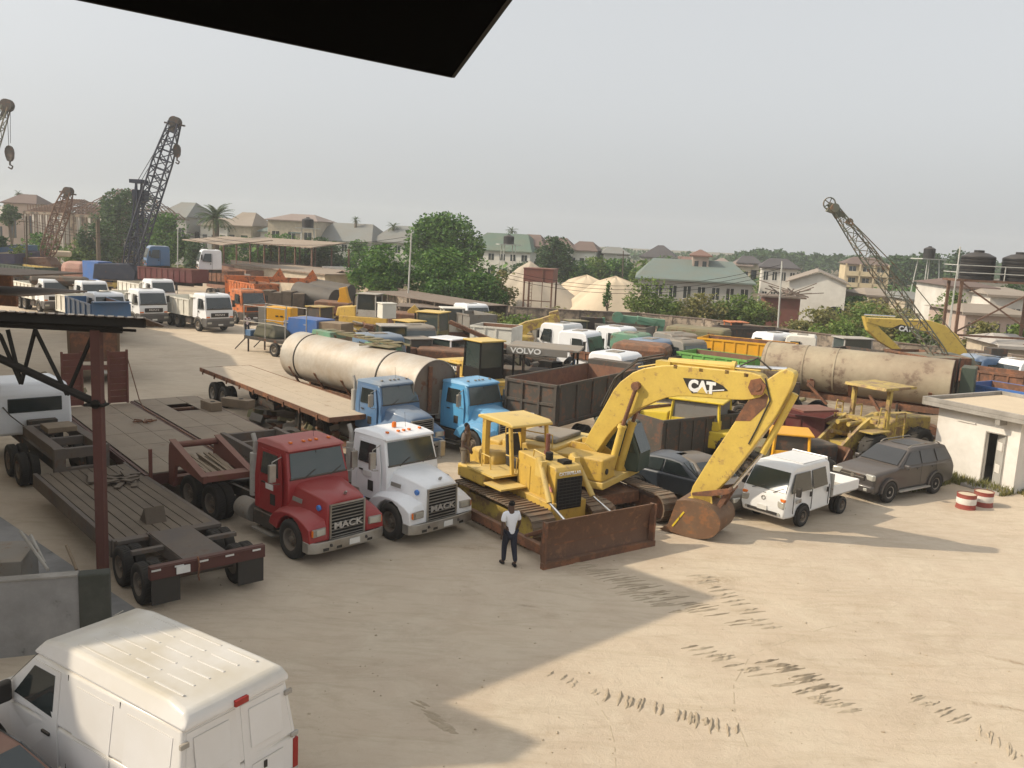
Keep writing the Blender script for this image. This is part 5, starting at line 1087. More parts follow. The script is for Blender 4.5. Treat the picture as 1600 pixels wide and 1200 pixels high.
catc = cabin('wheel_loader','yellow loader with a tall dark glazed cab and beige roof beside the silver tanker end','loader',757,530,3.4,-50,1.5,1.35,1.9,'dark_metal',gm='glass_green',roofm='cat_pale',base='cat_yellow',hm='cat_yellow')
k = MB(); k.box(-2.9,-0.9,-0.85,0.85,2.02,2.07); lab = k.build('hood_cover','cat_pale',catc); k = MB(); k.box(-2.6,-1.1,-0.76,-0.74,1.55,1.95); kk = k.build('name_board','black',catc)
text('CAT',0.3,0.004,'lettering','letter_white',kk,face((-1.5,-0.765,1.74),(1,0,0),(0,0,1)),bold=0.01)
cabin('backhoe_loader','green cabbed loader with a rusty white box on top, left of centre','loader',612,507,3.2,-70,1.5,1.4,2.0,'dark_green',gm='glass_green',roofm='pale_grey',base='olive')
p = g(604,497,3.2); k = MB(); k.box(-0.45,0.45,-0.45,0.45,3.21,4.1); k.box(-0.5,0.5,-0.5,0.5,4.1,4.16); place(tag(k.build('rusty_box','cream_dump',None,bevel=0.01),'rusty white box standing on the roof of the green cab','box'),(p.x,p.y,0),-60)
cabin('excavator_cab','beige cabbed excavator with black window in front of the long wall','excavator',578,458,3.4,-10,1.7,1.7,1.9,'pale_grey',gm='glass',base='cat_yellow',tracks=True)
cabin('excavator_cab','pale sand coloured excavator cab, taller, among the dense scrap row','excavator',677,486,3.3,-20,1.7,1.7,1.8,'olive',gm='glass_dusty',roofm='cat_pale',base='cat_yellow',tracks=True)
cabin('excavator_cab','stripped white cab frame without doors next to the sand coloured cab','excavator',706,480,3.3,15,1.5,1.5,1.7,'cream_dump',gm='glass_dusty',base='rust_steel',tracks=True)
cabin('compact_loader','small yellow and grey loader just above the silver tanker','loader',652,527,2.6,-60,1.4,1.3,1.2,'grey_paint',gm='glass_dusty',base='amber_yellow',hm='amber_yellow')
cabin('pickup_cab','white pick up cab wedged between tractors above the tanker','truck',702,527,2.6,-35,1.6,1.6,1.0,'white_truck',gm='glass_green',base='grey_paint')
cabin('forklift','low blue grey machine with open white frame near the far wall','machine',1333,527,2.8,10,1.6,2.2,1.4,'pale_grey',gm='glass_dusty',base='blue_truck',hood=False,stack_=False)
cabin('bright_loader','bright yellow machine with grey sealed windows behind the open skip','machine',1098,619,2.45,-25,2.3,2.0,1.1,'bright_yellow',gm='grey_paint',roofm='bright_yellow',base='bright_yellow',hm='bright_yellow',stack_=False)
cabin('pink_truck','truck with a bright pink bonnet above the rusty tanker','truck',1290,548,2.3,180,1.9,1.6,1.0,'grey_paint',gm='glass_dusty',base='pink',hm='pink',stack_=False)
cabin('telehandler','rust streaked yellow machine behind the pale mini truck','machine',1235,672,1.9,-10,1.5,1.3,0.9,'amber_yellow',gm='dump_dark',base='rust_steel',hm='olive',stack_=False)
# roller with a wide dark canopy
p = g(856,541,3.0); ro = thing('road_roller','old road roller under a flat grey canopy with white lettering','roller',(p.x,p.y,0),-10)
k = MB(); k.sym([(-1.95,2.92,1.25),(-1.95,3.06,1.25),(1.8,3.0,1.25),(1.8,2.90,1.25)]); k.box(-1.96,1.2,-1.28,-1.24,2.62,3.0); cr = k.build('canopy','grey_paint',ro,bevel=0.02)
k = MB(); k.box(-1.99,-1.96,-1.2,1.2,2.62,3.02); k.build('canopy_edge','dark_metal',cr)
text('VOLVO',0.38,0.01,'lettering','letter_white',cr,face((-0.95,-1.29,2.81),(1,0,0),(0,0,1)),bold=0.012,sx=1.25)
k = MB()
for x in (-1.6,1.5):
    for s in (-1,1): k.bar((x,s*1.05,1.2),(x,s*1.05,2.95),0.1,0.1)
k.box(1.0,1.3,-1.1,1.1,2.3,2.4); k.build('canopy_post','dark_metal',ro)
k = MB(); k.box(-2.4,0.0,-0.8,0.8,0.9,1.75); k.tube((-1.1,-0.9,1.7),(-1.1,-0.9,2.6),0.08); k.build('engine_hood','dump_dark',ro,bevel=0.06)
k = MB(); k.box(-0.2,1.6,-0.9,0.9,0.8,1.3); k.box(0.3,0.8,-0.3,0.3,1.3,2.2); k.build('deck','dark_metal',ro)
k = MB(); k.tube((2.4,-0.95,0.7),(2.4,0.95,0.7),0.7,n=32); k.build('drum','rust_steel',ro,smooth=True)
for s in (-1,1): wheel(ro,-1.5,s*0.9,0.65,0.45,side=s,lug=True)
k = MB()
for i in range(4): k.box(1.35,1.4,-0.9+i*0.5,-0.55+i*0.5,1.3,2.3)
k.build('side_panel','blue_truck',ro)
# wheel loader with canopy in front of the rusty tanker
hl = 214; p = g(1376,600,3.35); wl_ = thing('wheel_loader','worn yellow wheel loader with flat canopy behind the grey car','loader',(p.x,p.y,0),hl)
k = MB(); k.sym([(-1.05,3.24,0.95),(-1.05,3.34,0.95),(1.0,3.36,0.95),(1.05,3.24,0.95)]); k.build('canopy','old_yellow',wl_,bevel=0.02)
k = MB()
for s in (-1,1): k.bar((0.55,s*0.8,1.3),(0.5,s*0.8,3.25),0.16,0.16); 
k.build('canopy_post','old_yellow',wl_,bevel=0.01)
k = MB(); k.sym([(-2.9,1.0,0.65),(-2.95,1.9,0.6),(-0.6,2.05,0.65),(0.6,1.7,0.7),(0.7,1.0,0.7)]); k.build('engine_hood','old_yellow',wl_,bevel=0.06,smooth=True)
k = MB(); k.box(-2.9,2.4,-0.45,0.45,0.65,1.15); k.build('frame','old_yellow',wl_)
k = MB()
for s in (-1,1): k.prism([(1.0,1.15),(1.0,2.05),(1.3,2.15),(1.9,1.85),(3.6,0.75),(3.5,0.5),(1.8,1.3)],s*0.55-0.06,s*0.55+0.06); k.tube((0.9,s*0.25,1.9),(2.2,s*0.25,1.9),0.10); k.tube((1.0,s*0.42,1.2),(2.3,s*0.42,1.5),0.09)
k.box(1.1,1.4,-0.9,0.9,1.95,2.1); k.build('lift_arm','old_yellow',wl_)
k = MB(); k.prism([(3.3,0.15),(3.35,1.2),(3.5,1.3),(3.45,0.3),(3.75,0.12),(4.5,0.03),(4.5,0.0),(3.6,0.0)],-1.35,1.35)
for s in (-1,1): k.prism([(3.3,0.15),(3.35,1.2),(3.55,1.25),(4.4,0.1),(3.6,0.0)],s*1.35-0.03,s*1.35+0.03)
k.build('bucket','rust_steel',wl_)
for s in (-1,1):
    wheel(wl_,1.45,s*0.98,0.80,0.55,side=s,lug=True,rimmat='rim'); wheel(wl_,-1.55,s*0.98,0.80,0.55,side=s,lug=True,rimmat='rim')
    k = MB(); k.pipe([(-0.4,s*1.0,1.3),(-0.4,s*1.0,2.3),(0.2,s*1.0,2.3),(0.2,s*1.0,1.4)],0.03); k.pipe([(-0.4,s*1.0,1.8),(0.2,s*1.0,1.8)],0.025); k.pipe([(0.9,s*1.0,1.4),(0.9,s*1.0,2.5),(1.3,s*1.0,2.6),(1.4,s*1.0,1.9)],0.03); k.build('hand_rail','old_yellow',wl_)
k = MB()
for s in (-1,1): k.box(0.9,2.1,s*0.98-0.3,s*0.98+0.3,1.68,1.73); k.lathe([(0.001,2.45),(0.09,2.42),(0.1,2.3),(0.001,2.28)],12,'z',(1.35,s*0.85,0))
k.build('mud_guard','old_yellow',wl_)
# the second excavator, arm folded over, and the old brown one, and the upright arm at the left
def arm_machine(label, pts_boom, pts_stick, Y, rzm, m='boom_yellow', w=0.5, base='cat_yellow', bx=None, name='excavator', logo=False):
    P = [at(x,y,Y) for x,y in pts_boom]; O = Vector((bx[0],bx[1],0)) if bx else Vector((P[0].x,Y,0)); t = thing(name,label,'excavator',O,0)
    k = MB(); k.prism([(p.x-O.x,p.z) for p in P],Y-O.y-w/2,Y-O.y+w/2); bo = k.build('boom',m,t,bevel=0.03)
    if pts_stick:
        S = [at(x,y,Y) for x,y in pts_stick]; k = MB(); k.prism([(p.x-O.x,p.z) for p in S],Y-O.y-w/2+0.04,Y-O.y+w/2-0.04); k.build('stick',m,t,bevel=0.03)
    k = MB(); k.sym([(-1.6,1.1,1.3),(1.5,1.1,1.3),(1.5,2.1,1.25),(-1.6,2.2,1.25)]); k.build('engine_house',base,t,bevel=0.1)
    for s in (-1,1): track(t,-1.6,1.6,s*1.2,0.55,0.48,0.42,pitch=0.24)
    k = MB(); k.box(-0.6,0.6,-0.6,0.6,0.6,1.1); k.build('carbody','rust_steel',t)
    return t, bo, O
ex2, b2_, O2 = arm_machine('second yellow excavator near the far wall, its boom arched to the left',
 [(1506,545),(1510,556),(1482,556),(1468,535),(1448,519),(1425,513),(1380,511),(1352,503),(1352,496),(1400,498),(1450,500),(1474,508),(1494,524)],
 [(1348,494),(1362,498),(1372,512),(1388,527),(1407,546),(1398,549),(1372,533),(1354,516)],55,0,w=0.6,bx=(at(1515,560,55).x,55.2))
k = MB(); P = [at(x,y,55) for x,y in ((1392,511),(1404,506),(1428,512),(1414,519))]; k.prism([(p.x-O2.x,p.z) for p in P],-0.53,-0.51); lo = k.build('logo_shield','black',b2_)
q = at(1411,513.5,55); text('CAT',0.42,0.01,'lettering','letter_white',lo,face((q.x-O2.x,-0.55,q.z),(1,0,-0.05),(0,0,1)),bold=0.016)
k = MB(); k.tube((at(1352,495,55).x-O2.x,0,at(1352,495,55).z+0.1),(at(1400,499,55).x-O2.x,0,at(1400,499,55).z+0.15),0.06,n=8); k.build('stick_cylinder','steel_rod',ex2)
k = MB(); k.box(0.6,1.6,-1.5,-0.6,2.1,3.3); k.build('cab','dump_dark',ex2)
arm_machine('old mud brown excavator with bent boom over the scrap in the middle',
 [(800,512),(812,532),(826,518),(840,512),(862,508),(874,502),(868,490),(846,497),(822,502)],[(858,488),(872,484),(876,505),(868,532),(857,532),(860,508)],60,0,m='old_yellow',base='old_yellow',w=0.6)
arm_machine('yellow excavator arm standing upright like a pointed tower before the black pipes',
 [(523,486),(532,462),(531,450),(541,448),(544,462),(552,484),(560,492)],None,80,0,m='amber_yellow',base='rust_steel',w=0.9)
arm_machine('small yellow excavator arm leaning beside the lean to roof',
 [(640,500),(637,485),(648,476),(658,488),(660,500),(652,500),(648,488)],None,72,0,m='cat_yellow',base='rust_steel',w=0.5)
# green truck crane arm
Pg = [at(x,y,66) for x,y in ((962,497),(1038,505))]
t = thing('truck_crane','sea green folding crane arm on a truck above the white cabs','crane',(Pg[0].x,66,0),0)
k = MB(); k.bar((0,0,Pg[0].z),(Pg[1].x-Pg[0].x,0,Pg[1].z),0.5,0.55); k.bar((1.6,0,Pg[0].z+0.1),(3.0,0,Pg[0].z-0.2),0.6,0.3); k.bar((3.5,0,Pg[1].z),(3.1,0,1.2),0.4,0.4); k.build('crane_arm','sea_green',t,bevel=0.03)
k = MB(); k.tube((0.1,-0.4,Pg[0].z+0.1),(0.1,-0.25,Pg[0].z+0.1),0.42,n=18); k.tube((-0.9,0,Pg[0].z),(-0.9,0,Pg[0].z-0.8),0.12); k.build('winch_drum','sea_green',t)
k = MB(); k.box(-3,4,-1.1,1.1,1.0,1.3); k.box(-2.6,-1.0,-0.3,0.3,1.3,3.0); k.build('truck_frame','chassis',t)
for x in (-2,2.8):
    for s in (-1,1): wheel(t,x,s*1.05,0.5,0.3,side=s)
# small boxes and heaps
def crate(name, label, cat, px, py, z, rz, d, m, bev=0.02, extra=None):
    p = g(px,py,z); k = MB(); k.box(-d[0]/2,d[0]/2,-d[1]/2,d[1]/2,z-d[2],z); o = k.build(name,m,None,bevel=bev); tag(o,label,cat); return place(o,(p.x,p.y,0),rz)
gs = thing('generator_set','bright amber generator canopy beside the railed trailer','generator',g(440,479,2.9),-8); gs.location.z = 0
k = MB(); k.box(-0.9,1.0,-0.6,0.6,1.2,2.9); go = k.build('canopy','amber_yellow',gs,bevel=0.08)
k = MB(); k.box(-1.5,-0.92,-0.6,0.6,1.2,2.85); k.build('end_cover','grey_paint',gs,bevel=0.03)
k = MB()
for x in (-0.2,0.15): k.box(x,x+0.2,-0.62,-0.6,2.2,2.3); 
k.box(0.75,0.9,-0.62,-0.6,1.6,1.9); k.build('vent','black',go)
k = MB(); k.box(-1.6,1.1,-0.65,0.65,0.5,1.19); k.build('skid','chassis',gs)
crate('equipment_box','bright blue equipment box behind the green tray on the tanker','box',487,497,2.5,-30,(2.6,1.8,1.3),'bright_blue')
crate('equipment_box','small bright blue box left of the larger blue one','box',462,501,2.2,-30,(1.1,1.2,0.9),'bright_blue')
crate('cardboard_bale','large beige bale right of the blue boxes','bale',520,503,2.4,-25,(2.4,1.4,1.2),'wood')
crate('equipment_box','bright blue cabinet with pale doors behind the white tippers','cabinet',152,408,3.2,-30,(3.2,2.0,2.6),'bright_blue')
crate('tank','small pale pink tank end beside the blue cabinet','tank',120,408,3.0,0,(3.6,2.6,2.2),'pale_pink',0.9)
crate('hull_shell','rusty brown rounded hood lying on the blue truck','scrap',1004,535,3.0,-20,(3.2,2.2,1.2),'rust_steel',0.35)
crate('tarpaulin_load','light tarpaulin sheet over a load at the far left','load',95,392,3.8,20,(2.6,1.8,0.8),'sand_pale',0.2)
crate('covered_roll','long dark rolled cover lying over the left trucks','roll',93,431,3.3,5,(5.0,1.3,0.9),'dump_dark',0.4)
crate('grey_shell','pale weathered hopper shell beside the far wall','hopper',1092,511,3.2,-25,(4.0,2.4,1.7),'olive',0.2)
crate('rusted_sheet','flat pinkish sheet on scrap behind the folded stick','sheet',1268,637,2.3,20,(1.7,1.2,0.08),'red_oxide',0)
crate('engine_block','dark engine block under the wheel loader arm','engine',1258,690,1.4,20,(2.2,1.2,1.0),'dump_dark',0.1)
# railed trailer with tarpaulin
p = g(428,525,1.2); tr = thing('work_trailer','small railed trailer carrying a green tarpaulin heap at the tanker end','trailer',(p.x,p.y,0),-35)
k = MB(); k.box(-2.0,2.2,-0.9,0.9,0.9,1.1); k.build('deck','chassis',tr)
k = MB()
for x in (-2.0,0.2,2.2):
    for s in (-1,1): k.tube((x,s*0.9,1.1),(x,s*0.9,3.2),0.035,n=6)
for z in (2.1,3.2):
    for s in (-1,1): k.tube((-2,s*0.9,z),(2.2,s*0.9,z),0.03,n=6)
    k.tube((-2,-0.9,z),(-2,0.9,z),0.03,n=6)
k.build('railing','pale_grey',tr)
k = MB(); k.sym([(-1.3,1.12,0.8),(-1.1,1.9,0.6),(-0.6,2.1,0.5),(0.3,2.0,0.5),(0.9,1.5,0.7),(1.0,1.12,0.8)]); k.build('tarpaulin','tarp',tr,bevel=0.15)
k = MB(); k.box(-1.95,-1.4,-0.85,0.85,1.11,1.5); k.build('box','blue_truck',tr)
k = MB()
for s in (-1,1): k.tube((-1.8,s*0.7,0),(-1.8,s*0.7,0.9),0.06); k.bar((-2.0,s*0.8,0.9),(-3.1,s*0.8,0.05),0.06,0.06)
k.build('leg','chassis',tr)
wheel(tr,1.2,0.9,0.45,0.25,side=1); wheel(tr,1.2,-0.9,0.45,0.25,side=-1)
# black pipes and bundled bales on the long stack
for i, (A, B, r_) in enumerate((((465,457),(524,470),1.05),((478,448),(548,460),0.95))):
    a_ = at(*A,84+i*5); b_ = at(*B,82+i*5); k = MB(); k.tube(a_,b_,r_,n=24); o = k.build('steel_pipe','pipe_black',None,smooth=True); tag(o,('large black pipe lying in front, beside the upright yellow arm','large black pipe lying behind the first, along the beige wall')[i],'pipe')
for i in range(5):
    p = at(404+i*16,459+i*1.2,82); k = MB(); k.box(-0.5,0.5,-0.9,0.9,0.02,2.6+0.15*(i%2)); k.box(-0.54,0.54,-0.94,0.94,1.2,1.3); o = k.build('bale','cloth_bale',None,bevel=0.15); place(o,(p.x,p.y,0),rnd.uniform(-8,8)); tag(o,('first','second','third','fourth','last')[i]+' from the left of the dark bales stacked before the black pipes','bale',group='dark bales in a row')
k = MB(); p = at(455,434,88); k.box(-6.5,2.5,-0.2,0.2,p.z-0.5,p.z)
for x in (-1.2,2.0): k.prism([(x-0.6,p.z),(x+0.6,p.z),(x+0.1,p.z+0.9)],-0.15,0.15)
k.box(-6.4,-6.1,-0.15,0.15,0,p.z); k.box(2.0,2.3,-0.15,0.15,0,p.z); k.box(-2.4,-2.1,-0.15,0.15,0,p.z-0.5); o = k.build('steel_beam','orange',None); place(o,(p.x,88,0),4); tag(o,'long rusty orange steel beam raised above the dark bales','beam')
# heaps of scrap between machines: many small irregular pieces each
def heap(label, px, py, R_, hgt, n, ms=('rust_steel','olive','grey_paint'), name='scrap_heap', z=0.6):
    p = g(px,py,z); t = thing(name,label,'scrap',(p.x,p.y,0),0)
    for m in ms:
        k = MB()
        for i in range(n//len(ms)):
            a = rnd.uniform(0,6.28); q = rnd.random()**0.6*R_; hz = hgt*(1-q/R_)*rnd.random()+0.1
            T = k.T; k.T = Matrix.Translation((q*math.cos(a),q*math.sin(a)*0.7,hz))@Matrix.Rotation(rnd.uniform(0,3),4,'Z')@Matrix.Rotation(rnd.uniform(-0.6,0.6),4,'X')@Matrix.Rotation(rnd.uniform(-0.5,0.5),4,'Y')
            s = rnd.uniform(0.15,0.7); sh_ = rnd.random()
            if sh_ < 0.45: k.box(-s,s,-s*rnd.uniform(0.1,0.5),s*rnd.uniform(0.1,0.5),-s*0.2,s*rnd.uniform(0.05,0.5))
            elif sh_ < 0.7: k.tube((-s*1.6,0,0),(s*1.6,0.1,0),0.03+0.09*rnd.random(),n=7)
            elif sh_ < 0.82: k.lathe([(s*0.35,-0.1),(s*0.6,-0.13),(s*0.62,0.13),(s*0.35,0.1),(s*0.35,-0.1)],14,'z')
            elif sh_ < 0.92: k.bar((-s,0,0),(s,0,0),0.1,0.1); k.bar((-s,s*0.7,0),(s,s*0.7,0),0.1,0.1); k.bar((-s,0,0),(-s,s*0.7,0),0.1,0.1); k.bar((s,0,0),(s,s*0.7,0),0.1,0.1); k.bar((-s,0,0),(s,s*0.7,0),0.06,0.06)
            else: k.sym([(-s,0,s*0.5),(s,0,s*0.5),(s*0.7,s*0.6,s*0.4),(-s*0.6,s*0.7,s*0.3)])
            k.T = T
        k.build('scrap_piece',m,t)
    return t
for i, (lb_, px, py, R_, h_, n) in enumerate((
  ('scrap heap beside the striped shirt man, under the orange bed',392,470,3.0,2.2,60),('scrap metal piled between the bale and the green cab',560,520,3.5,1.6,60),('scrap metal behind the bulldozer tank and blue truck',700,575,2.5,1.4,50),
  ('rusty parts around the feet of the canopied roller',830,570,3.0,1.2,50),('rusty frames behind the amber body',1260,565,4.0,1.2,60),('scrap between the folded stick and the wheel loader',1240,690,2.2,0.9,50),
  ('scrap leaning on the far wall beside the weeds',780,492,5.0,1.6,70),('scrap pile under the lattice boom foot',1470,590,3.0,1.6,60),('scrap parts right of the rusty tanker',1560,600,3.5,1.4,60),
  ('small parts under the white tractor in the shed shade',60,600,2.0,0.9,30),('frames heaped beneath the flatbed and the silver tanker',480,640,2.5,0.8,40),('planks and steel in front of the dull blue truck',505,665,1.8,0.8,30),
  ('mixed scrap behind the white tippers at far left',170,430,5.0,2.0,60),('rusty parts behind the black saloon',1180,680,2.0,1.0,40),('scrap row between the white trucks and the wall',1120,535,5.0,1.3,60),
  ('scrap between the silver tanker and the green cab',600,560,2.6,1.5,70),('scrap behind the small yellow and grey loader',665,552,2.4,1.4,70),('scrap right of the beige cabbed excavator',625,488,4.0,1.9,80),('tall scrap left of the stripped white cab frame',668,508,3.5,1.8,80),
  ('scrap under the white tipper body',760,528,3.0,1.3,70),('scrap parts below the old brown boom',860,540,3.0,1.2,60),('scrap behind the maroon truck headboard',990,572,2.5,1.3,60),('scrap right of the rusty brown hood',1060,555,3.0,1.4,70),
  ('scrap between the amber body and the far wall',1180,545,4.0,1.4,70),('scrap at the rusty tanker left end',1180,610,2.6,1.3,60),('scrap right of the pink bonnet',1345,570,3.5,1.3,70),('scrap under the rusty tanker rear',1450,668,2.5,1.0,50),
  ('scrap behind the open skip',1105,668,2.4,1.3,50),('scrap beyond the amber generator',500,492,4.0,1.6,80),('scrap at the upright yellow arm',545,500,3.5,1.8,80),('scrap below the second excavator boom',1410,572,4.0,1.3,70),('scrap along the wall under the pale pole',1235,555,4.0,1.2,60),('scrap at the right edge beyond the hut roof',1590,600,3.0,1.2,60),
  ('engine scrap beside the dull blue tractor bonnet',690,640,1.3,0.9,40))):
    heap(lb_,px,py,R_,h_,n)

# further parked machines and trucks filling the rows of the yard
truck('faded blue truck between the green cab and the rusty boxes',590,530,2.7,-55,'blue_faded',gm='glass_dusty')
truck('small white truck beyond the sand coloured excavator cab',735,478,2.8,-50,'white_truck')
truck('faded grey truck left of the amber tipper body',1065,535,2.8,-50,'grey_paint',gm='glass_dusty')
truck('orange fronted truck beside the stack of dark bales',385,452,3.0,-43,'orange')
truck('light green truck cab beneath the green crane winch',985,525,2.8,-30,'sea_green')
truck('cream truck cab beyond the pink bonnet',1255,528,2.8,160,'cream_dump')
bed('long rusty flat bed between the roller and the white trucks',g(880,545,1.9),g(960,556,1.9),1.9,0.5,2.4,'rust_steel','rust_steel')
bed('dark grey truck body left of the bright green bed',g(1000,560,2.4),g(1062,556,2.4),2.4,1.0,2.4,'dump_dark','rust_steel')
bed('rusty brown open body above the red truck bonnet row',g(560,540,2.2),g(610,548,2.2),2.2,0.8,2.2,'rust_steel','dump_inner')
bed('grey truck body at the foot of the sand side wall',g(930,505,2.6),g(1010,512,2.6),2.6,1.0,2.4,'grey_paint','dump_dark')
bed('brown truck body under the tank stand',g(1500,560,2.4),g(1560,568,2.4),2.4,1.0,2.4,'dump_inner','dump_inner')
cabin('old_loader','rusty yellow loader with an open roof above the blue boxes','loader',500,478,2.8,-30,1.5,1.4,1.4,'old_yellow',gm='dump_dark',base='rust_steel',hm='old_yellow')
cabin('old_loader','faded yellow loader behind the long bale at centre left','loader',640,500,2.8,-40,1.5,1.5,1.5,'cat_yellow',gm='glass_dusty',base='rust_steel',hm='cat_pale')
cabin('old_loader','weathered brown grader cab right of the old brown boom','grader',900,500,2.8,20,1.4,1.3,1.5,'olive',gm='glass_dusty',base='old_yellow',hm='old_yellow')
cabin('old_loader','dull orange roller beyond the long black body','roller',1150,502,2.6,10,1.5,1.5,1.3,'orange',gm='dump_dark',base='rust_steel',hm='orange')
arm_machine('rust brown crane jib lying low above the yellow loader cab',[(700,505),(790,545),(795,540),(704,500)],None,50,0,m='rust_steel',base='rust_steel',w=0.4,name='jib')
def rm(k, col, **kw): dm(k, col, 0.8, dirt=kw.pop('dirt',0.35), bump=0.1, scale=0.25, **kw)
rm('roof_teal',(0.13,0.18,0.17)); rm('roof_slate',(0.20,0.205,0.19)); rm('roof_green',(0.10,0.15,0.115)); rm('roof_brown',(0.14,0.095,0.08)); rm('roof_dark',(0.075,0.065,0.065)); rm('roof_red',(0.20,0.11,0.085)); rm('roof_pinkish',(0.27,0.21,0.18)); rm('roof_greygreen',(0.15,0.19,0.17)); rm('roof_beige',(0.30,0.25,0.20)); rm('roof_whitish',(0.45,0.42,0.38))
rm('wall_white',(0.66,0.63,0.57)); rm('wall_pink',(0.48,0.37,0.31)); rm('wall_yellow',(0.60,0.48,0.30)); rm('wall_grey',(0.36,0.35,0.32))
# ---------------------------------------------------------------- ground
def ground_mat():
    m = bpy.data.materials.new('sandy_ground'); m.use_nodes = True; N = m.node_tree.nodes; L = m.node_tree.links; b = N['Principled BSDF']
    tc = N.new('ShaderNodeTexCoord'); P = tc.outputs['Object']
    def noise(s, d=8, ro=0.6, vec=P, dist=0.0):
        n = N.new('ShaderNodeTexNoise'); n.inputs['Scale'].default_value = s; n.inputs['Detail'].default_value = d; n.inputs['Roughness'].default_value = ro; n.inputs['Distortion'].default_value = dist; L.new(vec, n.inputs['Vector']); return n.outputs[0]
    def rng(f, a, c, va=0, vb=1):
        r = N.new('ShaderNodeMapRange'); r.inputs[1].default_value=a; r.inputs[2].default_value=c; r.inputs[3].default_value=va; r.inputs[4].default_value=vb; L.new(f, r.inputs[0]); return r.outputs[0]
    def mix(f, A, B):
        x = N.new('ShaderNodeMix'); x.data_type='RGBA'; L.new(f, x.inputs[0])
        for k_, v in ((6,A),(7,B)):
            if hasattr(v,'links'): L.new(v, x.inputs[k_])
            else: x.inputs[k_].default_value = (*v,1)
        return x.outputs[2]
    def math_(op, a, c):
        q = N.new('ShaderNodeMath'); q.operation = op
        for i, v in enumerate((a,c)):
            if hasattr(v,'links'): L.new(v, q.inputs[i])
            else: q.inputs[i].default_value = v
        return q.outputs[0]
    c = mix(rng(noise(0.12,6),0.35,0.65), (0.56,0.46,0.345), (0.485,0.395,0.30))
    c = mix(rng(noise(0.55,9,0.75,dist=0.9),0.42,0.68,0,0.7), c, (0.60,0.52,0.40))
    mp = N.new('ShaderNodeMapping'); mp.inputs['Rotation'].default_value = (0,0,R(35)); mp.inputs['Scale'].default_value = (0.35,1.5,1); L.new(P, mp.inputs[0])
    c = mix(rng(noise(1.0,9,0.72,mp.outputs[0],1.6),0.48,0.74,0,0.50), c, (0.36,0.285,0.19))
    mp2 = N.new('ShaderNodeMapping'); mp2.inputs['Rotation'].default_value = (0,0,R(-20)); mp2.inputs['Scale'].default_value = (0.3,1.2,1); L.new(P, mp2.inputs[0])
    c = mix(rng(noise(1.3,9,0.72,mp2.outputs[0],1.8),0.52,0.74,0,0.45), c, (0.35,0.28,0.20))
    c = mix(rng(noise(0.30,9,0.75,dist=1.2),0.62,0.76,0,0.45), c, (0.30,0.205,0.115))      # damp brown patches
    c = mix(rng(noise(7.0,6,0.8),0.63,0.74,0,0.55), c, (0.26,0.20,0.14))
    c = mix(rng(noise(1.6,9,0.85,dist=0.8),0.62,0.72,0,0.5), c, (0.20,0.15,0.10))
    # beyond the yard the earth turns to scrub: by distance past the long wall
    sx = N.new('ShaderNodeSeparateXYZ'); L.new(P, sx.inputs[0])
    wl_ = math_('SUBTRACT', math_('ADD', sx.outputs[1], math_('MULTIPLY', sx.outputs[0], 0.62)), 108.0)
    wl_ = math_('ADD', wl_, rng(noise(0.15,5),0,1,-10,10))
    gcol = mix(rng(noise(0.09,7,0.7),0.35,0.62), (0.13,0.13,0.05), (0.27,0.22,0.13))
    gcol = mix(rng(noise(0.6,7,0.7),0.4,0.7,0,0.7), gcol, (0.07,0.095,0.03))
    c = mix(rng(wl_,-3,3), c, gcol)
    for px, py, rx, ry, an, st, dc in ((1112,908,0.85,0.34,22,0.75,(0.24,0.165,0.09)),(1125,872,0.7,0.22,10,0.4,(0.30,0.21,0.12)),(735,856,0.45,0.22,0,0.6,(0.24,0.17,0.10)),(1075,925,0.9,0.4,20,0.35,(0.33,0.26,0.17)),(1160,955,0.5,0.2,15,0.45,(0.30,0.21,0.12)),(1430,1115,1.3,0.5,25,0.35,(0.32,0.25,0.17)),(690,1120,0.9,0.25,-25,0.4,(0.28,0.22,0.15)),(480,900,1.0,0.3,0,0.25,(0.3,0.24,0.17)),(1210,850,1.2,0.3,10,0.3,(0.3,0.24,0.17)),(1410,750,2.0,0.5,20,0.3,(0.3,0.24,0.17)),(1260,1000,1.2,0.4,20,0.2,(0.36,0.27,0.17)),(640,990,1.3,0.5,-20,0.22,(0.32,0.25,0.18)),(1590,1036,0.6,0.10,-25,0.8,(0.26,0.18,0.11)),(1572,1106,0.9,0.10,-12,0.8,(0.24,0.17,0.10)),(1425,1040,0.5,0.15,10,0.35,(0.4,0.28,0.18)),(540,880,0.3,0.08,0,0.6,(0.25,0.19,0.13)),(820,946,0.4,0.07,-15,0.6,(0.25,0.19,0.13))):
        p_ = g(px,py); mp_ = N.new('ShaderNodeMapping'); mp_.vector_type = 'TEXTURE'; mp_.inputs['Location'].default_value = (p_.x,p_.y,0); mp_.inputs['Rotation'].default_value = (0,0,R(an)); mp_.inputs['Scale'].default_value = (rx,ry,1); L.new(P, mp_.inputs[0])
        ln = N.new('ShaderNodeVectorMath'); ln.operation = 'LENGTH'; L.new(mp_.outputs[0], ln.inputs[0])
        f_ = math_('MULTIPLY', rng(ln.outputs['Value'],1.3,0.2), rng(noise(5.0,8,0.8,dist=0.5),0.40,0.62,0,st)); c = mix(f_, c, dc)
    # darker earth between the parked machines
    dark_earth = math_('MULTIPLY', rng(sx.outputs[1],26,40), rng(noise(0.35,7,0.7),0.34,0.55,0.25,0.85)); dark_earth = math_('MULTIPLY', dark_earth, rng(sx.outputs[0],-16,-9))
    dark_earth = math_('MULTIPLY', dark_earth, rng(math_('ADD', sx.outputs[1], math_('MULTIPLY', sx.outputs[0],-0.25)),27,36)); c = mix(dark_earth, c, (0.15,0.115,0.08))
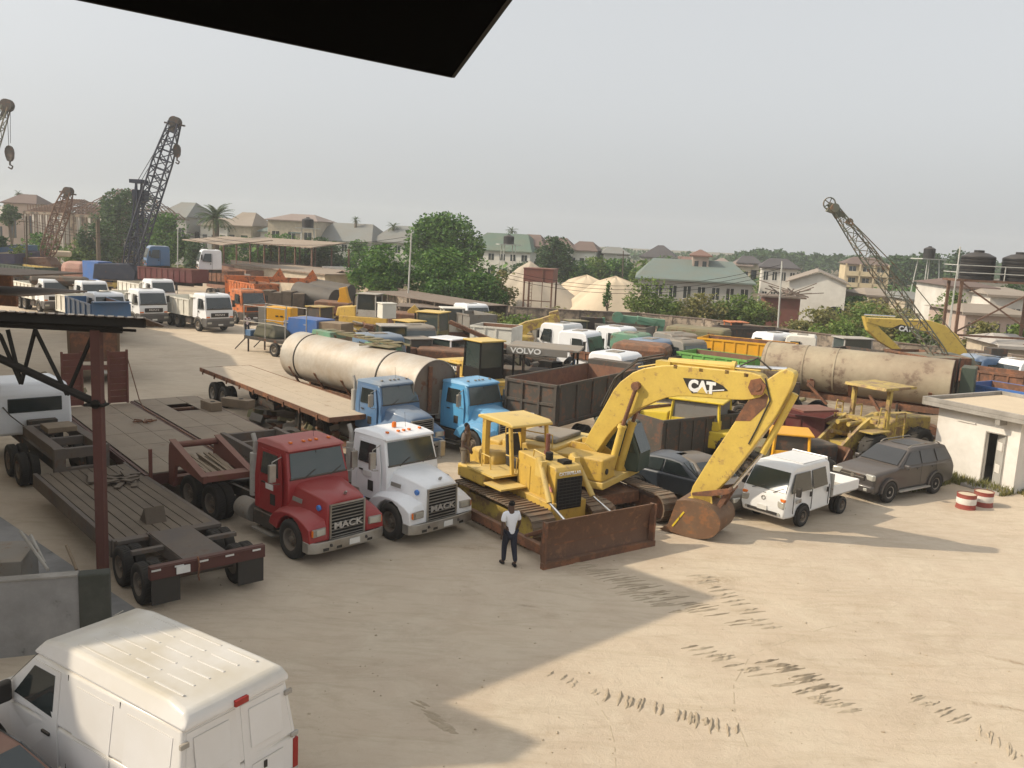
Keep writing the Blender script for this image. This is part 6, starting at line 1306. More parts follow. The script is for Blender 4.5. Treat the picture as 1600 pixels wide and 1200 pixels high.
    L.new(c, b.inputs['Base Color']); b.inputs['Roughness'].default_value = 0.95; b.inputs['Specular IOR Level'].default_value = 0.1
    bp = N.new('ShaderNodeBump'); bp.inputs['Strength'].default_value = 0.7; bp.inputs['Distance'].default_value = 0.07
    h = math_('ADD', math_('MULTIPLY', noise(3.0,10,0.75,dist=0.5), 0.8), math_('MULTIPLY', noise(22.0,5,0.8), 0.22)); L.new(h, bp.inputs['Height']); L.new(bp.outputs[0], b.inputs['Normal'])
    return m
k = MB(); nx, ny = 60, 80
xs = [math.copysign(abs(i/30-1)**2.2*2600, i-30) for i in range(nx+1)]; ys = [-60+ (j/80)**2.4*3200 for j in range(ny+1)]
k.v = [(x,y,(0.0 if y<60 else 0.0)) for y in ys for x in xs]; k.f = [(j*(nx+1)+i,j*(nx+1)+i+1,(j+1)*(nx+1)+i+1,(j+1)*(nx+1)+i) for j in range(ny) for i in range(nx)]
struct(k.build('ground',ground_mat(),None))
# tread prints: rows of low sand ridges
def prints(name, a, b, n, l, w, hgt, ang, skip=0.22, m='sand_print'):
    n = int(n*1.5)
    A = g(*a); B = g(*b); k = MB()
    for i in range(n):
        if rnd.random() < skip: continue
        p = A.lerp(B, i/(n-1)); p += Vector((rnd.uniform(-0.06,0.06),rnd.uniform(-0.06,0.06),0)); segs = max(3,int(l/0.07)); T = k.T
        k.T = Matrix.Translation((p.x,p.y,0))@rotz(R(ang)+rnd.uniform(-0.1,0.1)); ww = w*rnd.uniform(0.6,1.3)
        nn = 7; rings = []; off = rnd.uniform(-0.02,0.02); l0 = -l*0.65*rnd.uniform(0.5,1.1); l1 = l*0.65*rnd.uniform(0.5,1.1)
        for q in range(nn):
            u = q/(nn-1); x = l0+(l1-l0)*u; e = math.sin(math.pi*min(0.97,max(0.03,u)))**0.5; off += rnd.uniform(-0.014,0.014); wv = ww*0.62*e*rnd.uniform(0.6,1.25); hv = hgt*e*rnd.uniform(0.35,1.25)
            rings.append([(x,off-wv,-0.004),(x,off-wv*0.2,hv),(x,off+wv*0.35,hv*0.75),(x,off+wv*0.6,-0.004)])
        k.loft(rings)
        k.T = T
    o = k.build(name,m,None); return tag(o,kind='stuff')
dm('sand_print', (0.46,0.38,0.275), 0.95, dirt=0.3, bump=0.4)
dm('sand_damp', (0.385,0.315,0.225), 0.95, dirt=0.3, bump=0.4)
for i, (a, b, n, l, w, h_, an) in enumerate((((945,1085),(1148,1142),16,0.42,0.09,0.045,75),((1080,1010),(1330,1110),22,0.5,0.08,0.035,22),((900,880),(1160,975),22,0.75,0.07,0.03,22),((1090,900),(1210,985),14,0.6,0.08,0.035,22),
     ((1200,1030),(1300,1080),8,0.6,0.10,0.05,22),((1420,1085),(1520,1130),10,0.5,0.08,0.035,30),((655,1100),(700,1140),8,0.4,0.10,0.03,-30),((850,1045),(945,1090),7,0.25,0.09,0.035,60),((960,920),(1080,960),10,0.6,0.07,0.03,20),((1530,1140),(1600,1185),8,0.4,0.06,0.03,60))):
    prints('tread_prints',a,b,n,l,w,h_,an,m='sand_damp' if i in (0,2,4,6) else 'sand_print')
# fine tyre lines and scattered clods
k = MB()
def line(pts, w=0.018, h=0.006):
    Q = [g(*p) for p in pts]
    for a, b in zip(Q,Q[1:]):
        n = max(2,int((b-a).length/0.15))
        for i in range(n):
            if rnd.random()<0.3: continue
            p = a.lerp(b,i/n); q = a.lerp(b,(i+1)/n); d = (q-p).normalized(); s = Vector((-d.y,d.x,0))*w*rnd.uniform(0.5,1.2); k.add([tuple(p-s),tuple(q-s),tuple(q+s),tuple(p+s),tuple((p+q)/2+Vector((0,0,h)))],[(0,1,4),(1,2,4),(2,3,4),(3,0,4)])
line([(1172,1025),(1146,1070),(1148,1120),(1175,1185),(1200,1210)]); line([(1172,1025),(1200,1012),(1235,1000),(1285,982),(1340,972)]); line([(930,1095),(950,1125),(960,1160),(962,1200)]); 
tag(k.build('tyre_lines','sand_print',None),kind='stuff')
for m_, n_, nm in (('sand_print',420,'earth_clods'),('sand_damp',50,'dark_clods')):
    k = MB()
    for i in range(n_):
        px = rnd.uniform(180,1600); py = rnd.uniform(850,1200) if rnd.random()<0.8 else rnd.uniform(520,860); p = g(px,py); s = 0.008+0.018*rnd.random()**3
        k.cbox((p.x,p.y,s*0.2),(s*rnd.uniform(1,3),s*1.3,s),rnd.random(),rnd.random(),rnd.uniform(0,3))
    tag(k.build(nm,m_,None),kind='stuff')
def patch(px, py, rx, ry, ang, m, name='stain', z=0.004):
    p = g(px,py); k = MB(); n = 26; pts = []
    for i in range(n): a = 2*math.pi*i/n; q = rnd.uniform(0.45,1.15); pts.append((rx*q*math.cos(a),ry*q*math.sin(a)))
    k.prismz(pts,z-0.003,z); o = k.build(name,m,None); return tag(place(o,(p.x,p.y,0),ang),kind='stuff')
# ---------------------------------------------------------------- guard hut
hw = Vector((18.75,31.85,0)); hd_ = Vector((17.25,34.45,0)); ax = (hd_-hw).normalized(); ay = Vector((ax.y,-ax.x,0)); ha = math.degrees(math.atan2(ax.y,ax.x))
hut = thing('guard_hut','small white rendered guard hut with a thick concrete roof slab and half open door','hut',hw,ha)   # x along the door wall, +y = towards the yard, -y = into the building
LW = 3.35; DP = 4.2; HH = 2.72
k = MB(); d0, d1, dh = 0.50, 1.28, 2.08
k.box(0,d0,-0.18,0,0,HH); k.box(d1,LW,-0.18,0,0,HH); k.box(d0,d1,-0.18,0,dh,HH)
k.box(0,0.18,-DP,-0.18,0,HH); k.box(LW-0.18,LW,-DP,-0.18,0,HH); k.box(0.18,LW-0.18,-DP,-DP+0.18,0,HH); k.box(0.18,LW-0.18,-DP+0.18,-0.18,0,0.05); k.build('wall','render_white',hut)
k = MB(); k.box(-0.75,LW+0.45,-DP-0.5,0.50,HH+0.003,HH+0.16)
for a_ in ((-0.75,-0.60,-DP-0.5,0.5),(LW+0.30,LW+0.45,-DP-0.5,0.5),(-0.597,LW+0.297,0.36,0.5),(-0.597,LW+0.297,-DP-0.5,-DP-0.36)): k.box(a_[0],a_[1],a_[2],a_[3],HH+0.163,HH+0.33)
k.box(d0+0.05,d0+0.25,0.01,0.48,HH-0.22,HH); k.build('roof_slab','concrete',hut,bevel=0.015)
k = MB(); k.box(-0.59,LW+0.29,-DP-0.35,0.35,HH+0.165,HH+0.185); k.build('roof_screed','sand_pale',hut)
k = MB(); k.box(d0+0.02,d0+0.06,-0.75,0.0,0.06,dh-0.02); k.T = Matrix.Translation((d0+0.03,-0.06,0))@rotz(R(-32)); k.v = []; k.f = []; k.box(0.0,0.58,0.0,0.035,0.05,dh-0.02); dr = k.build('door','pale_grey',hut)
k = MB(); k.T = Matrix.Translation((d0+0.03,-0.06,0))@rotz(R(-32)); 
for z in (0.75,1.6): k.box(0.14,0.48,0.035,0.055,z-0.16,z+0.16)
k.build('door_vent','render_white',dr,bevel=0.01)
k = MB(); 
for a_ in ((d0-0.04,d0,0,dh+0.04),(d1,d1+0.04,0,dh+0.04)): k.box(a_[0],a_[1],-0.04,0.012,a_[2],a_[3])
k.box(d0,d1,-0.04,0.012,dh,dh+0.04); k.build('door_frame','concrete',hut)
k = MB(); k.box(d0-0.5,d1+0.25,0.02,0.85,0,0.12); k.build('doorstep','concrete',hut,bevel=0.02)
k = MB(); k.box(1.75,2.5,0.015,0.05,2.28,2.33); k.build('tube_lamp','drum_white',hut)
k = MB(); k.tube((0.25,0.2,HH+0.33),(0.25,0.2,HH+0.5),0.07,n=8); tag(place(k.build('red_bottle','drum_red',None),hw+Vector((1.6,0.5,0)),ha),'small red plastic bottle standing on the hut roof edge','bottle')
# drums
for i, (px, py, lb_) in enumerate(((1514,797,'red and white banded drum, left and nearer of the pair by the hut'),(1541,793,'red and white banded drum, right and farther of the pair by the hut'))):
    p = g(px,py); t = thing('oil_drum',lb_,'drum',(p.x,p.y+0.25,0),20*i,'painted drums in front of the guard hut'); r_ = 0.315
    k = MB(); k.lathe([(0.001,0),(r_,0),(r_,0.17),(r_,0.17)],28); k.lathe([(r_+0.015,0.0),(r_+0.015,0.03),(r_,0.04)],28); k.lathe([(r_,0.38),(r_,0.5),(r_+0.012,0.5),(r_+0.012,0.52),(r_-0.02,0.52)],28); k.build('red_band','drum_red',t,smooth=True)
    k = MB(); k.lathe([(r_,0.17),(r_+0.006,0.19),(r_+0.006,0.36),(r_,0.38)],28); k.build('white_band','drum_white',t,smooth=True)
    k = MB(); k.lathe([(r_-0.02,0.5),(0.001,0.515)],28); k.build('sand_fill','sand_pale',t)
# dry tufts at the hut foot
def tufts(name, label, cx, cy, rx, ry, n, m='leaf_dry', h=0.35, rz=0, stuff=True):
    k = MB(); c_, s_ = math.cos(R(rz)), math.sin(R(rz))
    for i in range(n):
        u = rnd.uniform(-rx,rx); v = rnd.uniform(-ry,ry); x, y = cx+u*c_-v*s_, cy+u*s_+v*c_; a = rnd.uniform(0,6.28); hh = h*rnd.uniform(0.4,1.2); w = 0.02+0.03*rnd.random(); dx, dy = math.cos(a)*w, math.sin(a)*w; lx, ly = rnd.uniform(-0.2,0.2)*hh/0.35, rnd.uniform(-0.2,0.2)*hh/0.35
        k.add([(x-dx,y-dy,0),(x+dx,y+dy,0),(x+lx,y+ly,hh)],[(0,1,2)])
    o = k.build(name,m,None,fix=False); return tag(o,kind='stuff')
p = (hw+hd_)/2; tufts('dry_grass','',p.x-0.4,p.y-0.1,1.7,0.45,900,h=0.32,rz=ha); tufts('dry_grass','',15.9,32.6,1.6,0.4,500,h=0.28,rz=35); tufts('dry_grass','',19.5,31.6,0.5,0.6,200,h=0.2)
# ---------------------------------------------------------------- foreground concrete wall, drain strip and scrap behind it
wA = g(172,892,1.55); wB = g(-40,909,1.55); k = MB(); L_ = (wB-wA).length; hdw = hd(wA,wB)
lw = thing('boundary_wall','low stained concrete wall with a mossy dark end beside the van','wall',(wA.x,wA.y,0),hdw)
k.box(0.55,L_+3,-0.1,0.1,0,1.52); k.build('wall_face','concrete_dark',lw)
k = MB(); k.box(0.0,0.56,-0.16,0.16,0,1.56); k.box(0.0,L_+3,-0.13,0.13,1.5205,1.56) if False else None; k.build('end_pillar','moss_concrete',lw,bevel=0.03)
k = MB(); k.box(0.57,L_+3,-0.12,0.12,1.523,1.57); k.build('coping','concrete',lw,bevel=0.01)
dA = g(-20,795); dB = g(260,985); k = MB(); n_ = Vector((dB.y-dA.y,-(dB.x-dA.x),0)).normalized(); 
def strip(A, B, w, z0, z1):
    n_ = Vector((B.y-A.y,-(B.x-A.x),0)).normalized()*w; return [(A.x,A.y),(B.x,B.y),(B.x+n_.x,B.y+n_.y),(A.x+n_.x,A.y+n_.y)]
k.prismz([(p_[0],p_[1]) for p_ in strip(dA,dB+(dB-dA)*0.3,-0.9 if n_.y>0 else 0.9,0,0)],-0.02,0.03); o = k.build('drain_strip','concrete_dark',None); struct(o)
# things behind the low wall
p = g(30,850,1.2)
crate('flat_roof_box','flat topped dark grey metal box behind the low wall, cut by the left edge','box',-12,862,1.0,15,(1.5,1.4,0.9),'grey_paint')
for i, (a, b) in enumerate((((32,830),(75,890)),((48,836),(70,880)),((104,852),(120,890)))):
    A = g(*a,1.3); B = g(*b,0.9); k = MB(); k.tube(A,B,0.035,n=7); tag(k.build('pipe' if i<2 else 'timber_stick','pale_grey' if i < 2 else 'wood'),('long thin grey pipe leaning behind the low wall','shorter grey pipe crossing the long one behind the low wall','splintered timber stick standing behind the low wall')[i],'pipe' if i<2 else 'stick')
# ---------------------------------------------------------------- shed with corrugated roof at the left
sp_ = at(150,500,18.6); sy = 18.6
sh = thing('open_shed','open shed with a corrugated roof edge, black pipe truss and red brown post','shed',(sp_.x,sy,0),0)
zt = at(150,497,sy).z
k = MB(); k.box(-0.10,0.10,-0.10,0.10,0,zt-0.25); k.build('post','red_oxide_dark',sh,bevel=0.01)
ztop = at(120,490,sy).z
k = MB(); pitch = 0.205; n = 30; x1 = at(238,497,sy).x-sp_.x; ring = []
for i in range(n*4+1):
    x = x1-i*pitch/4; zz = (0.0,0.035,0.035,0.0)[i%4]; ring.append((x,zz))
vs = []; 
for yy, dz in ((-0.35,0.0),(0.9,-0.30)):
    for x, zz in ring: vs.append((x,yy,ztop+zz+dz))
    for x, zz in reversed(ring): vs.append((x,yy,ztop+zz+dz-0.012))
m_ = len(ring)*2; k.add(vs,[(i,i+1,i+1+m_,i+m_) for i in range(m_-1)]+[(m_-1,0,m_,2*m_-1)]); k.build('roof','roof_sheet',sh)
k = MB()
for i in range(0,17): k.cbox((x1-i*pitch*1.0-0.10,-0.36,ztop+0.022),(0.12,0.02,0.028))
k.build('roof_edge_lip','drum_white',sh)
k = MB(); k.box(-4.3,x1-0.05,-0.28,-0.20,ztop-0.20,ztop-0.03); k.build('fascia_beam','dark_metal',sh)
k = MB(); ey = at(190,507,sy).x-sp_.x; k.tube((-4.3,0,ztop-0.30),(ey,0,ztop-0.30),0.075,n=12); k.tube((ey-0.01,0,ztop-0.30),(ey+0.3,0,ztop-0.30),0.03)
dg0 = at(0,560,sy); dg1 = at(152,630,sy); X = lambda q: (q.x-sp_.x,0,q.z)
ex_ = at(-120,505,sy); k.tube(X(ex_),X(dg1),0.085,n=12)
zb = [(0,523,33,600),(33,600,12,515),(33,600,55,515),(55,515,105,617),(105,617,146,520),(0,523,-40,515)]
for a_, b_, c_, d_ in zb: k.tube(X(at(a_,b_,sy)),X(at(c_,d_,sy)),0.045,n=8)
k.build('truss','dark_metal',sh)
k = MB(); q = X(dg1); k.cbox((q[0]-0.02,0,q[2]-0.03),(0.42,0.3,0.05)); k.tube((q[0]+0.02,-0.15,q[2]),(q[0]+0.02,0.15,q[2]),0.10,n=14); k.build('bracket','dark_metal',sh)
# two further brown roof sheets seen above at the left edge
for i, (px, py, lb_) in enumerate(((10,428,'upper rusty lean to roof cut by the left edge'),(18,458,'lower rusty lean to roof with a darker gutter at the left edge'))):
    p = at(px,py,27); t = thing('lean_to_roof',lb_,'roof',(p.x,27,0),-12); k = MB(); k.box(-4,1.1,-1,2.0,p.z,p.z+0.05); k.build('roof_sheet','roof_sheet',t)
    k = MB(); k.box(-4,1.12,-1.08,-1.0,p.z-0.28,p.z+0.03); k.build('gutter','rust_steel',t); k = MB(); k.box(-3.9,-3.8,1.7,1.8,0,p.z-0.01); k.build('post','dark_metal',t)
# ---------------------------------------------------------------- our own building: dark eave overhead, and the office block whose shadow lies on the yard
A_ = Vector((-2.09,4.31)); B_ = Vector((-0.47,5.85)); C_ = Vector((-0.09,3.95)); kz = 1.35
sc = lambda P, q=kz: (P.x*q, P.y*q)
a_ = A_+(A_-B_)*3; c_ = C_+(C_-B_)*1.5
ov = thing('roof_eave','dark underside of the roof eave hanging into the top of the view','eave',(0,0,0),0)
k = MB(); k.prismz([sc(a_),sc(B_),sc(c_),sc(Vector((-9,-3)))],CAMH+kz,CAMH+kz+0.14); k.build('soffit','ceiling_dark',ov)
k = MB(); k.bar((*sc(a_),CAMH+kz+0.09),(*sc(B_),CAMH+kz+0.09),0.03,0.185); k.bar((*sc(B_),CAMH+kz+0.09),(*sc(c_),CAMH+kz+0.09),0.03,0.185); k.build('fascia','dark_metal',ov)
SL = Vector((SUN_DIR.x,SUN_DIR.y,0))/(-SUN_DIR.z)          # ground shift of a shadow per metre of height
HB = 14.0; off = -SL*HB
ob = thing('office_block','tall office block left of the view whose shadow lies over the trucks','building',(0,0,0),0)
shadow = [(-27,68),(-18.7,57.8),(-10.2,38.6),(-5.2,31.0),(1.6,24.0),(2.7,22.9),(5.3,20.6),(-0.9,15.0),(0.8,13.9),(0.3,13.2),(-1.6,12.85),(-3.8,11.45),(-3.0,10.2),(-1.5,6.0),(-26,2),(-52,60)]
fp = [(x+off.x,y+off.y) for x,y in shadow]
k = MB(); k.prismz(fp,0,HB-0.3); wo = k.build('wall','wall_cream',ob)
k = MB(); k.prismz(fp,HB-0.299,HB); k.build('roof_parapet','concrete',ob)
for i in range(6):
    for q in range(4):
        A = Vector(fp[1]); B = Vector(fp[2]); p = A.lerp(B,(i+0.5)/6); d = (B-A).normalized(); k = MB(); n_ = Vector((-d.y,d.x))
        if n_.x < 0: n_ = -n_
        k.bar((p.x-d.x*0.9+n_.x*0.02,p.y-d.y*0.9+n_.y*0.02,2+q*3.1),(p.x+d.x*0.9+n_.x*0.02,p.y+d.y*0.9+n_.y*0.02,2+q*3.1),0.06,1.3); k.build('window','glass',wo)
# ---------------------------------------------------------------- perimeter wall round the yard
def wallrun(label, pts, z, m='wall_old', th=0.25, piers=6):
    P = [g(px,py,z) for px,py in pts]; t = thing('perimeter_wall',label,'wall',(P[0].x,P[0].y,0),0); O = Vector((P[0].x,P[0].y,0)); k = MB(); c = MB()
    for a, b in zip(P,P[1:]):
        a_ = Vector((a.x,a.y,0))-O; b_ = Vector((b.x,b.y,0))-O; d = (b_-a_).normalized(); L_ = (b_-a_).length
        k.bar(a_+Vector((0,0,z/2)),b_+Vector((0,0,z/2)),th,z); n = max(2,int(L_/4))
        for i in range(n): q = a_+d*(i*L_/n); k.cbox((q.x,q.y,z/2+0.05),(0.36,0.36,z+0.1),rz=math.atan2(d.y,d.x))
        c.bar(a_+Vector((0,0,z+0.04)),b_+Vector((0,0,z+0.04)),th+0.12,0.08)
    k.build('wall_face',m,t); c.build('coping','roof_sheet',t); return t
wallrun('long weathered block wall behind the scrap in the middle of the yard',[(545,436),(640,455),(800,480),(905,486)],2.6)
wallrun('long weathered block wall running from the green crane arm to the pole',[(905,486),(1000,490),(1100,499),(1230,516)],2.4)
wallrun('dark weathered block wall behind the second excavator',[(1230,516),(1400,536),(1520,548),(1640,562)],2.4)
# beige building wall at the left of it, and lean to roofs
a = g(366,413,3.6); b = g(508,428,3.6); h_ = hd(a,b); bw = thing('store_building','low beige store building with flat roof edge behind the black pipes','building',(a.x,a.y,0),h_); L_ = (b-a).length
k = MB(); k.box(0,L_,0,9,0,3.45); k.build('wall','wall_cream',bw); k = MB(); k.box(-0.3,L_+0.4,-0.3,9.3,3.46,3.62); k.build('roof','roof_sheet_pale',bw)
a = g(505,437,2.6); t = thing('store_building','low house with a pale gable between the beige store and the bushes','building',(a.x,a.y,0),h_)
k = MB(); k.box(0,9,0,5,0,2.6); k.add([(0,0,2.6),(9,0,2.6),(4.5,0,3.9),(0,5,2.6),(9,5,2.6),(4.5,5,3.9)],[(0,1,2),(5,4,3)]); k.build('wall','wall_cream',t); k = MB(); k.bar((-0.4,2.5,2.52),(4.5,2.5,3.95),6,0.08); k.bar((9.4,2.5,2.52),(4.5,2.5,3.95),6,0.08); k.build('roof','roof_sheet',t)
for i, (x0, y0, x1, y1, z, dep, lb_) in enumerate(((640,452,795,474,3.0,5,'long lean to shed roof along the wall under the bushes'),(625,470,712,474,2.6,4,'low rusty lean to roof in front of the wall above the parked cabs'))):
    a = g(x0,y0,z); b = g(x1,y1,z); h2_ = hd(a,b); L_ = (b-a).length; t = thing('lean_to_shed',lb_,'shed',(a.x,a.y,0),h2_)
    k = MB(); k.bar((0,-dep/2,z-0.2),(L_,-dep/2,z-0.2),dep,0.06); k.build('roof','roof_sheet',t); k = MB()
    for q in range(5): k.box(q*(L_-0.3)/4+0.1,q*(L_-0.3)/4+0.2,-dep+0.1,-dep+0.2,0,z-0.24)
    k.box(0,L_,-0.2,-0.02,0,z-0.24); k.build('post','wall_old',t)
# open shelter with dark interior
a = g(344,375,6.2); b = g(488,386,6.2); h_ = hd(a,b); L_ = (b-a).length; t = thing('open_shelter','large open sided shelter with a rusty sloping roof beyond the beige store','shelter',(a.x,a.y,0),h_)
k = MB(); k.add([(0,0,6.2),(L_,0,6.2),(L_-3,7,6.9),(-1,7,6.9),(0,0,6.05),(L_,0,6.05),(L_-3,7,6.75),(-1,7,6.75)],[(0,1,2,3),(7,6,5,4),(0,4,5,1),(1,5,6,2),(2,6,7,3),(3,7,4,0)]); k.build('roof','roof_sheet_pale',t)
k = MB()
for i in range(7):
    for y in (0.3,6): k.box(0.3+i*(L_-1.2)/6,0.5+i*(L_-1.2)/6,y,y+0.2,0,6.1)
k.build('post','crane_rust',t)
k = MB(); k.box(3,L_-3,5,5.2,0,3.4); k.box(3,L_-3,0.35,0.4,2.6,3.3); k.build('inner_wall','dump_dark',t)
k = MB(); k.box(L_-2.6,L_-0.6,3,6,0,3.6); k.build('small_room','render_white',t)
a = g(287,372,6.5); b = g(345,378,6.5); t = thing('roof_shed','long faded brown roof left of the open shelter, beside the tree','shed',(a.x,a.y,0),hd(a,b)); k = MB(); L_ = (b-a).length
k.add([(-1,0,6.3),(L_+1,0,6.2),(L_+1,6,7),(-1,6,7),(-1,0,6.2),(L_+1,0,6.1),(L_+1,6,6.9),(-1,6,6.9)],[(0,1,2,3),(7,6,5,4),(0,4,5,1),(1,5,6,2),(2,6,7,3),(3,7,4,0)]); k.build('roof','roof_sheet_pale',t)
k = MB(); k.box(0,L_,3,5.5,0,3.2); k.build('wall','dump_inner',t)
# ---------------------------------------------------------------- houses
WIN = (0.03,0.035,0.04)
def eave(px, ey, ez, Ymax=185):
    h_ = 375+(px-800)*0.049
    if ey-h_ > 4:
        c = g(px,ey,ez)
        if c.y < Ymax: return c, ez
    c = at(px,ey,Ymax); return c, c.z
def house(label, pl, pr, ey, ez, ry, rot, dep, wallm, roofm, wins=4, storeys=1, name='house', gable=False, cat='house', door=False, ridge=0.45, balc=False):
    """pl, pr: left and right ends of the eave in the photo; ey the row of the eave, ez its height, ry the row of the ridge"""
    c, ez = eave((pl+pr)/2,ey,ez) if ez < 8 else (at((pl+pr)/2,ey,184), at((pl+pr)/2,ey,184).z); Y = c.y; W = (pr-pl)/1380*Y*0.98; W = W/max(0.6,abs(math.cos(R(rot)))+0.35*abs(math.sin(R(rot)))); rz_ = at((pl+pr)/2,ry,Y+dep*0.5).z; rz_ = max(rz_, ez+0.6)
    t = thing(name,label,cat,(c.x,c.y,0),rot); e = 0.5
    k = MB(); k.box(-W/2+e,W/2-e,0.0,dep,0,ez-0.02)
    if gable: k.add([(-W/2+e,0,ez-0.02),(W/2-e,0,ez-0.02),(0,0,rz_-0.25),(-W/2+e,0.2,ez-0.02),(W/2-e,0.2,ez-0.02),(0,0.2,rz_-0.25)],[(0,1,2),(5,4,3),(0,2,5,3),(1,4,5,2)])
    wo = k.build('wall',wallm,t)
    k = MB()
    if gable: 
        for s in (-1,1): k.add([(s*W/2,-e,ez-0.1),(s*W/2,dep+e,ez-0.1),(0,dep+e,rz_),(0,-e,rz_),(s*W/2,-e,ez-0.22),(s*W/2,dep+e,ez-0.22),(0,dep+e,rz_-0.12),(0,-e,rz_-0.12)],[(0,1,2,3),(7,6,5,4),(0,4,5,1),(3,2,6,7),(0,3,7,4),(1,5,6,2)])
    else:
        h = W*ridge/2; k.add([(-W/2,-e,ez),(W/2,-e,ez),(W/2,dep+e,ez),(-W/2,dep+e,ez),(-h,dep/2,rz_),(h,dep/2,rz_)],[(0,1,5,4),(1,2,5),(2,3,4,5),(3,0,4),(3,2,1,0)])
        k.box(-W/2,W/2,-e-0.02,-e+0.1,ez-0.22,ez-0.002)
    k.build('roof',roofm,t)
    hs_ = ez/storeys
    for s_ in range(storeys):
        for i in range(wins):
            x = -W/2+e+(i+0.5)*(W-2*e)/wins; ww = min(1.5,(W-2*e)/wins*0.5); z0 = s_*hs_+hs_*0.35; q = MB(); q.box(x-ww/2,x+ww/2,-0.03,0.0,z0,z0+hs_*0.42); wi = q.build('window','glass',wo)
            if W/Y > 0.04: q = MB(); q.box(x-ww/2-0.1,x+ww/2+0.1,-0.05,-0.032,z0-0.1,z0-0.01); q.box(x-0.03,x+0.03,-0.045,-0.032,z0,z0+hs_*0.42); q.build('frame','render_white',wi)
    if wins >= 2:
        for i in range(2): q = MB(); y = dep*(0.3+0.4*i); q.box(W/2-e,W/2-e+0.03,y-0.7,y+0.7,ez*0.35,ez*0.7); q.build('window','glass',wo)
    if balc:
        for s_ in range(1,storeys): q = MB(); q.box(-W/2+e,W/2-e,-1.0,-0.06,s_*hs_-0.15,s_*hs_); q.box(-W/2+e,W/2-e,-1.0,-0.9,s_*hs_,s_*hs_+0.8); q.build('balcony',wallm,wo)
        q = MB()
        for i in range(4): x = -W/2+e+i*(W-2*e)/3; q.box(x-0.15,x+0.15,-1.0,-0.8,0,ez)
        q.build('column',wallm,wo)
    return t, Vector((c.x,c.y,0)), W, rz_
H = house
H('house with a maroon hip roof at the far left edge behind the pale roof',2,58,317,6.0,303,8,10,'wall_pink','roof_brown',2)
H('long pale roofed building low at the far left edge',-30,44,340,5.0,316,5,14,'wall_pink','roof_whitish',4)
H('grey roofed house showing right of the round tree at left',235,300,338,6.0,315,-15,12,'wall_grey','roof_slate',3)
H('white walled house behind the spreading palm',306,362,352,4.0,340,-10,10,'wall_white','roof_beige',3)
H('beige roofed house right of the spreading palm',345,398,352,5.5,331,-8,11,'wall_cream','roof_beige',2)
H('house with a teal green hip roof',398,478,362,6.0,340,-12,14,'wall_white','roof_teal',4,ridge=0.1)
H('house with pinkish roof behind the teal roofed one',412,500,344,8.0,334,-5,14,'wall_cream','roof_pinkish',3)
H('long two storey house with a grey hip roof and pale arched walls',470,590,376,6.0,348,-14,14,'wall_white','roof_slate',6,2,ridge=0.6)
H('grey hip roofed house just left of the big mango tree',575,652,378,6.0,352,-10,14,'wall_white','roof_slate',4,2)
H('two storey green roofed house right of the big mango tree',715,838,391,6.2,364,-16,14,'wall_white','roof_green',6,2,ridge=0.6)
H('brown roofed house behind the green roofed one',800,852,384,7.0,366,-10,12,'wall_cream','roof_brown',2)
H('low brown roofed house behind the bushy tree right of the green roof',834,900,388,6.0,371,-8,12,'wall_white','roof_brown',3)
H('brown hip roofed house with white arched wall left of the sand heaps',884,936,391,5.0,377,-12,10,'wall_white','roof_brown',3)
H('tiny dark roofed house on the horizon left of the dark pyramid roof',940,985,396,5.0,386,0,10,'wall_white','roof_slate',2)
H('house with a dark pyramid like hip roof and white walls',997,1060,402,5.0,383,-12,14,'wall_white','roof_dark',4,ridge=0.15)
H('two storey pinkish house with a small red roof',1077,1114,399,7.5,390,-10,9,'wall_pink','roof_red',2,2,ridge=0.1)
H('house with a dull red roof in front of the two storey pink one',1050,1100,408,4.5,401,-5,10,'wall_cream','roof_red',2)
H('pair roofed pinkish house right of the two storey pink one',1112,1145,411,4.5,403,-12,10,'wall_cream','roof_pinkish',2,ridge=0.1)
H('second pinkish hip roofed house left of the dark roofed one',1138,1178,414,4.5,403,-15,10,'wall_cream','roof_pinkish',2,ridge=0.1)
H('dark roofed house behind the pinkish roofs',1150,1192,411,5.5,400,-10,10,'wall_cream','roof_dark',2)
H('two storey house with a dark hip roof and white windowed walls near the forest',1185,1252,418,6.2,404,-14,14,'wall_white','roof_dark',4,2)
H('long warehouse with a broad grey green roof above the bushes',988,1184,438,4.0,406,-8,22,'wall_grey','roof_greygreen',8,name='warehouse',cat='warehouse',ridge=0.7)
gh, gp, gw, gz = H('white gabled hall with an arched doorway beside the three storey block',1226,1330,441,5.0,421,-18,26,'wall_white','roof_beige',0,gable=True,name='hall',cat='hall')
k = MB(); k.prism([(gw*0.3-1.2+1.2-1.5*math.cos(R(a)),1.8*math.sin(R(a))+0.3) for a in range(0,181,20)],-0.05,0.0); k.build('arched_door','void',gh)
H('three storey cream apartment block with balconies and a brown roof',1318,1392,413,10.5,402,-14,12,'wall_yellow','roof_brown',3,3,name='apartment_block',cat='building',balc=True)
H('low house with a grey roof in front of the apartment block',1352,1415,462,3.4,451,-5,12,'wall_cream','roof_beige',3)
H('low house with a dark edged grey roof, right of the first grey one',1408,1466,468,3.4,456,-5,12,'wall_cream','roof_slate',3)
H('white house behind the tank stand with a dull roof',1474,1560,448,6.0,438,-10,12,'wall_white','roof_brown',4)
H('white low house at the right edge under the water tanks',1540,1640,462,5.5,452,-6,12,'wall_white','roof_beige',3)
H('low pale roofed shed at the right edge beyond the wall',1555,1640,541,2.8,534,-5,6,'wall_cream','roof_whitish',2)
H('row of low pinkish houses seen through the tank stand legs',1500,1620,490,4.0,480,-3,8,'wall_pink','roof_beige',5)
H('long low shed with open front right of the red brown shack',1238,1316,462,3.2,457,-4,8,'wall_cream','roof_brown',5)
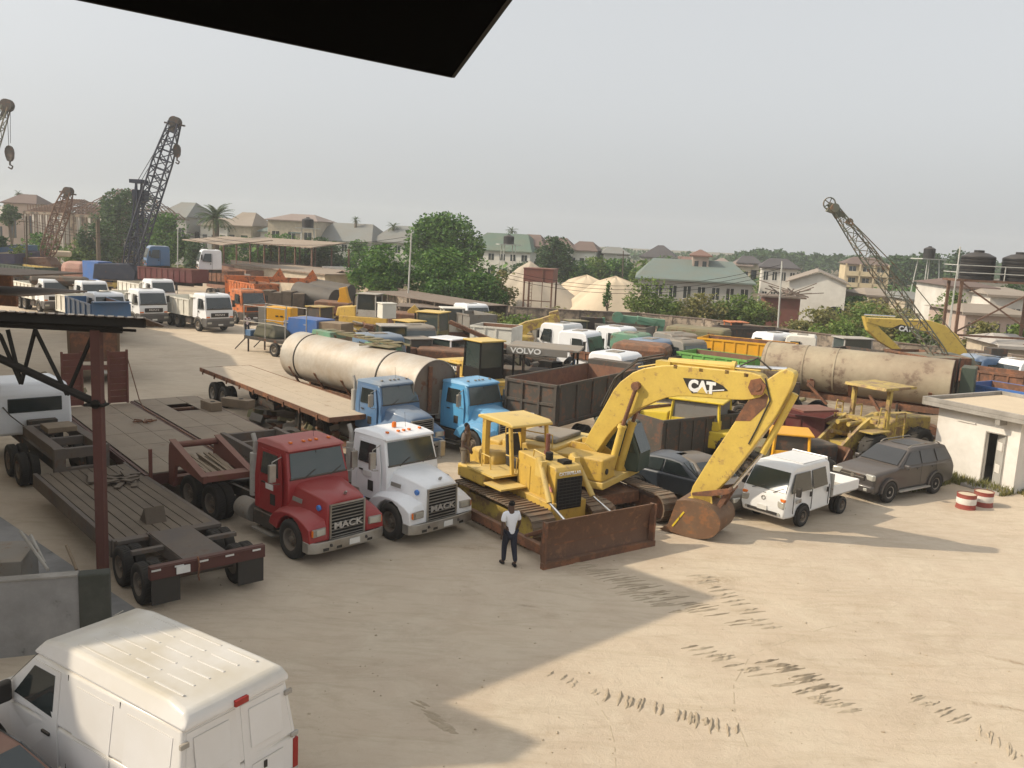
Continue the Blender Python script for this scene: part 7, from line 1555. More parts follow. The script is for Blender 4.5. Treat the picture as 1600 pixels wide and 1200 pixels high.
# unfinished house: bare roof timbers on pale columns
def skeleton(label, pl, pr, ey, ez, ry, dep, rot):
    c = at((pl+pr)/2,ey,150); ez = c.z; W = (pr-pl)/1380*c.y; rz_ = at((pl+pr)/2,ry,c.y+dep/2).z; t = thing('unfinished_house',label,'house',(c.x,c.y,0),rot)
    k = MB(); h = W*0.22
    def roofp(u, v):    # u across -1..1, v depth 0..1
        d = min((1-abs(u))*W/2/(W/2-h), (0.5-abs(v-0.5))*2, 1); return (u*W/2, v*dep, ez+(rz_-ez)*d)
    for i in range(17):
        u = -1+2*i/16; last = None
        for q in range(9): p_ = roofp(u,q/8); (k.bar(last,p_,0.10,0.13) if last else None); last = p_
    for v in [j/5 for j in range(6)]:
        last = None
        for q in range(13): p_ = roofp(-1+2*q/12,v); (k.bar(last,p_,0.10,0.14) if last else None); last = p_
    for i in range(14): x = -W/2+0.5+i*(W-1)/13; k.bar((x,0.3,ez),(x*0.7,dep/2,rz_-0.3 if abs(x)<h else ez+1.5),0.1,0.1); k.bar((x,0.3,ez),(x,0.3,ez+1.2),0.1,0.1)
    k.build('roof_timber','timber_red',t)
    k = MB(); k.box(-W/2,W/2,-0.3,0.3,ez-0.5,ez-0.05); k.box(-W/2+0.3,W/2-0.3,dep*0.5,dep*0.5+0.2,0,ez-0.5); k.build('wall','wall_old',t)
    k = MB()
    for i in range(6): x = -W/2+0.5+i*(W-1)/5; k.box(x-0.25,x+0.25,-0.25,0.25,0,ez-0.5)
    k.build('column','wall_white',t)
    k = MB()
    for i in range(14): x = -W/2+0.6+i*(W-1.2)/13; k.tube((x,-0.8,0),(x,-0.8,ez-0.4),0.06,n=5)
    k.bar((-W/2,-0.8,ez*0.45),(W/2,-0.8,ez*0.45),0.1,0.1); k.build('scaffold_pole','crane_rust',t)
skeleton('unfinished house with bare roof timbers, left and lower of the two',33,105,331,6.5,309,16,-12)
skeleton('unfinished house with bare roof timbers, right and taller of the two behind the rusty boom',95,205,336,7.5,293,18,-12)
# red brown shack by the pole
p = g(1228,470,3.0); t = thing('shack','red brown tin shack with timber sticking from its roof beside the pole','shack',(p.x,p.y,0),-10)
k = MB(); k.box(-2.4,1.6,0,4,0,3.3); k.build('wall','red_oxide',t); k = MB(); k.box(-2.8,2.2,-0.5,4.5,3.31,3.5)
for i in range(16): k.bar((rnd.uniform(-2.5,3),rnd.uniform(0,4),3.5),(rnd.uniform(-3,5),rnd.uniform(0,4),rnd.uniform(3.8,5.2)),0.10,0.10)
k.build('roof','roof_sheet',t)
# ---------------------------------------------------------------- sand heaps
def sandheap(label, px, py, R_, Y, m, seed, ry_=0.8, rnd_=False):
    p = at(px,py,Y); hgt = p.z; r_ = random.Random(seed); k = MB(); n, mm = 48, 14; ph = [r_.uniform(0,6.28) for _ in range(6)]
    rings = []
    for j in range(mm):
        q = j/(mm-1); ring = []
        for i in range(n):
            a = 2*math.pi*i/n; w = 1+0.12*math.sin(2*a+ph[0])+0.07*math.sin(5*a+ph[1])+0.03*math.sin(11*a+ph[2]); rr = R_*w*(1-q)+0.02; zz = hgt*(q**1.02)*(1-0.06*q)+0.12*math.sin(7*a+ph[3]+q*5)*(1-q)*q
            if rnd_: zz = hgt*((q*1.22 if q < 0.68 else 0.83+(q-0.68)*0.53)+0.03*math.sin(3*a+ph[4])*(1-q)*3*q+0.012*math.sin(13*a+ph[5]))
            elif q > 0.8: zz = hgt*(0.79+ (q-0.8)*0.85)
            ring.append((rr*math.cos(a),rr*math.sin(a)*ry_,zz))
        rings.append(ring)
    k.loft(rings); o = k.build('sand_heap',m,None,smooth=True); tag(o,label,'sand heap'); o.location = (p.x,p.y,-0.05)
sandheap('tall sand cone with shade in its grey colour, behind the square water tank',829,404,7.6,106,'sand_shaded',3)  # same sand as the others; the grey paints in its shaded side
sandheap('small pale sand cone added as the lit left edge of the tall cone',822,408,6.6,112,'sand_pale',4)  # second cone added to give the tall one a sunlit left edge
sandheap('broad pale sand heap, left of the two right ones',917,429,7.0,112,'sand_pale',5,rnd_=True,ry_=0.6)
sandheap('broad pale sand heap, right of the two and nearer',962,431,7.8,104,'sand_pale',6,rnd_=True,ry_=0.6)
# ---------------------------------------------------------------- water tanks
a = at(816,458,96); t = thing('square_water_tank','rusty red square steel water tank on four legs before the tall sand cone','water tank',(at(843,470,96).x,96,0),-12)
zt0 = at(843,440,96).z; zt1 = at(843,419,96).z
k = MB(); k.box(-1.6,1.6,-1.5,1.5,zt0,zt1); k.box(-1.66,1.66,-1.56,1.56,zt1-0.08,zt1+0.02); k.build('tank_box','red_oxide',t)
k = MB()
for x in (-1.5,1.5):
    for y in (-1.4,1.4): k.box(x-0.08,x+0.08,y-0.08,y+0.08,0,zt0)
k.box(-1.5,1.5,-1.45,-1.35,zt0*0.5,zt0*0.5+0.1); k.tube((-1.0,-1.6,0),(-1.0,-1.6,zt0),0.03); k.tube((-0.6,-1.6,0),(-0.6,-1.6,zt0),0.03)
for i in range(12): k.tube((-1.0,-1.6,0.3+i*0.38),(-0.6,-1.6,0.3+i*0.38),0.02)
k.tube((0.5,-1.56,0),(0.5,-1.56,zt1),0.04); k.build('stand','crane_rust',t)
def rib_tank(k, c, r_, h):
    pr = [(0.001,0)]; n = 7
    for i in range(n): z = h*i/n; pr += [(r_,z+0.02),(r_,z+h/n*0.8),(r_*0.975,z+h/n*0.9)]
    pr += [(r_*0.97,h),(r_*0.55,h+0.14*h),(r_*0.3,h+0.17*h),(r_*0.3,h+0.26*h),(0.001,h+0.27*h)]
    k.lathe(pr,32,'z',c)
Yt = 62; p = at(1538,445,Yt); zf = at(1538,438,Yt).z; ts = thing('tank_stand','tall rusty steel stand with railings carrying the two big black tanks','stand',(p.x,Yt,0),-6)
k = MB(); 
for x in (-1.5,3.9):
    for y in (0,2.4): k.box(x-0.09,x+0.09,y-0.09,y+0.09,0,zf-0.15)
k.box(-1.9,4.6,-0.1,2.6,zf-0.15,zf)
for z in (zf*0.45,): k.box(-1.5,3.9,-0.06,0.06,z,z+0.14)
k.bar((-1.4,0,zf*0.5),(3.8,0,zf-0.3),0.1,0.1); k.bar((3.8,0,zf*0.5),(-1.4,0,zf-0.3),0.1,0.1); k.bar((-1.4,0,0.3),(3.8,0,zf*0.45),0.1,0.1); k.build('frame','crane_rust',ts)
k = MB()
for z in (zf+0.45,zf+0.95): k.box(-1.9,4.6,-0.10,-0.06,z,z+0.06); k.box(-1.9,-1.86,-0.1,2.6,z,z+0.06)
for x in (-1.9,1.2,4.5): k.box(x,x+0.05,-0.11,-0.05,zf,zf+1.0)
k.tube((-2.2,-0.3,0),(-2.0,-0.3,zf+2.2),0.04); k.build('railing','pole_metal',ts)
for i, x in enumerate((-0.15,2.65)):
    k = MB(); rib_tank(k,(0,0,0),1.12,1.62); o = k.build('water_tank','plastic_tank',None,smooth=True); o.matrix_world = Matrix.Translation((p.x,Yt,zf+0.01))@rotz(R(-6))@Matrix.Translation((x,1.2,0)); tag(o,('big black ribbed water tank on the stand, left of the two','big black ribbed water tank on the stand, right of the two')[i],'water tank',group='black tanks on the steel stand')
for i, (px, py, Y, r_, legs, lb_) in enumerate(((1452,397,120,0.75,4,'single black tank on four tall pale poles right of the lattice boom'),(481,350,140,0.9,4,'round black tank on a low tower between the teal and grey roofs'),(795,376,150,0.9,4,'distant black tank on a slender tower before the green roofed house'))):
    p = at(px,py,Y); t = thing('tank_tower',lb_,'water tower',(p.x,Y,0),15); k = MB(); rib_tank(k,(0,0,p.z-0.6),r_,1.3); k.build('tank','plastic_tank',t,smooth=True); k = MB()
    for x in (-1,1):
        for y in (-1,1): k.tube((x*1.5,y*1.5,0),(x*0.9,y*0.9,p.z-0.6),0.07,n=5)
    k.box(-1.9,1.9,-1.2,1.2,p.z-0.72,p.z-0.6); k.build('leg','pole_metal',t)
for i, (px, py) in enumerate(()): p = at(444,348,150); k = MB(); rib_tank(k,(0,0,0),1.4,2.0); o = k.build('roof_tank','plastic_tank',None,smooth=True); o.location = (p.x,150,p.z-1); tag(o,'dark round tank standing between the teal and the long grey roof','water tank')
# ---------------------------------------------------------------- poles and wires
def pole(label, pt, pb, Y, r_=0.09, m='pole_metal', arm=False):
    a = at(*pt,Y); b = at(*pb,Y); t = thing('utility_pole',label,'pole',(b.x,Y,0),0); k = MB(); k.tube((0,0,0),(a.x-b.x,0,a.z),r_,r_*0.8,n=8); k.build('shaft',m,t)
    if arm: k = MB(); k.bar((a.x-b.x-1.0,0,a.z-0.7),(a.x-b.x+1.0,0,a.z-0.7),0.1,0.1); k.build('crossarm','wood_dark',t)
    return a
a1 = pole('pale steel pole before the big mango tree',(643,364),(637,452),86); a2 = pole('pale steel pole standing at the far wall beside the red brown shack',(1222,408),(1216,516),80)
a3 = pole('thin pale pole behind the blue crane boom',(278,355),(276,405),95,0.07); a4 = pole('dark wooden pole with a crossarm before the unfinished house',(41,338),(40,378),115,0.14,'wood_dark',True); pole('thin pole at the tank stand',(1500,385),(1490,470),70,0.05); pole('wooden pole beyond the banana clumps',(974,392),(975,420),140,0.1,'wood_dark',True)
def wire(label, A, B, sag, n=3, dz=0.35):
    t = thing('overhead_wire',label,'wire',A,0); k = MB()
    for q in range(n):
        pts = []
        for i in range(15): u = i/14; p_ = A.lerp(B,u)-A; pts.append((p_.x,p_.y,p_.z-4*sag*u*(1-u)-q*dz-0.3))
        k.pipe(pts,0.022,3)
    k.build('wire','dark_metal',t)
wire('power lines sagging from the mango tree pole to the far wall pole',a1,a2,3.2); wire('power lines from the left thin pole to the mango tree pole',Vector(a3),a1,1.2); wire('power lines crossing before the round tree at left',Vector(a4),Vector(a3),1.0)
# ---------------------------------------------------------------- lattice cranes
def lattice(k, A, B, w0, w1, wm, r_, n, ext=0.12):
    A = Vector(A); B = Vector(B); d = (B-A).normalized(); up = Vector((0,1,0)); s = d.cross(up).normalized(); prev = None
    for i in range(n+1):
        u = i/n; w = (w0+(wm-w0)*min(1,u/ext)) if u < 0.5 else (w1+(wm-w1)*min(1,(1-u)/0.25)); c = A.lerp(B,u); R_ = [c+s*a*w/2+up*b*w/2 for a,b in ((-1,-1),(1,-1),(1,1),(-1,1))]
        if prev:
            for j in range(4): k.tube(prev[j],R_[j],r_*1.35,n=6,cap=False); k.tube(prev[j],R_[(j+(1 if i%2 else 3))%4],r_*0.8,n=5,cap=False)
        for j in range(4): k.tube(R_[j],R_[(j+1)%4],r_*0.75,n=5,cap=False)
        prev = R_
def crane(label, foot, tip, Y, m, w, r_, n, gantry=None, hook=None, sheave=0.8, base=None, wtop=None, ropes=True):
    F = at(*foot,Y); T = at(*tip,Y); O = Vector((F.x,Y,0)); t = thing('crane',label,'crane',O,0); F = F-O; T = T-O
    k = MB(); lattice(k,F,T,w*0.6,wtop or w*0.62,w,r_,n); bo = k.build('boom',m,t)
    d = (T-F).normalized(); k = MB()
    k.bar(T-d*sheave*1.0,T+d*sheave*0.3,w*0.45,w*0.35)
    for y in (-0.3,0,0.3): k.tube((T.x+d.x*0.2,y*w-0.05,T.z+0.1),(T.x+d.x*0.2,y*w+0.05,T.z+0.1),sheave*0.55,n=14)
    k.bar(T+Vector((-w*0.7,0,0)),T+Vector((w*0.7,0,-0.3)),0.3,0.2); k.build('boom_head','dump_dark' if sheave > 0.5 else 'crane_green',bo)
    if gantry:
        G_ = at(*gantry,Y)-O; k = MB()
        for y in (-0.8,0.8): k.bar((G_.x,y,G_.z),(G_.x+0.2,y,1.5),0.22,0.22); k.bar((G_.x,y,G_.z),(F.x,y,1.5),0.18,0.18)
        k.box(G_.x-0.8,G_.x+0.8,-1,1,G_.z-0.2,G_.z+0.25); k.box(G_.x-0.6,G_.x+0.9,-0.7,0.7,G_.z-2.4,G_.z-1.0); k.build('gantry',m,t)
        k = MB()
        for y in (-0.5,0.5): k.tube((G_.x,y,G_.z),(T.x-0.3,y*0.6,T.z-0.2),0.04,n=4)
        k.build('rope','dark_metal',t)
    if hook:
        h0 = at(*hook[0],Y)-O; h1 = at(*hook[1],Y)-O; k = MB(); k.tube((h0.x,-0.1,T.z),(h0.x,-0.1,h1.z),0.035,n=4); k.tube((h0.x+0.25,0.1,T.z),(h0.x+0.1,0.1,h1.z+hook[2]),0.03,n=4); k.build('rope','dark_metal',t)
        q = hook[2]; c = Vector((h0.x,0,h1.z)); k = MB(); k.loft([[(c.x+q*0.55*math.cos(a)*f*0.85,-0.14*s2,c.z+q*0.75*math.sin(a)*f-(0.25*q if math.sin(a)<-0.5 else 0)) for a in [i*math.pi/6 for i in range(12)]] for s2, f in ((1,0.9),(1.4,1),(-1.4,1),(-1,0.9))]); k.tube((c.x,0,c.z-q*0.9),(c.x,0,c.z-q*1.4),0.10); k.pipe([(c.x,0,c.z-q*1.3),(c.x+q*0.3,0,c.z-q*1.5),(c.x+q*0.15,0,c.z-q*1.8),(c.x-q*0.2,0,c.z-q*1.6)],0.08); k.build('hook_block','dump_dark',t,smooth=True)
    k = MB(); k.sym([(-4,1.1,1.5),(1.2,1.1,1.5),(1.4,2.2,1.4),(0.6,3.2,1.3),(-3.8,3.0,1.4)]); k.build('machinery_house',base or m,t,bevel=0.1)
    for s in (-1,1): track(t,-2.6,2.6,s*1.5,0.7,0.55,0.5,pitch=0.35)
    k = MB(); k.box(-1,1,-1.2,1.2,0.5,1.1); k.build('carbody','chassis',t)
    return t
crane('tall dark blue lattice boom crane standing before the large round tree',(202,418),(273,192),112,'crane_blue',1.8,0.085,16,gantry=(217,284),hook=((276,200),(275,234),0.95),sheave=1.2)
crane('short rusty lattice boom crane before the unfinished house',(72,402),(106,300),118,'crane_rust',1.5,0.07,11,sheave=1.0)
crane('lattice boom crane rising from the left edge with a hanging round hook block',(-75,400),(10,166),105,'crane_green',1.1,0.06,15,hook=((12,170),(12,238),1.05),sheave=1.3,base='crane_rust')
c4 = crane('grey green lattice boom leaning left with a spoked wheel at its tip, at the right',(1484,578),(1306,328),50,'crane_green',0.72,0.028,18,sheave=0.45,wtop=0.35,base='crane_green')
O4 = Vector((at(1484,578,50).x,50,0)); T4 = at(1296,318,50)-O4; S4 = at(1325,347,50)-O4; k = MB()
def ringw(k, c, r_, w):
    k.lathe([(r_,-w),(r_+0.05,-w),(r_+0.05,w),(r_,w),(r_,-w)],24,'y',c)
    for i in range(5): a = i*2*math.pi/5; k.tube((c[0],c[1],c[2]),(c[0]+r_*math.cos(a),c[1],c[2]+r_*math.sin(a)),0.03,n=5)
ringw(k,(T4.x,0,T4.z),0.30,0.05); k.bar((T4.x,0.1,T4.z),(T4.x+0.55,0.1,T4.z-0.75),0.2,0.22); k.bar((T4.x,-0.1,T4.z),(T4.x+0.55,-0.1,T4.z-0.75),0.05,0.22); k.build('tip_wheel','crane_green',c4)
k = MB(); ringw(k,(S4.x,-0.2,S4.z),0.16,0.05); k.tube((S4.x,-0.2,S4.z),(S4.x,0.2,S4.z),0.05); ee = at(1432,450,50)-O4; ff = at(1490,560,50)-O4
k.tube((S4.x,-0.15,S4.z+0.15),(ee.x,-0.15,ee.z),0.03,n=5); k.tube((S4.x,0.15,S4.z),(ee.x-0.3,0.15,ee.z-0.2),0.03,n=5); k.tube((ee.x,0,ee.z),(ff.x+1.2,0,ff.z),0.025,n=5); k.build('stay_rope','crane_green',c4)
# ---------------------------------------------------------------- trees
def leaves(k, c, rx, ry, rz_, n, size, shell=0.45, r_=rnd, up=0.0):
    for i in range(n):
        while True:
            x, y, z = r_.uniform(-1,1), r_.uniform(-1,1), r_.uniform(-1,1); q = x*x+y*y+z*z
            if q < 1 and q > shell*r_.random(): break
        s = size*r_.uniform(0.6,1.4); a = r_.uniform(0,6.28); b = r_.uniform(-0.9,0.9); P = Vector((c[0]+x*rx,c[1]+y*ry,c[2]+z*rz_))
        u = Vector((math.cos(a),math.sin(a),b)).normalized()*s; v = u.cross(Vector((r_.uniform(-1,1),r_.uniform(-1,1),r_.uniform(-0.2,1)))).normalized()*s*0.55
        k.add([tuple(P-u),tuple(P-v*0.9),tuple(P+u),tuple(P+v)],[(0,1,2,3)])
class FB(MB):
    def add(s, vs, fs):
        n = len(s.v); s.v += vs; s.f += [tuple(n+i for i in f) for f in fs]; return s
def tree(label, px, py_top, py_base_vis, Y, wpx, leaf, seed, n=2600, size=0.30, lumps=16, name='tree', squash=1.0, trunk=True, cat='tree', low=0.25):
    """crown top at row py_top, width wpx, at distance Y, standing on the ground"""
    r_ = random.Random(seed); top = at(px,py_top,Y); W = wpx/1380*Y; Hh = top.z; t = thing(name,label,cat,(top.x,Y,0),0)
    k = FB(); zc = Hh*(1+low)/2; hz = Hh*(1-low)/2; tot = 0; L = []
    for i in range(lumps):
        while True:
            x, y, z = r_.uniform(-1,1), r_.uniform(-1,1), r_.uniform(-1,1)
            if x*x+y*y+z*z < 1: break
        sc_ = r_.uniform(0.24,0.46); L.append((x*W*0.5*(1-sc_*0.75),y*W*0.42*(1-sc_),zc+z*hz*(1-sc_*0.9),sc_))
    L.append((0,0,Hh-hz*0.34,0.34)); L.append((W*0.34,0,zc,0.30)); L.append((-W*0.34,0,zc-0.1*hz,0.30)); L.append((0,0,zc,0.45))
    for x, y, z, s in L: leaves(k,(x,y,z),W*0.5*s,W*0.45*s,max(hz*s*0.9,W*0.28*s),int(n/len(L)*(s/0.35)),size,0.7,r_)
    for i in range(int(n*0.06)):
        a = r_.uniform(0,6.28); q = r_.uniform(0.85,1.06); e = r_.uniform(-0.9,1.2); leaves(k,(W*0.5*q*math.cos(a)*math.cos(e),W*0.4*q*math.sin(a)*math.cos(e),zc+hz*0.98*math.sin(e)),0.25,0.25,0.2,2,size*0.8,0.2,r_)
    k.build('crown',leaf,t,fix=False)
    if trunk:
        m_ = MB(); m_.tube((0,0,0),(0.1,0,Hh*0.3),W*0.035+0.08,W*0.025+0.05,n=8)
        for x, y, z, s in L[:8]: m_.tube((0.1,0,Hh*0.28),(x*0.8,y*0.8,z),W*0.015+0.04,0.03,n=5)
        m_.build('trunk','bark',t)
    return t
def palm(label, px, py_top, Y, wpx, seed, nf=26, name='palm_tree', trunk_r=0.28, crown=None):
    r_ = random.Random(seed); top = at(px,py_top,Y); Rr = wpx/1380*Y/2; Hc = top.z-Rr*0.75; t = thing(name,label,'palm',(top.x,Y,0),0); k = FB()
    for i in range(nf):
        a = 2*math.pi*i/nf*1.618*3; el = r_.uniform(-0.1,1.4); L_ = Rr*r_.uniform(0.85,1.1); p = Vector((0,0,Hc)); seg = 9; pe = el
        for q in range(seg):
            d = Vector((math.cos(a)*math.cos(pe),math.sin(a)*math.cos(pe),math.sin(pe))); p2 = p+d*L_/seg; side = d.cross(Vector((0,0,1)))
            side = side.normalized() if side.length > 1e-3 else Vector((1,0,0)); w = L_*0.16*math.sin(math.pi*(q+1.2)/(seg+1.5))
            for s in (-1,1):
                for h in (0.2,0.7):
                    b = p.lerp(p2,h); tip_ = b+side*s*w+d*w*0.5-Vector((0,0,w*0.35)); k.add([tuple(b),tuple(b+d*L_*0.055),tuple(tip_)],[(0,1,2)])
            p = p2; pe -= 0.15
    k.build('fronds','leaf_palm',t,fix=False)
    m_ = MB(); m_.tube((0,0,0),(0,0,Hc),trunk_r*1.2,trunk_r,n=8); m_.build('trunk','bark',t); return t
tree('dense round mango tree rising highest behind the pale steel pole',697,328,430,118,122,'leaf_mango',11,n=9000,size=0.26,lumps=26,low=0.15)
tree('bushy spreading tree under the mango tree, left of the pale pole',600,378,0,98,115,'leaf_mango',12,n=5500,size=0.22,lumps=18,low=0.05)
tree('wide bushy tree under the mango tree, right of the pale pole',705,385,0,97,150,'leaf_mango',13,n=7000,size=0.22,lumps=24,low=0.02)
tree('yellowish green bush beside the tall sand cone',785,420,0,100,55,'leaf_dry',14,n=1800,size=0.2,low=0.0)
tree('low leafy tree between the lean to roof and the mango trees',752,425,0,95,90,'leaf_mango',15,n=3500,size=0.2,low=0.0)
tree('large round tree behind the blue crane boom, left part with pale leaves',200,292,0,150,110,'leaf_dark',16,n=7000,size=0.34,lumps=24,low=0.05)
tree('dark round tree behind the blue crane boom, right part',262,330,0,140,75,'leaf_mango',17,n=4500,size=0.30,lumps=18,low=0.0)
tree('low tree at the foot of the unfinished house',150,345,0,135,70,'leaf_dark',18,n=2600,size=0.3,low=0.0)
tree('small tree at the far left edge beyond the blue bed',-2,365,0,120,45,'leaf_dark',19,n=1500,size=0.25,low=0.0)
tree('low bright bush right of the small tree at the far left edge',28,380,0,118,40,'leaf_bright',20,n=1200,size=0.22,low=0.0)
tree('flat topped small tree on a thin trunk at the far left',15,318,0,150,34,'leaf_dark',21,n=900,size=0.25,low=0.6)
tree('bush behind the open shelter, right of it',500,368,0,135,75,'leaf_dark',22,n=3000,size=0.28,low=0.0)
tree('bush row before the long grey roofed house',440,362,0,150,90,'leaf_mango',23,n=2800,size=0.3,low=0.0)
tree('tree right of the green roofed house before the brown roof',868,367,0,150,62,'leaf_dark',24,n=3600,size=0.28,low=0.1)
tree('low bush left of the sand heaps beyond the tall sand cone',905,405,0,150,60,'leaf_mango',25,n=1800,size=0.28,low=0.0)
tree('banana like clump before the dark pyramid roof',1010,405,0,150,50,'leaf_bright',26,n=1500,size=0.35,low=0.0)
tree('clump of low trees between the brown roof and the pyramid roof',965,402,0,160,70,'leaf_mango',27,n=2200,size=0.32,low=0.0)
tree('sparse young tree in front of the right sand heap',1018,432,0,92,85,'leaf_bright',28,n=2600,size=0.17,low=0.0,lumps=20)
tree('small sapling between the sand heaps and the wall',951,436,0,92,14,'leaf_mango',29,n=300,size=0.14,low=0.3,lumps=6)
tree('leafy shrub at the lattice boom right side',1490,452,0,85,56,'leaf_bright',30,n=2400,size=0.18,low=0.0)
tree('tree behind the tank stand between its legs',1585,440,0,110,60,'leaf_dark',31,n=2400,size=0.24,low=0.0)
tree('distant tree left of the single black tank',1405,398,0,230,60,'leaf_dark',32,n=2000,size=0.5,low=0.0)
tree('distant tall trees behind the single black tank',1455,393,0,220,95,'leaf_dark',33,n=3600,size=0.5,low=0.0)
tree('distant crown behind the left black tank',1500,388,0,210,45,'leaf_dark',34,n=1500,size=0.45,low=0.0)
tree('small dark tree before the gabled hall',1282,443,0,150,12,'leaf_dark',35,n=300,size=0.2,low=0.0,lumps=5)
tree('small pale tree before the windowed white house',1198,420,0,150,34,'leaf_bright',36,n=700,size=0.25,low=0.1)
for i, (px, py, w) in enumerate(((1100,455,80),(1160,458,90),(1130,470,90),(1190,470,60),(1060,470,60),(1085,480,70))):
    tree(('straggly bush along the wall','broad bush along the wall','low bush along the wall','end bush along the wall','first bush along the wall','small bush along the wall')[i]+' between the sand heaps and the far pole, '+('second from left','fourth from left','third from left','nearest the pole','behind the sapling','lowest')[i],px,py,0,91+i,w,'leaf_dry' if i in (0,3) else 'leaf_bright',40+i,n=2000,size=0.18,low=0.0,trunk=False,name='bush',cat='bush')
for i, (px, py, w, Y) in enumerate(((1290,480,110,86),(1350,472,110,88),(1400,480,100,80),(1320,500,120,78),(1250,500,70,82),(1440,500,80,75),(1540,500,70,72),(1590,505,60,70),(1370,470,130,100))):
    tree('scrub bush beyond the far wall, '+('under the gabled hall','under the apartment block','behind the yellow boom tip','low before the hall bush','right of the pale pole','at the middle of the yellow boom','between the tank stand legs','at the right picture edge','broad and farther under the apartment block')[i],px,py,0,Y,w,'leaf_bright' if i%2 else 'leaf_dry',60+i,n=2200,size=0.18,low=0.0,trunk=False,name='bush',cat='bush')
for i, (px, py, w, Y) in enumerate(((770,487,80,73),(815,490,90,71),(870,478,60,78),(700,487,50,74),(925,486,60,80))):
    tree('vine tangle over the scrap, '+('left of the old brown boom','under the old brown boom','beside the square tank legs','above the white cab frame','left of the green crane arm')[i],px,py,0,Y,w,'leaf_dry' if i%2==0 else 'leaf_bright',80+i,n=1800,size=0.14,low=0.0,trunk=False,name='vine_tangle',cat='vines')
palm('broad spreading palm before the white walled house at left',337,314,142,72,1,nf=46,trunk_r=0.5)
palm('slim palm leaning over the low tree by the unfinished house',152,328,125,36,2,nf=18)
for i, (px, py, w) in enumerate(((556,337,18),(615,345,26),(800,351,26),(28,296,16))): palm(('tiny palm above the long grey roof','palm above the grey hip roof left of the mango tree','palm behind the distant tank tower','hazy palm above the maroon roof at far left')[i],px,py,190,w,5+i,nf=22)
for i, (px, py, w, Y, lb_) in enumerate(((385,368,60,150,'bush mass under the beige roof by the palm'),(430,374,70,140,'bush mass under the teal roof'),(520,380,70,132,'bush mass under the left half of the long grey roof'),(560,372,50,150,'bush mass under the right half of the long grey roof'),
   (350,366,40,152,'bush mass beside the palm trunk'),(245,345,60,160,'tree mass under the grey roof at left'),(60,362,70,138,'bush mass under the left unfinished house'),(130,372,70,134,'bush mass under the right unfinished house'),(820,408,60,140,'bush mass under the green roof'),
   (1045,398,70,170,'bush mass under the dark pyramid roof'),(1150,420,60,165,'bush mass behind the grey green warehouse'),(1215,432,60,150,'bush mass under the dark roofed white house'),(1440,452,70,130,'bush mass between the block and the tank stand'),(1510,470,90,95,'bush mass seen through the tank stand left bay'),(1570,480,80,92,'bush mass seen through the tank stand right bay'),(1340,462,60,120,'bush mass before the three storey block'),(930,398,60,160,'bush mass behind the pale sand heaps'),(305,372,40,130,'bush mass left of the open shelter'))):
    tree(lb_,px,py,0,Y,w,('leaf_mango','leaf_bright','leaf_dark')[i%3],120+i,n=1500,size=0.26,low=0.0,lumps=12,trunk=False,name='bush',cat='bush')
# far woodland as one mass
def forest(name, pts, seed, Y, size=1.3, n=5000, m='leaf_dark'):
    r_ = random.Random(seed); k = FB(); A = pts
    for i in range(n):
        u = r_.random()*(len(A)-1); j = int(u); f = u-j; px = A[j][0]+(A[j+1][0]-A[j][0])*f; py = A[j][1]+(A[j+1][1]-A[j][1])*f; py += 2.2*math.sin(px*0.21)+1.6*math.sin(px*0.5+1)
        Yq = Y*r_.uniform(1,1.25); zt_ = at(px,py,Y).z; z = zt_*r_.random()**0.45; P = at(px,py,Yq); leaves(k,(P.x,Yq,z),size,size,size*0.7,2,size*0.8,0.2,r_)
    tag(k.build(name,m,None,fix=False),kind='stuff')
forest('far_woodland',[(1140,402),(1180,392),(1215,394),(1260,400),(1320,402),(1360,404),(1420,402),(1500,408),(1620,412)],5,330)
forest('far_treeline',[(-20,318),(120,330),(300,345),(400,350),(560,362),(700,375),(820,385),(920,388),(1000,394),(1160,402)],6,420,n=4000)
forest('scrub_band',[(380,385),(560,395),(760,410),(900,415),(1000,425),(1200,445),(1330,455),(1480,462),(1620,470)],8,175,size=0.9,n=3500,m='leaf_mango')
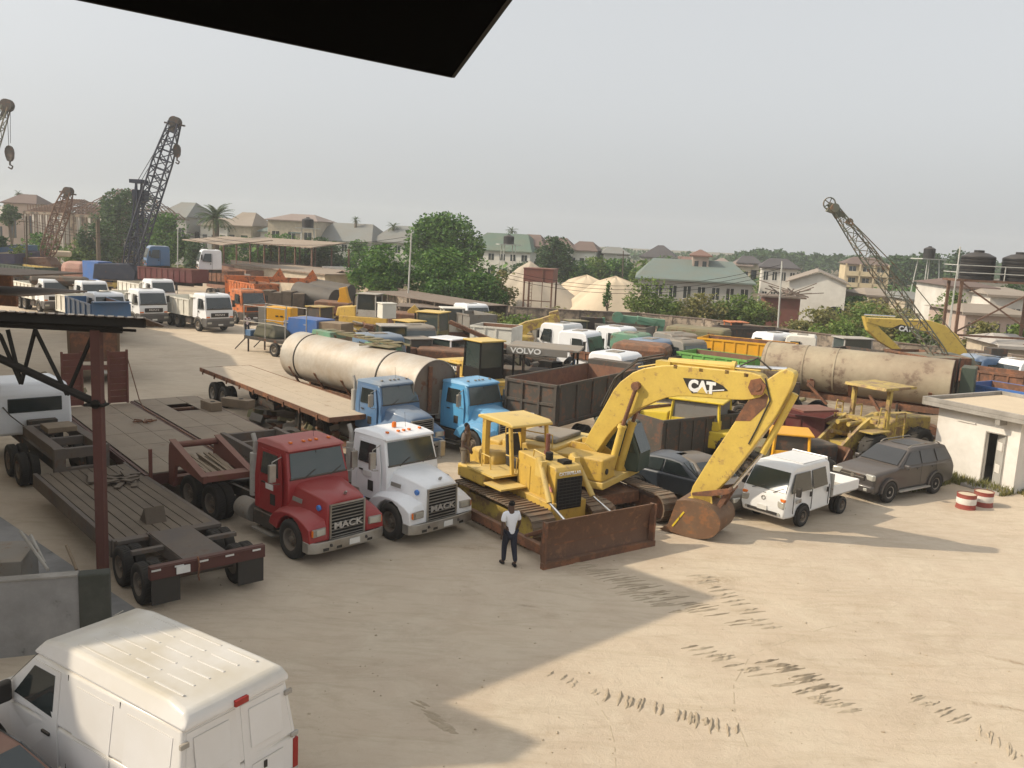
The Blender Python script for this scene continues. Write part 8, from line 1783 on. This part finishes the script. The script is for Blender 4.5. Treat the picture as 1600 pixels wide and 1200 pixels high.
# ---------------------------------------------------------------- people
def person(label, px, py, face_deg, pose, cols, hgt=1.74, z=0.0, loc=None):
    p = loc or g(px,py,z); t = thing('person',label,'person',(p.x,p.y,z),face_deg); s = hgt/1.74
    step = pose.get('step',0.16); arm = pose.get('arm',0.1); lean = pose.get('lean',0.0)
    J = {'pelvis':(0,0,0.93,0.125),'waist':(0.0,0,1.08,0.12),'chest':(0.01+lean,0,1.28,0.145),'neck':(0.0+lean,0,1.47,0.062),'head0':(0.015+lean,0,1.55,0.075),'head1':(0.02+lean,0,1.65,0.088),'head2':(0.005+lean,0,1.71,0.065),'nose':(0.105+lean,0,1.615,0.014)}
    E = [('pelvis','waist'),('waist','chest'),('chest','neck'),('neck','head0'),('head0','head1'),('head1','head2'),('head0','nose')]
    for sd, S in ((1,'L'),(-1,'R')):
        f = step*sd*pose.get('lead',1); a_ = -f*arm*6
        kz_ = 0.0
        J['hip'+S] = (0.0,sd*0.095,0.88,0.092); J['knee'+S] = (f*0.55+0.04,sd*0.10,0.50,0.062); J['ank'+S] = (f-0.02,sd*0.10,0.09+max(0,-f)*0.35,0.042); J['toe'+S] = (f+0.17,sd*0.115,0.035+max(0,-f)*0.05,0.035)
        J['sho'+S] = (0.0+lean,sd*0.185,1.40,0.064); J['elb'+S] = (a_*0.35-0.02+lean,sd*0.245,1.13,0.045); J['wri'+S] = (a_+0.06+lean,sd*0.25,0.90,0.030); J['palm'+S] = (a_+0.085+lean,sd*0.25,0.83,0.030)
        if 'hand'+S in pose: hx, hy, hz_ = pose['hand'+S]; J['wri'+S] = (hx,hy,hz_,0.03); J['palm'+S] = (hx+0.05,hy,hz_-0.03,0.03); J['elb'+S] = pose['elb'+S]+(0.045,)
        E += [('pelvis','hip'+S),('hip'+S,'knee'+S),('knee'+S,'ank'+S),('ank'+S,'toe'+S),('chest','sho'+S),('sho'+S,'elb'+S),('elb'+S,'wri'+S),('wri'+S,'palm'+S)]
        px_, py_, pz_, _ = J['palm'+S]
        for q in range(5):
            if q < 4: J[f'f{q}{S}'] = (px_+0.03-q*0.018,py_-sd*0.004*q,pz_-0.085+0.008*abs(q-1),0.009); J[f'g{q}{S}'] = (px_+0.045-q*0.018,py_-sd*0.02,pz_-0.12+0.01*abs(q-1),0.008)
            else: J[f'f{q}{S}'] = (px_+0.045,py_-sd*0.025,pz_-0.03,0.010); J[f'g{q}{S}'] = (px_+0.06,py_-sd*0.03,pz_-0.065,0.009)
            E += [('palm'+S,f'f{q}{S}'),(f'f{q}{S}',f'g{q}{S}')]
    def skinned(name, keys, edges, m, grow, rad=None, sub=2):
        keys = list(keys); me = bpy.data.meshes.new(name); me.from_pydata([tuple(c*s for c in J[q][:3]) for q in keys],[(keys.index(a),keys.index(b)) for a,b in edges],[]); me.materials.append(M[m])
        o = bpy.data.objects.new(name,me); COL.objects.link(o); o.parent = t; sk = o.modifiers.new('skin','SKIN'); sk.use_smooth_shade = True
        for i, q in enumerate(keys):
            d = me.skin_vertices[0].data[i] if me.skin_vertices else None
            if d is None: break
            r_ = (J[q][3]+grow)*s*(rad or {}).get(q,1); d.radius = (r_*0.9,r_) if q in ('chest','waist','pelvis') else (r_,r_); d.use_root = (i == 0)
        sb_ = o.modifiers.new('sub','SUBSURF'); sb_.levels = sub; sb_.render_levels = sub; return o
    def mk(name, keys, edges, m, grow, rad=None):
        me = None; keys = list(keys); return skinned(name,keys,edges,m,grow,rad)
    mk('body',J.keys(),E,'skin',0.0)
    tk_ = ['chest','waist','pelvis','shoL','elbL','shoR','elbR']; J2 = dict(J)
    for S in 'LR': a = Vector(J['sho'+S][:3]); b = Vector(J['elb'+S][:3]); c = a.lerp(b,0.75); J['slv'+S] = (*c,0.055)
    J['hem'] = (0,0,0.86,0.125)
    up_ = ['chest','waist','pelvis','hem','shoL','slvL','shoR','slvR','neck']; J['neck'] = (J['neck'][0],0,1.44,0.06)
    mk('shirt',up_,[('chest','waist'),('waist','pelvis'),('pelvis','hem'),('chest','shoL'),('shoL','slvL'),('chest','shoR'),('shoR','slvR'),('chest','neck')],cols[0],0.020,{'pelvis':0.98})
    lo_ = ['pelvis','hipL','kneeL','ankL','hipR','kneeR','ankR']; mk('trousers',lo_,[('pelvis','hipL'),('hipL','kneeL'),('kneeL','ankL'),('pelvis','hipR'),('hipR','kneeR'),('kneeR','ankR')],cols[1],0.018)
    for S in 'LR': J['heel'+S] = (J['ank'+S][0]-0.03,J['ank'+S][1],J['toe'+S][2]+0.01,0.04); mk('shoe',['heel'+S,'toe'+S],[('heel'+S,'toe'+S)],'shoe',0.012)
    J['hr0'] = (-0.02+lean,0,1.60,0.085); J['hr1'] = (-0.015+lean,0,1.69,0.088); J['hr2'] = (0.03+lean,0,1.735,0.06); mk('hair',['hr0','hr1','hr2'],[('hr0','hr1'),('hr1','hr2')],'hair',0.004)
    return t
person('man in a white short sleeved shirt and dark trousers walking towards the bulldozer blade',795,884,115,{'step':0.15,'arm':0.08},('shirt_white','trousers_navy'),1.76)
pz = bc-uD*2.75+uD*(-2.55)+Vector((-uD.y,uD.x,0))*(-1.1); person('man in a grey brown shirt and khaki trousers standing on the bulldozer track looking down',722,728,-20,{'step':0.04,'arm':0.02,'lean':0.03,'handR':(0.22,-0.22,0.98),'elbR':(0.02,-0.27,1.12)},('overall_brown','khaki'),1.74,z=1.02,loc=Vector((pz.x,pz.y,0)))
dm('shirt_striped', (0.62,0.55,0.58), 0.85, dirt=0.5, dcol=(0.4,0.2,0.25), scale=3)
person('man in a pale striped shirt standing beside the rightmost white tipper',386,525,-60,{'step':0.10,'arm':0.05},('shirt_striped','trousers_navy'),1.74)
# ---------------------------------------------------------------- sky is the world; haze fills the air round the place
hz = MB(); hz.box(-720,720,-58,900,-1.2,34.0); m = bpy.data.materials.new('haze'); m.use_nodes = True; N = m.node_tree.nodes; L = m.node_tree.links; N.remove(N['Principled BSDF'])
v = N.new('ShaderNodeVolumePrincipled'); v.inputs['Color'].default_value = (0.92,0.96,1.0,1); v.inputs['Density'].default_value = 0.00055; v.inputs['Anisotropy'].default_value = 0.2; L.new(v.outputs[0], N['Material Output'].inputs['Volume'])
M['haze'] = m; ho = hz.build('haze',m,None); ho['kind'] = 'stuff'
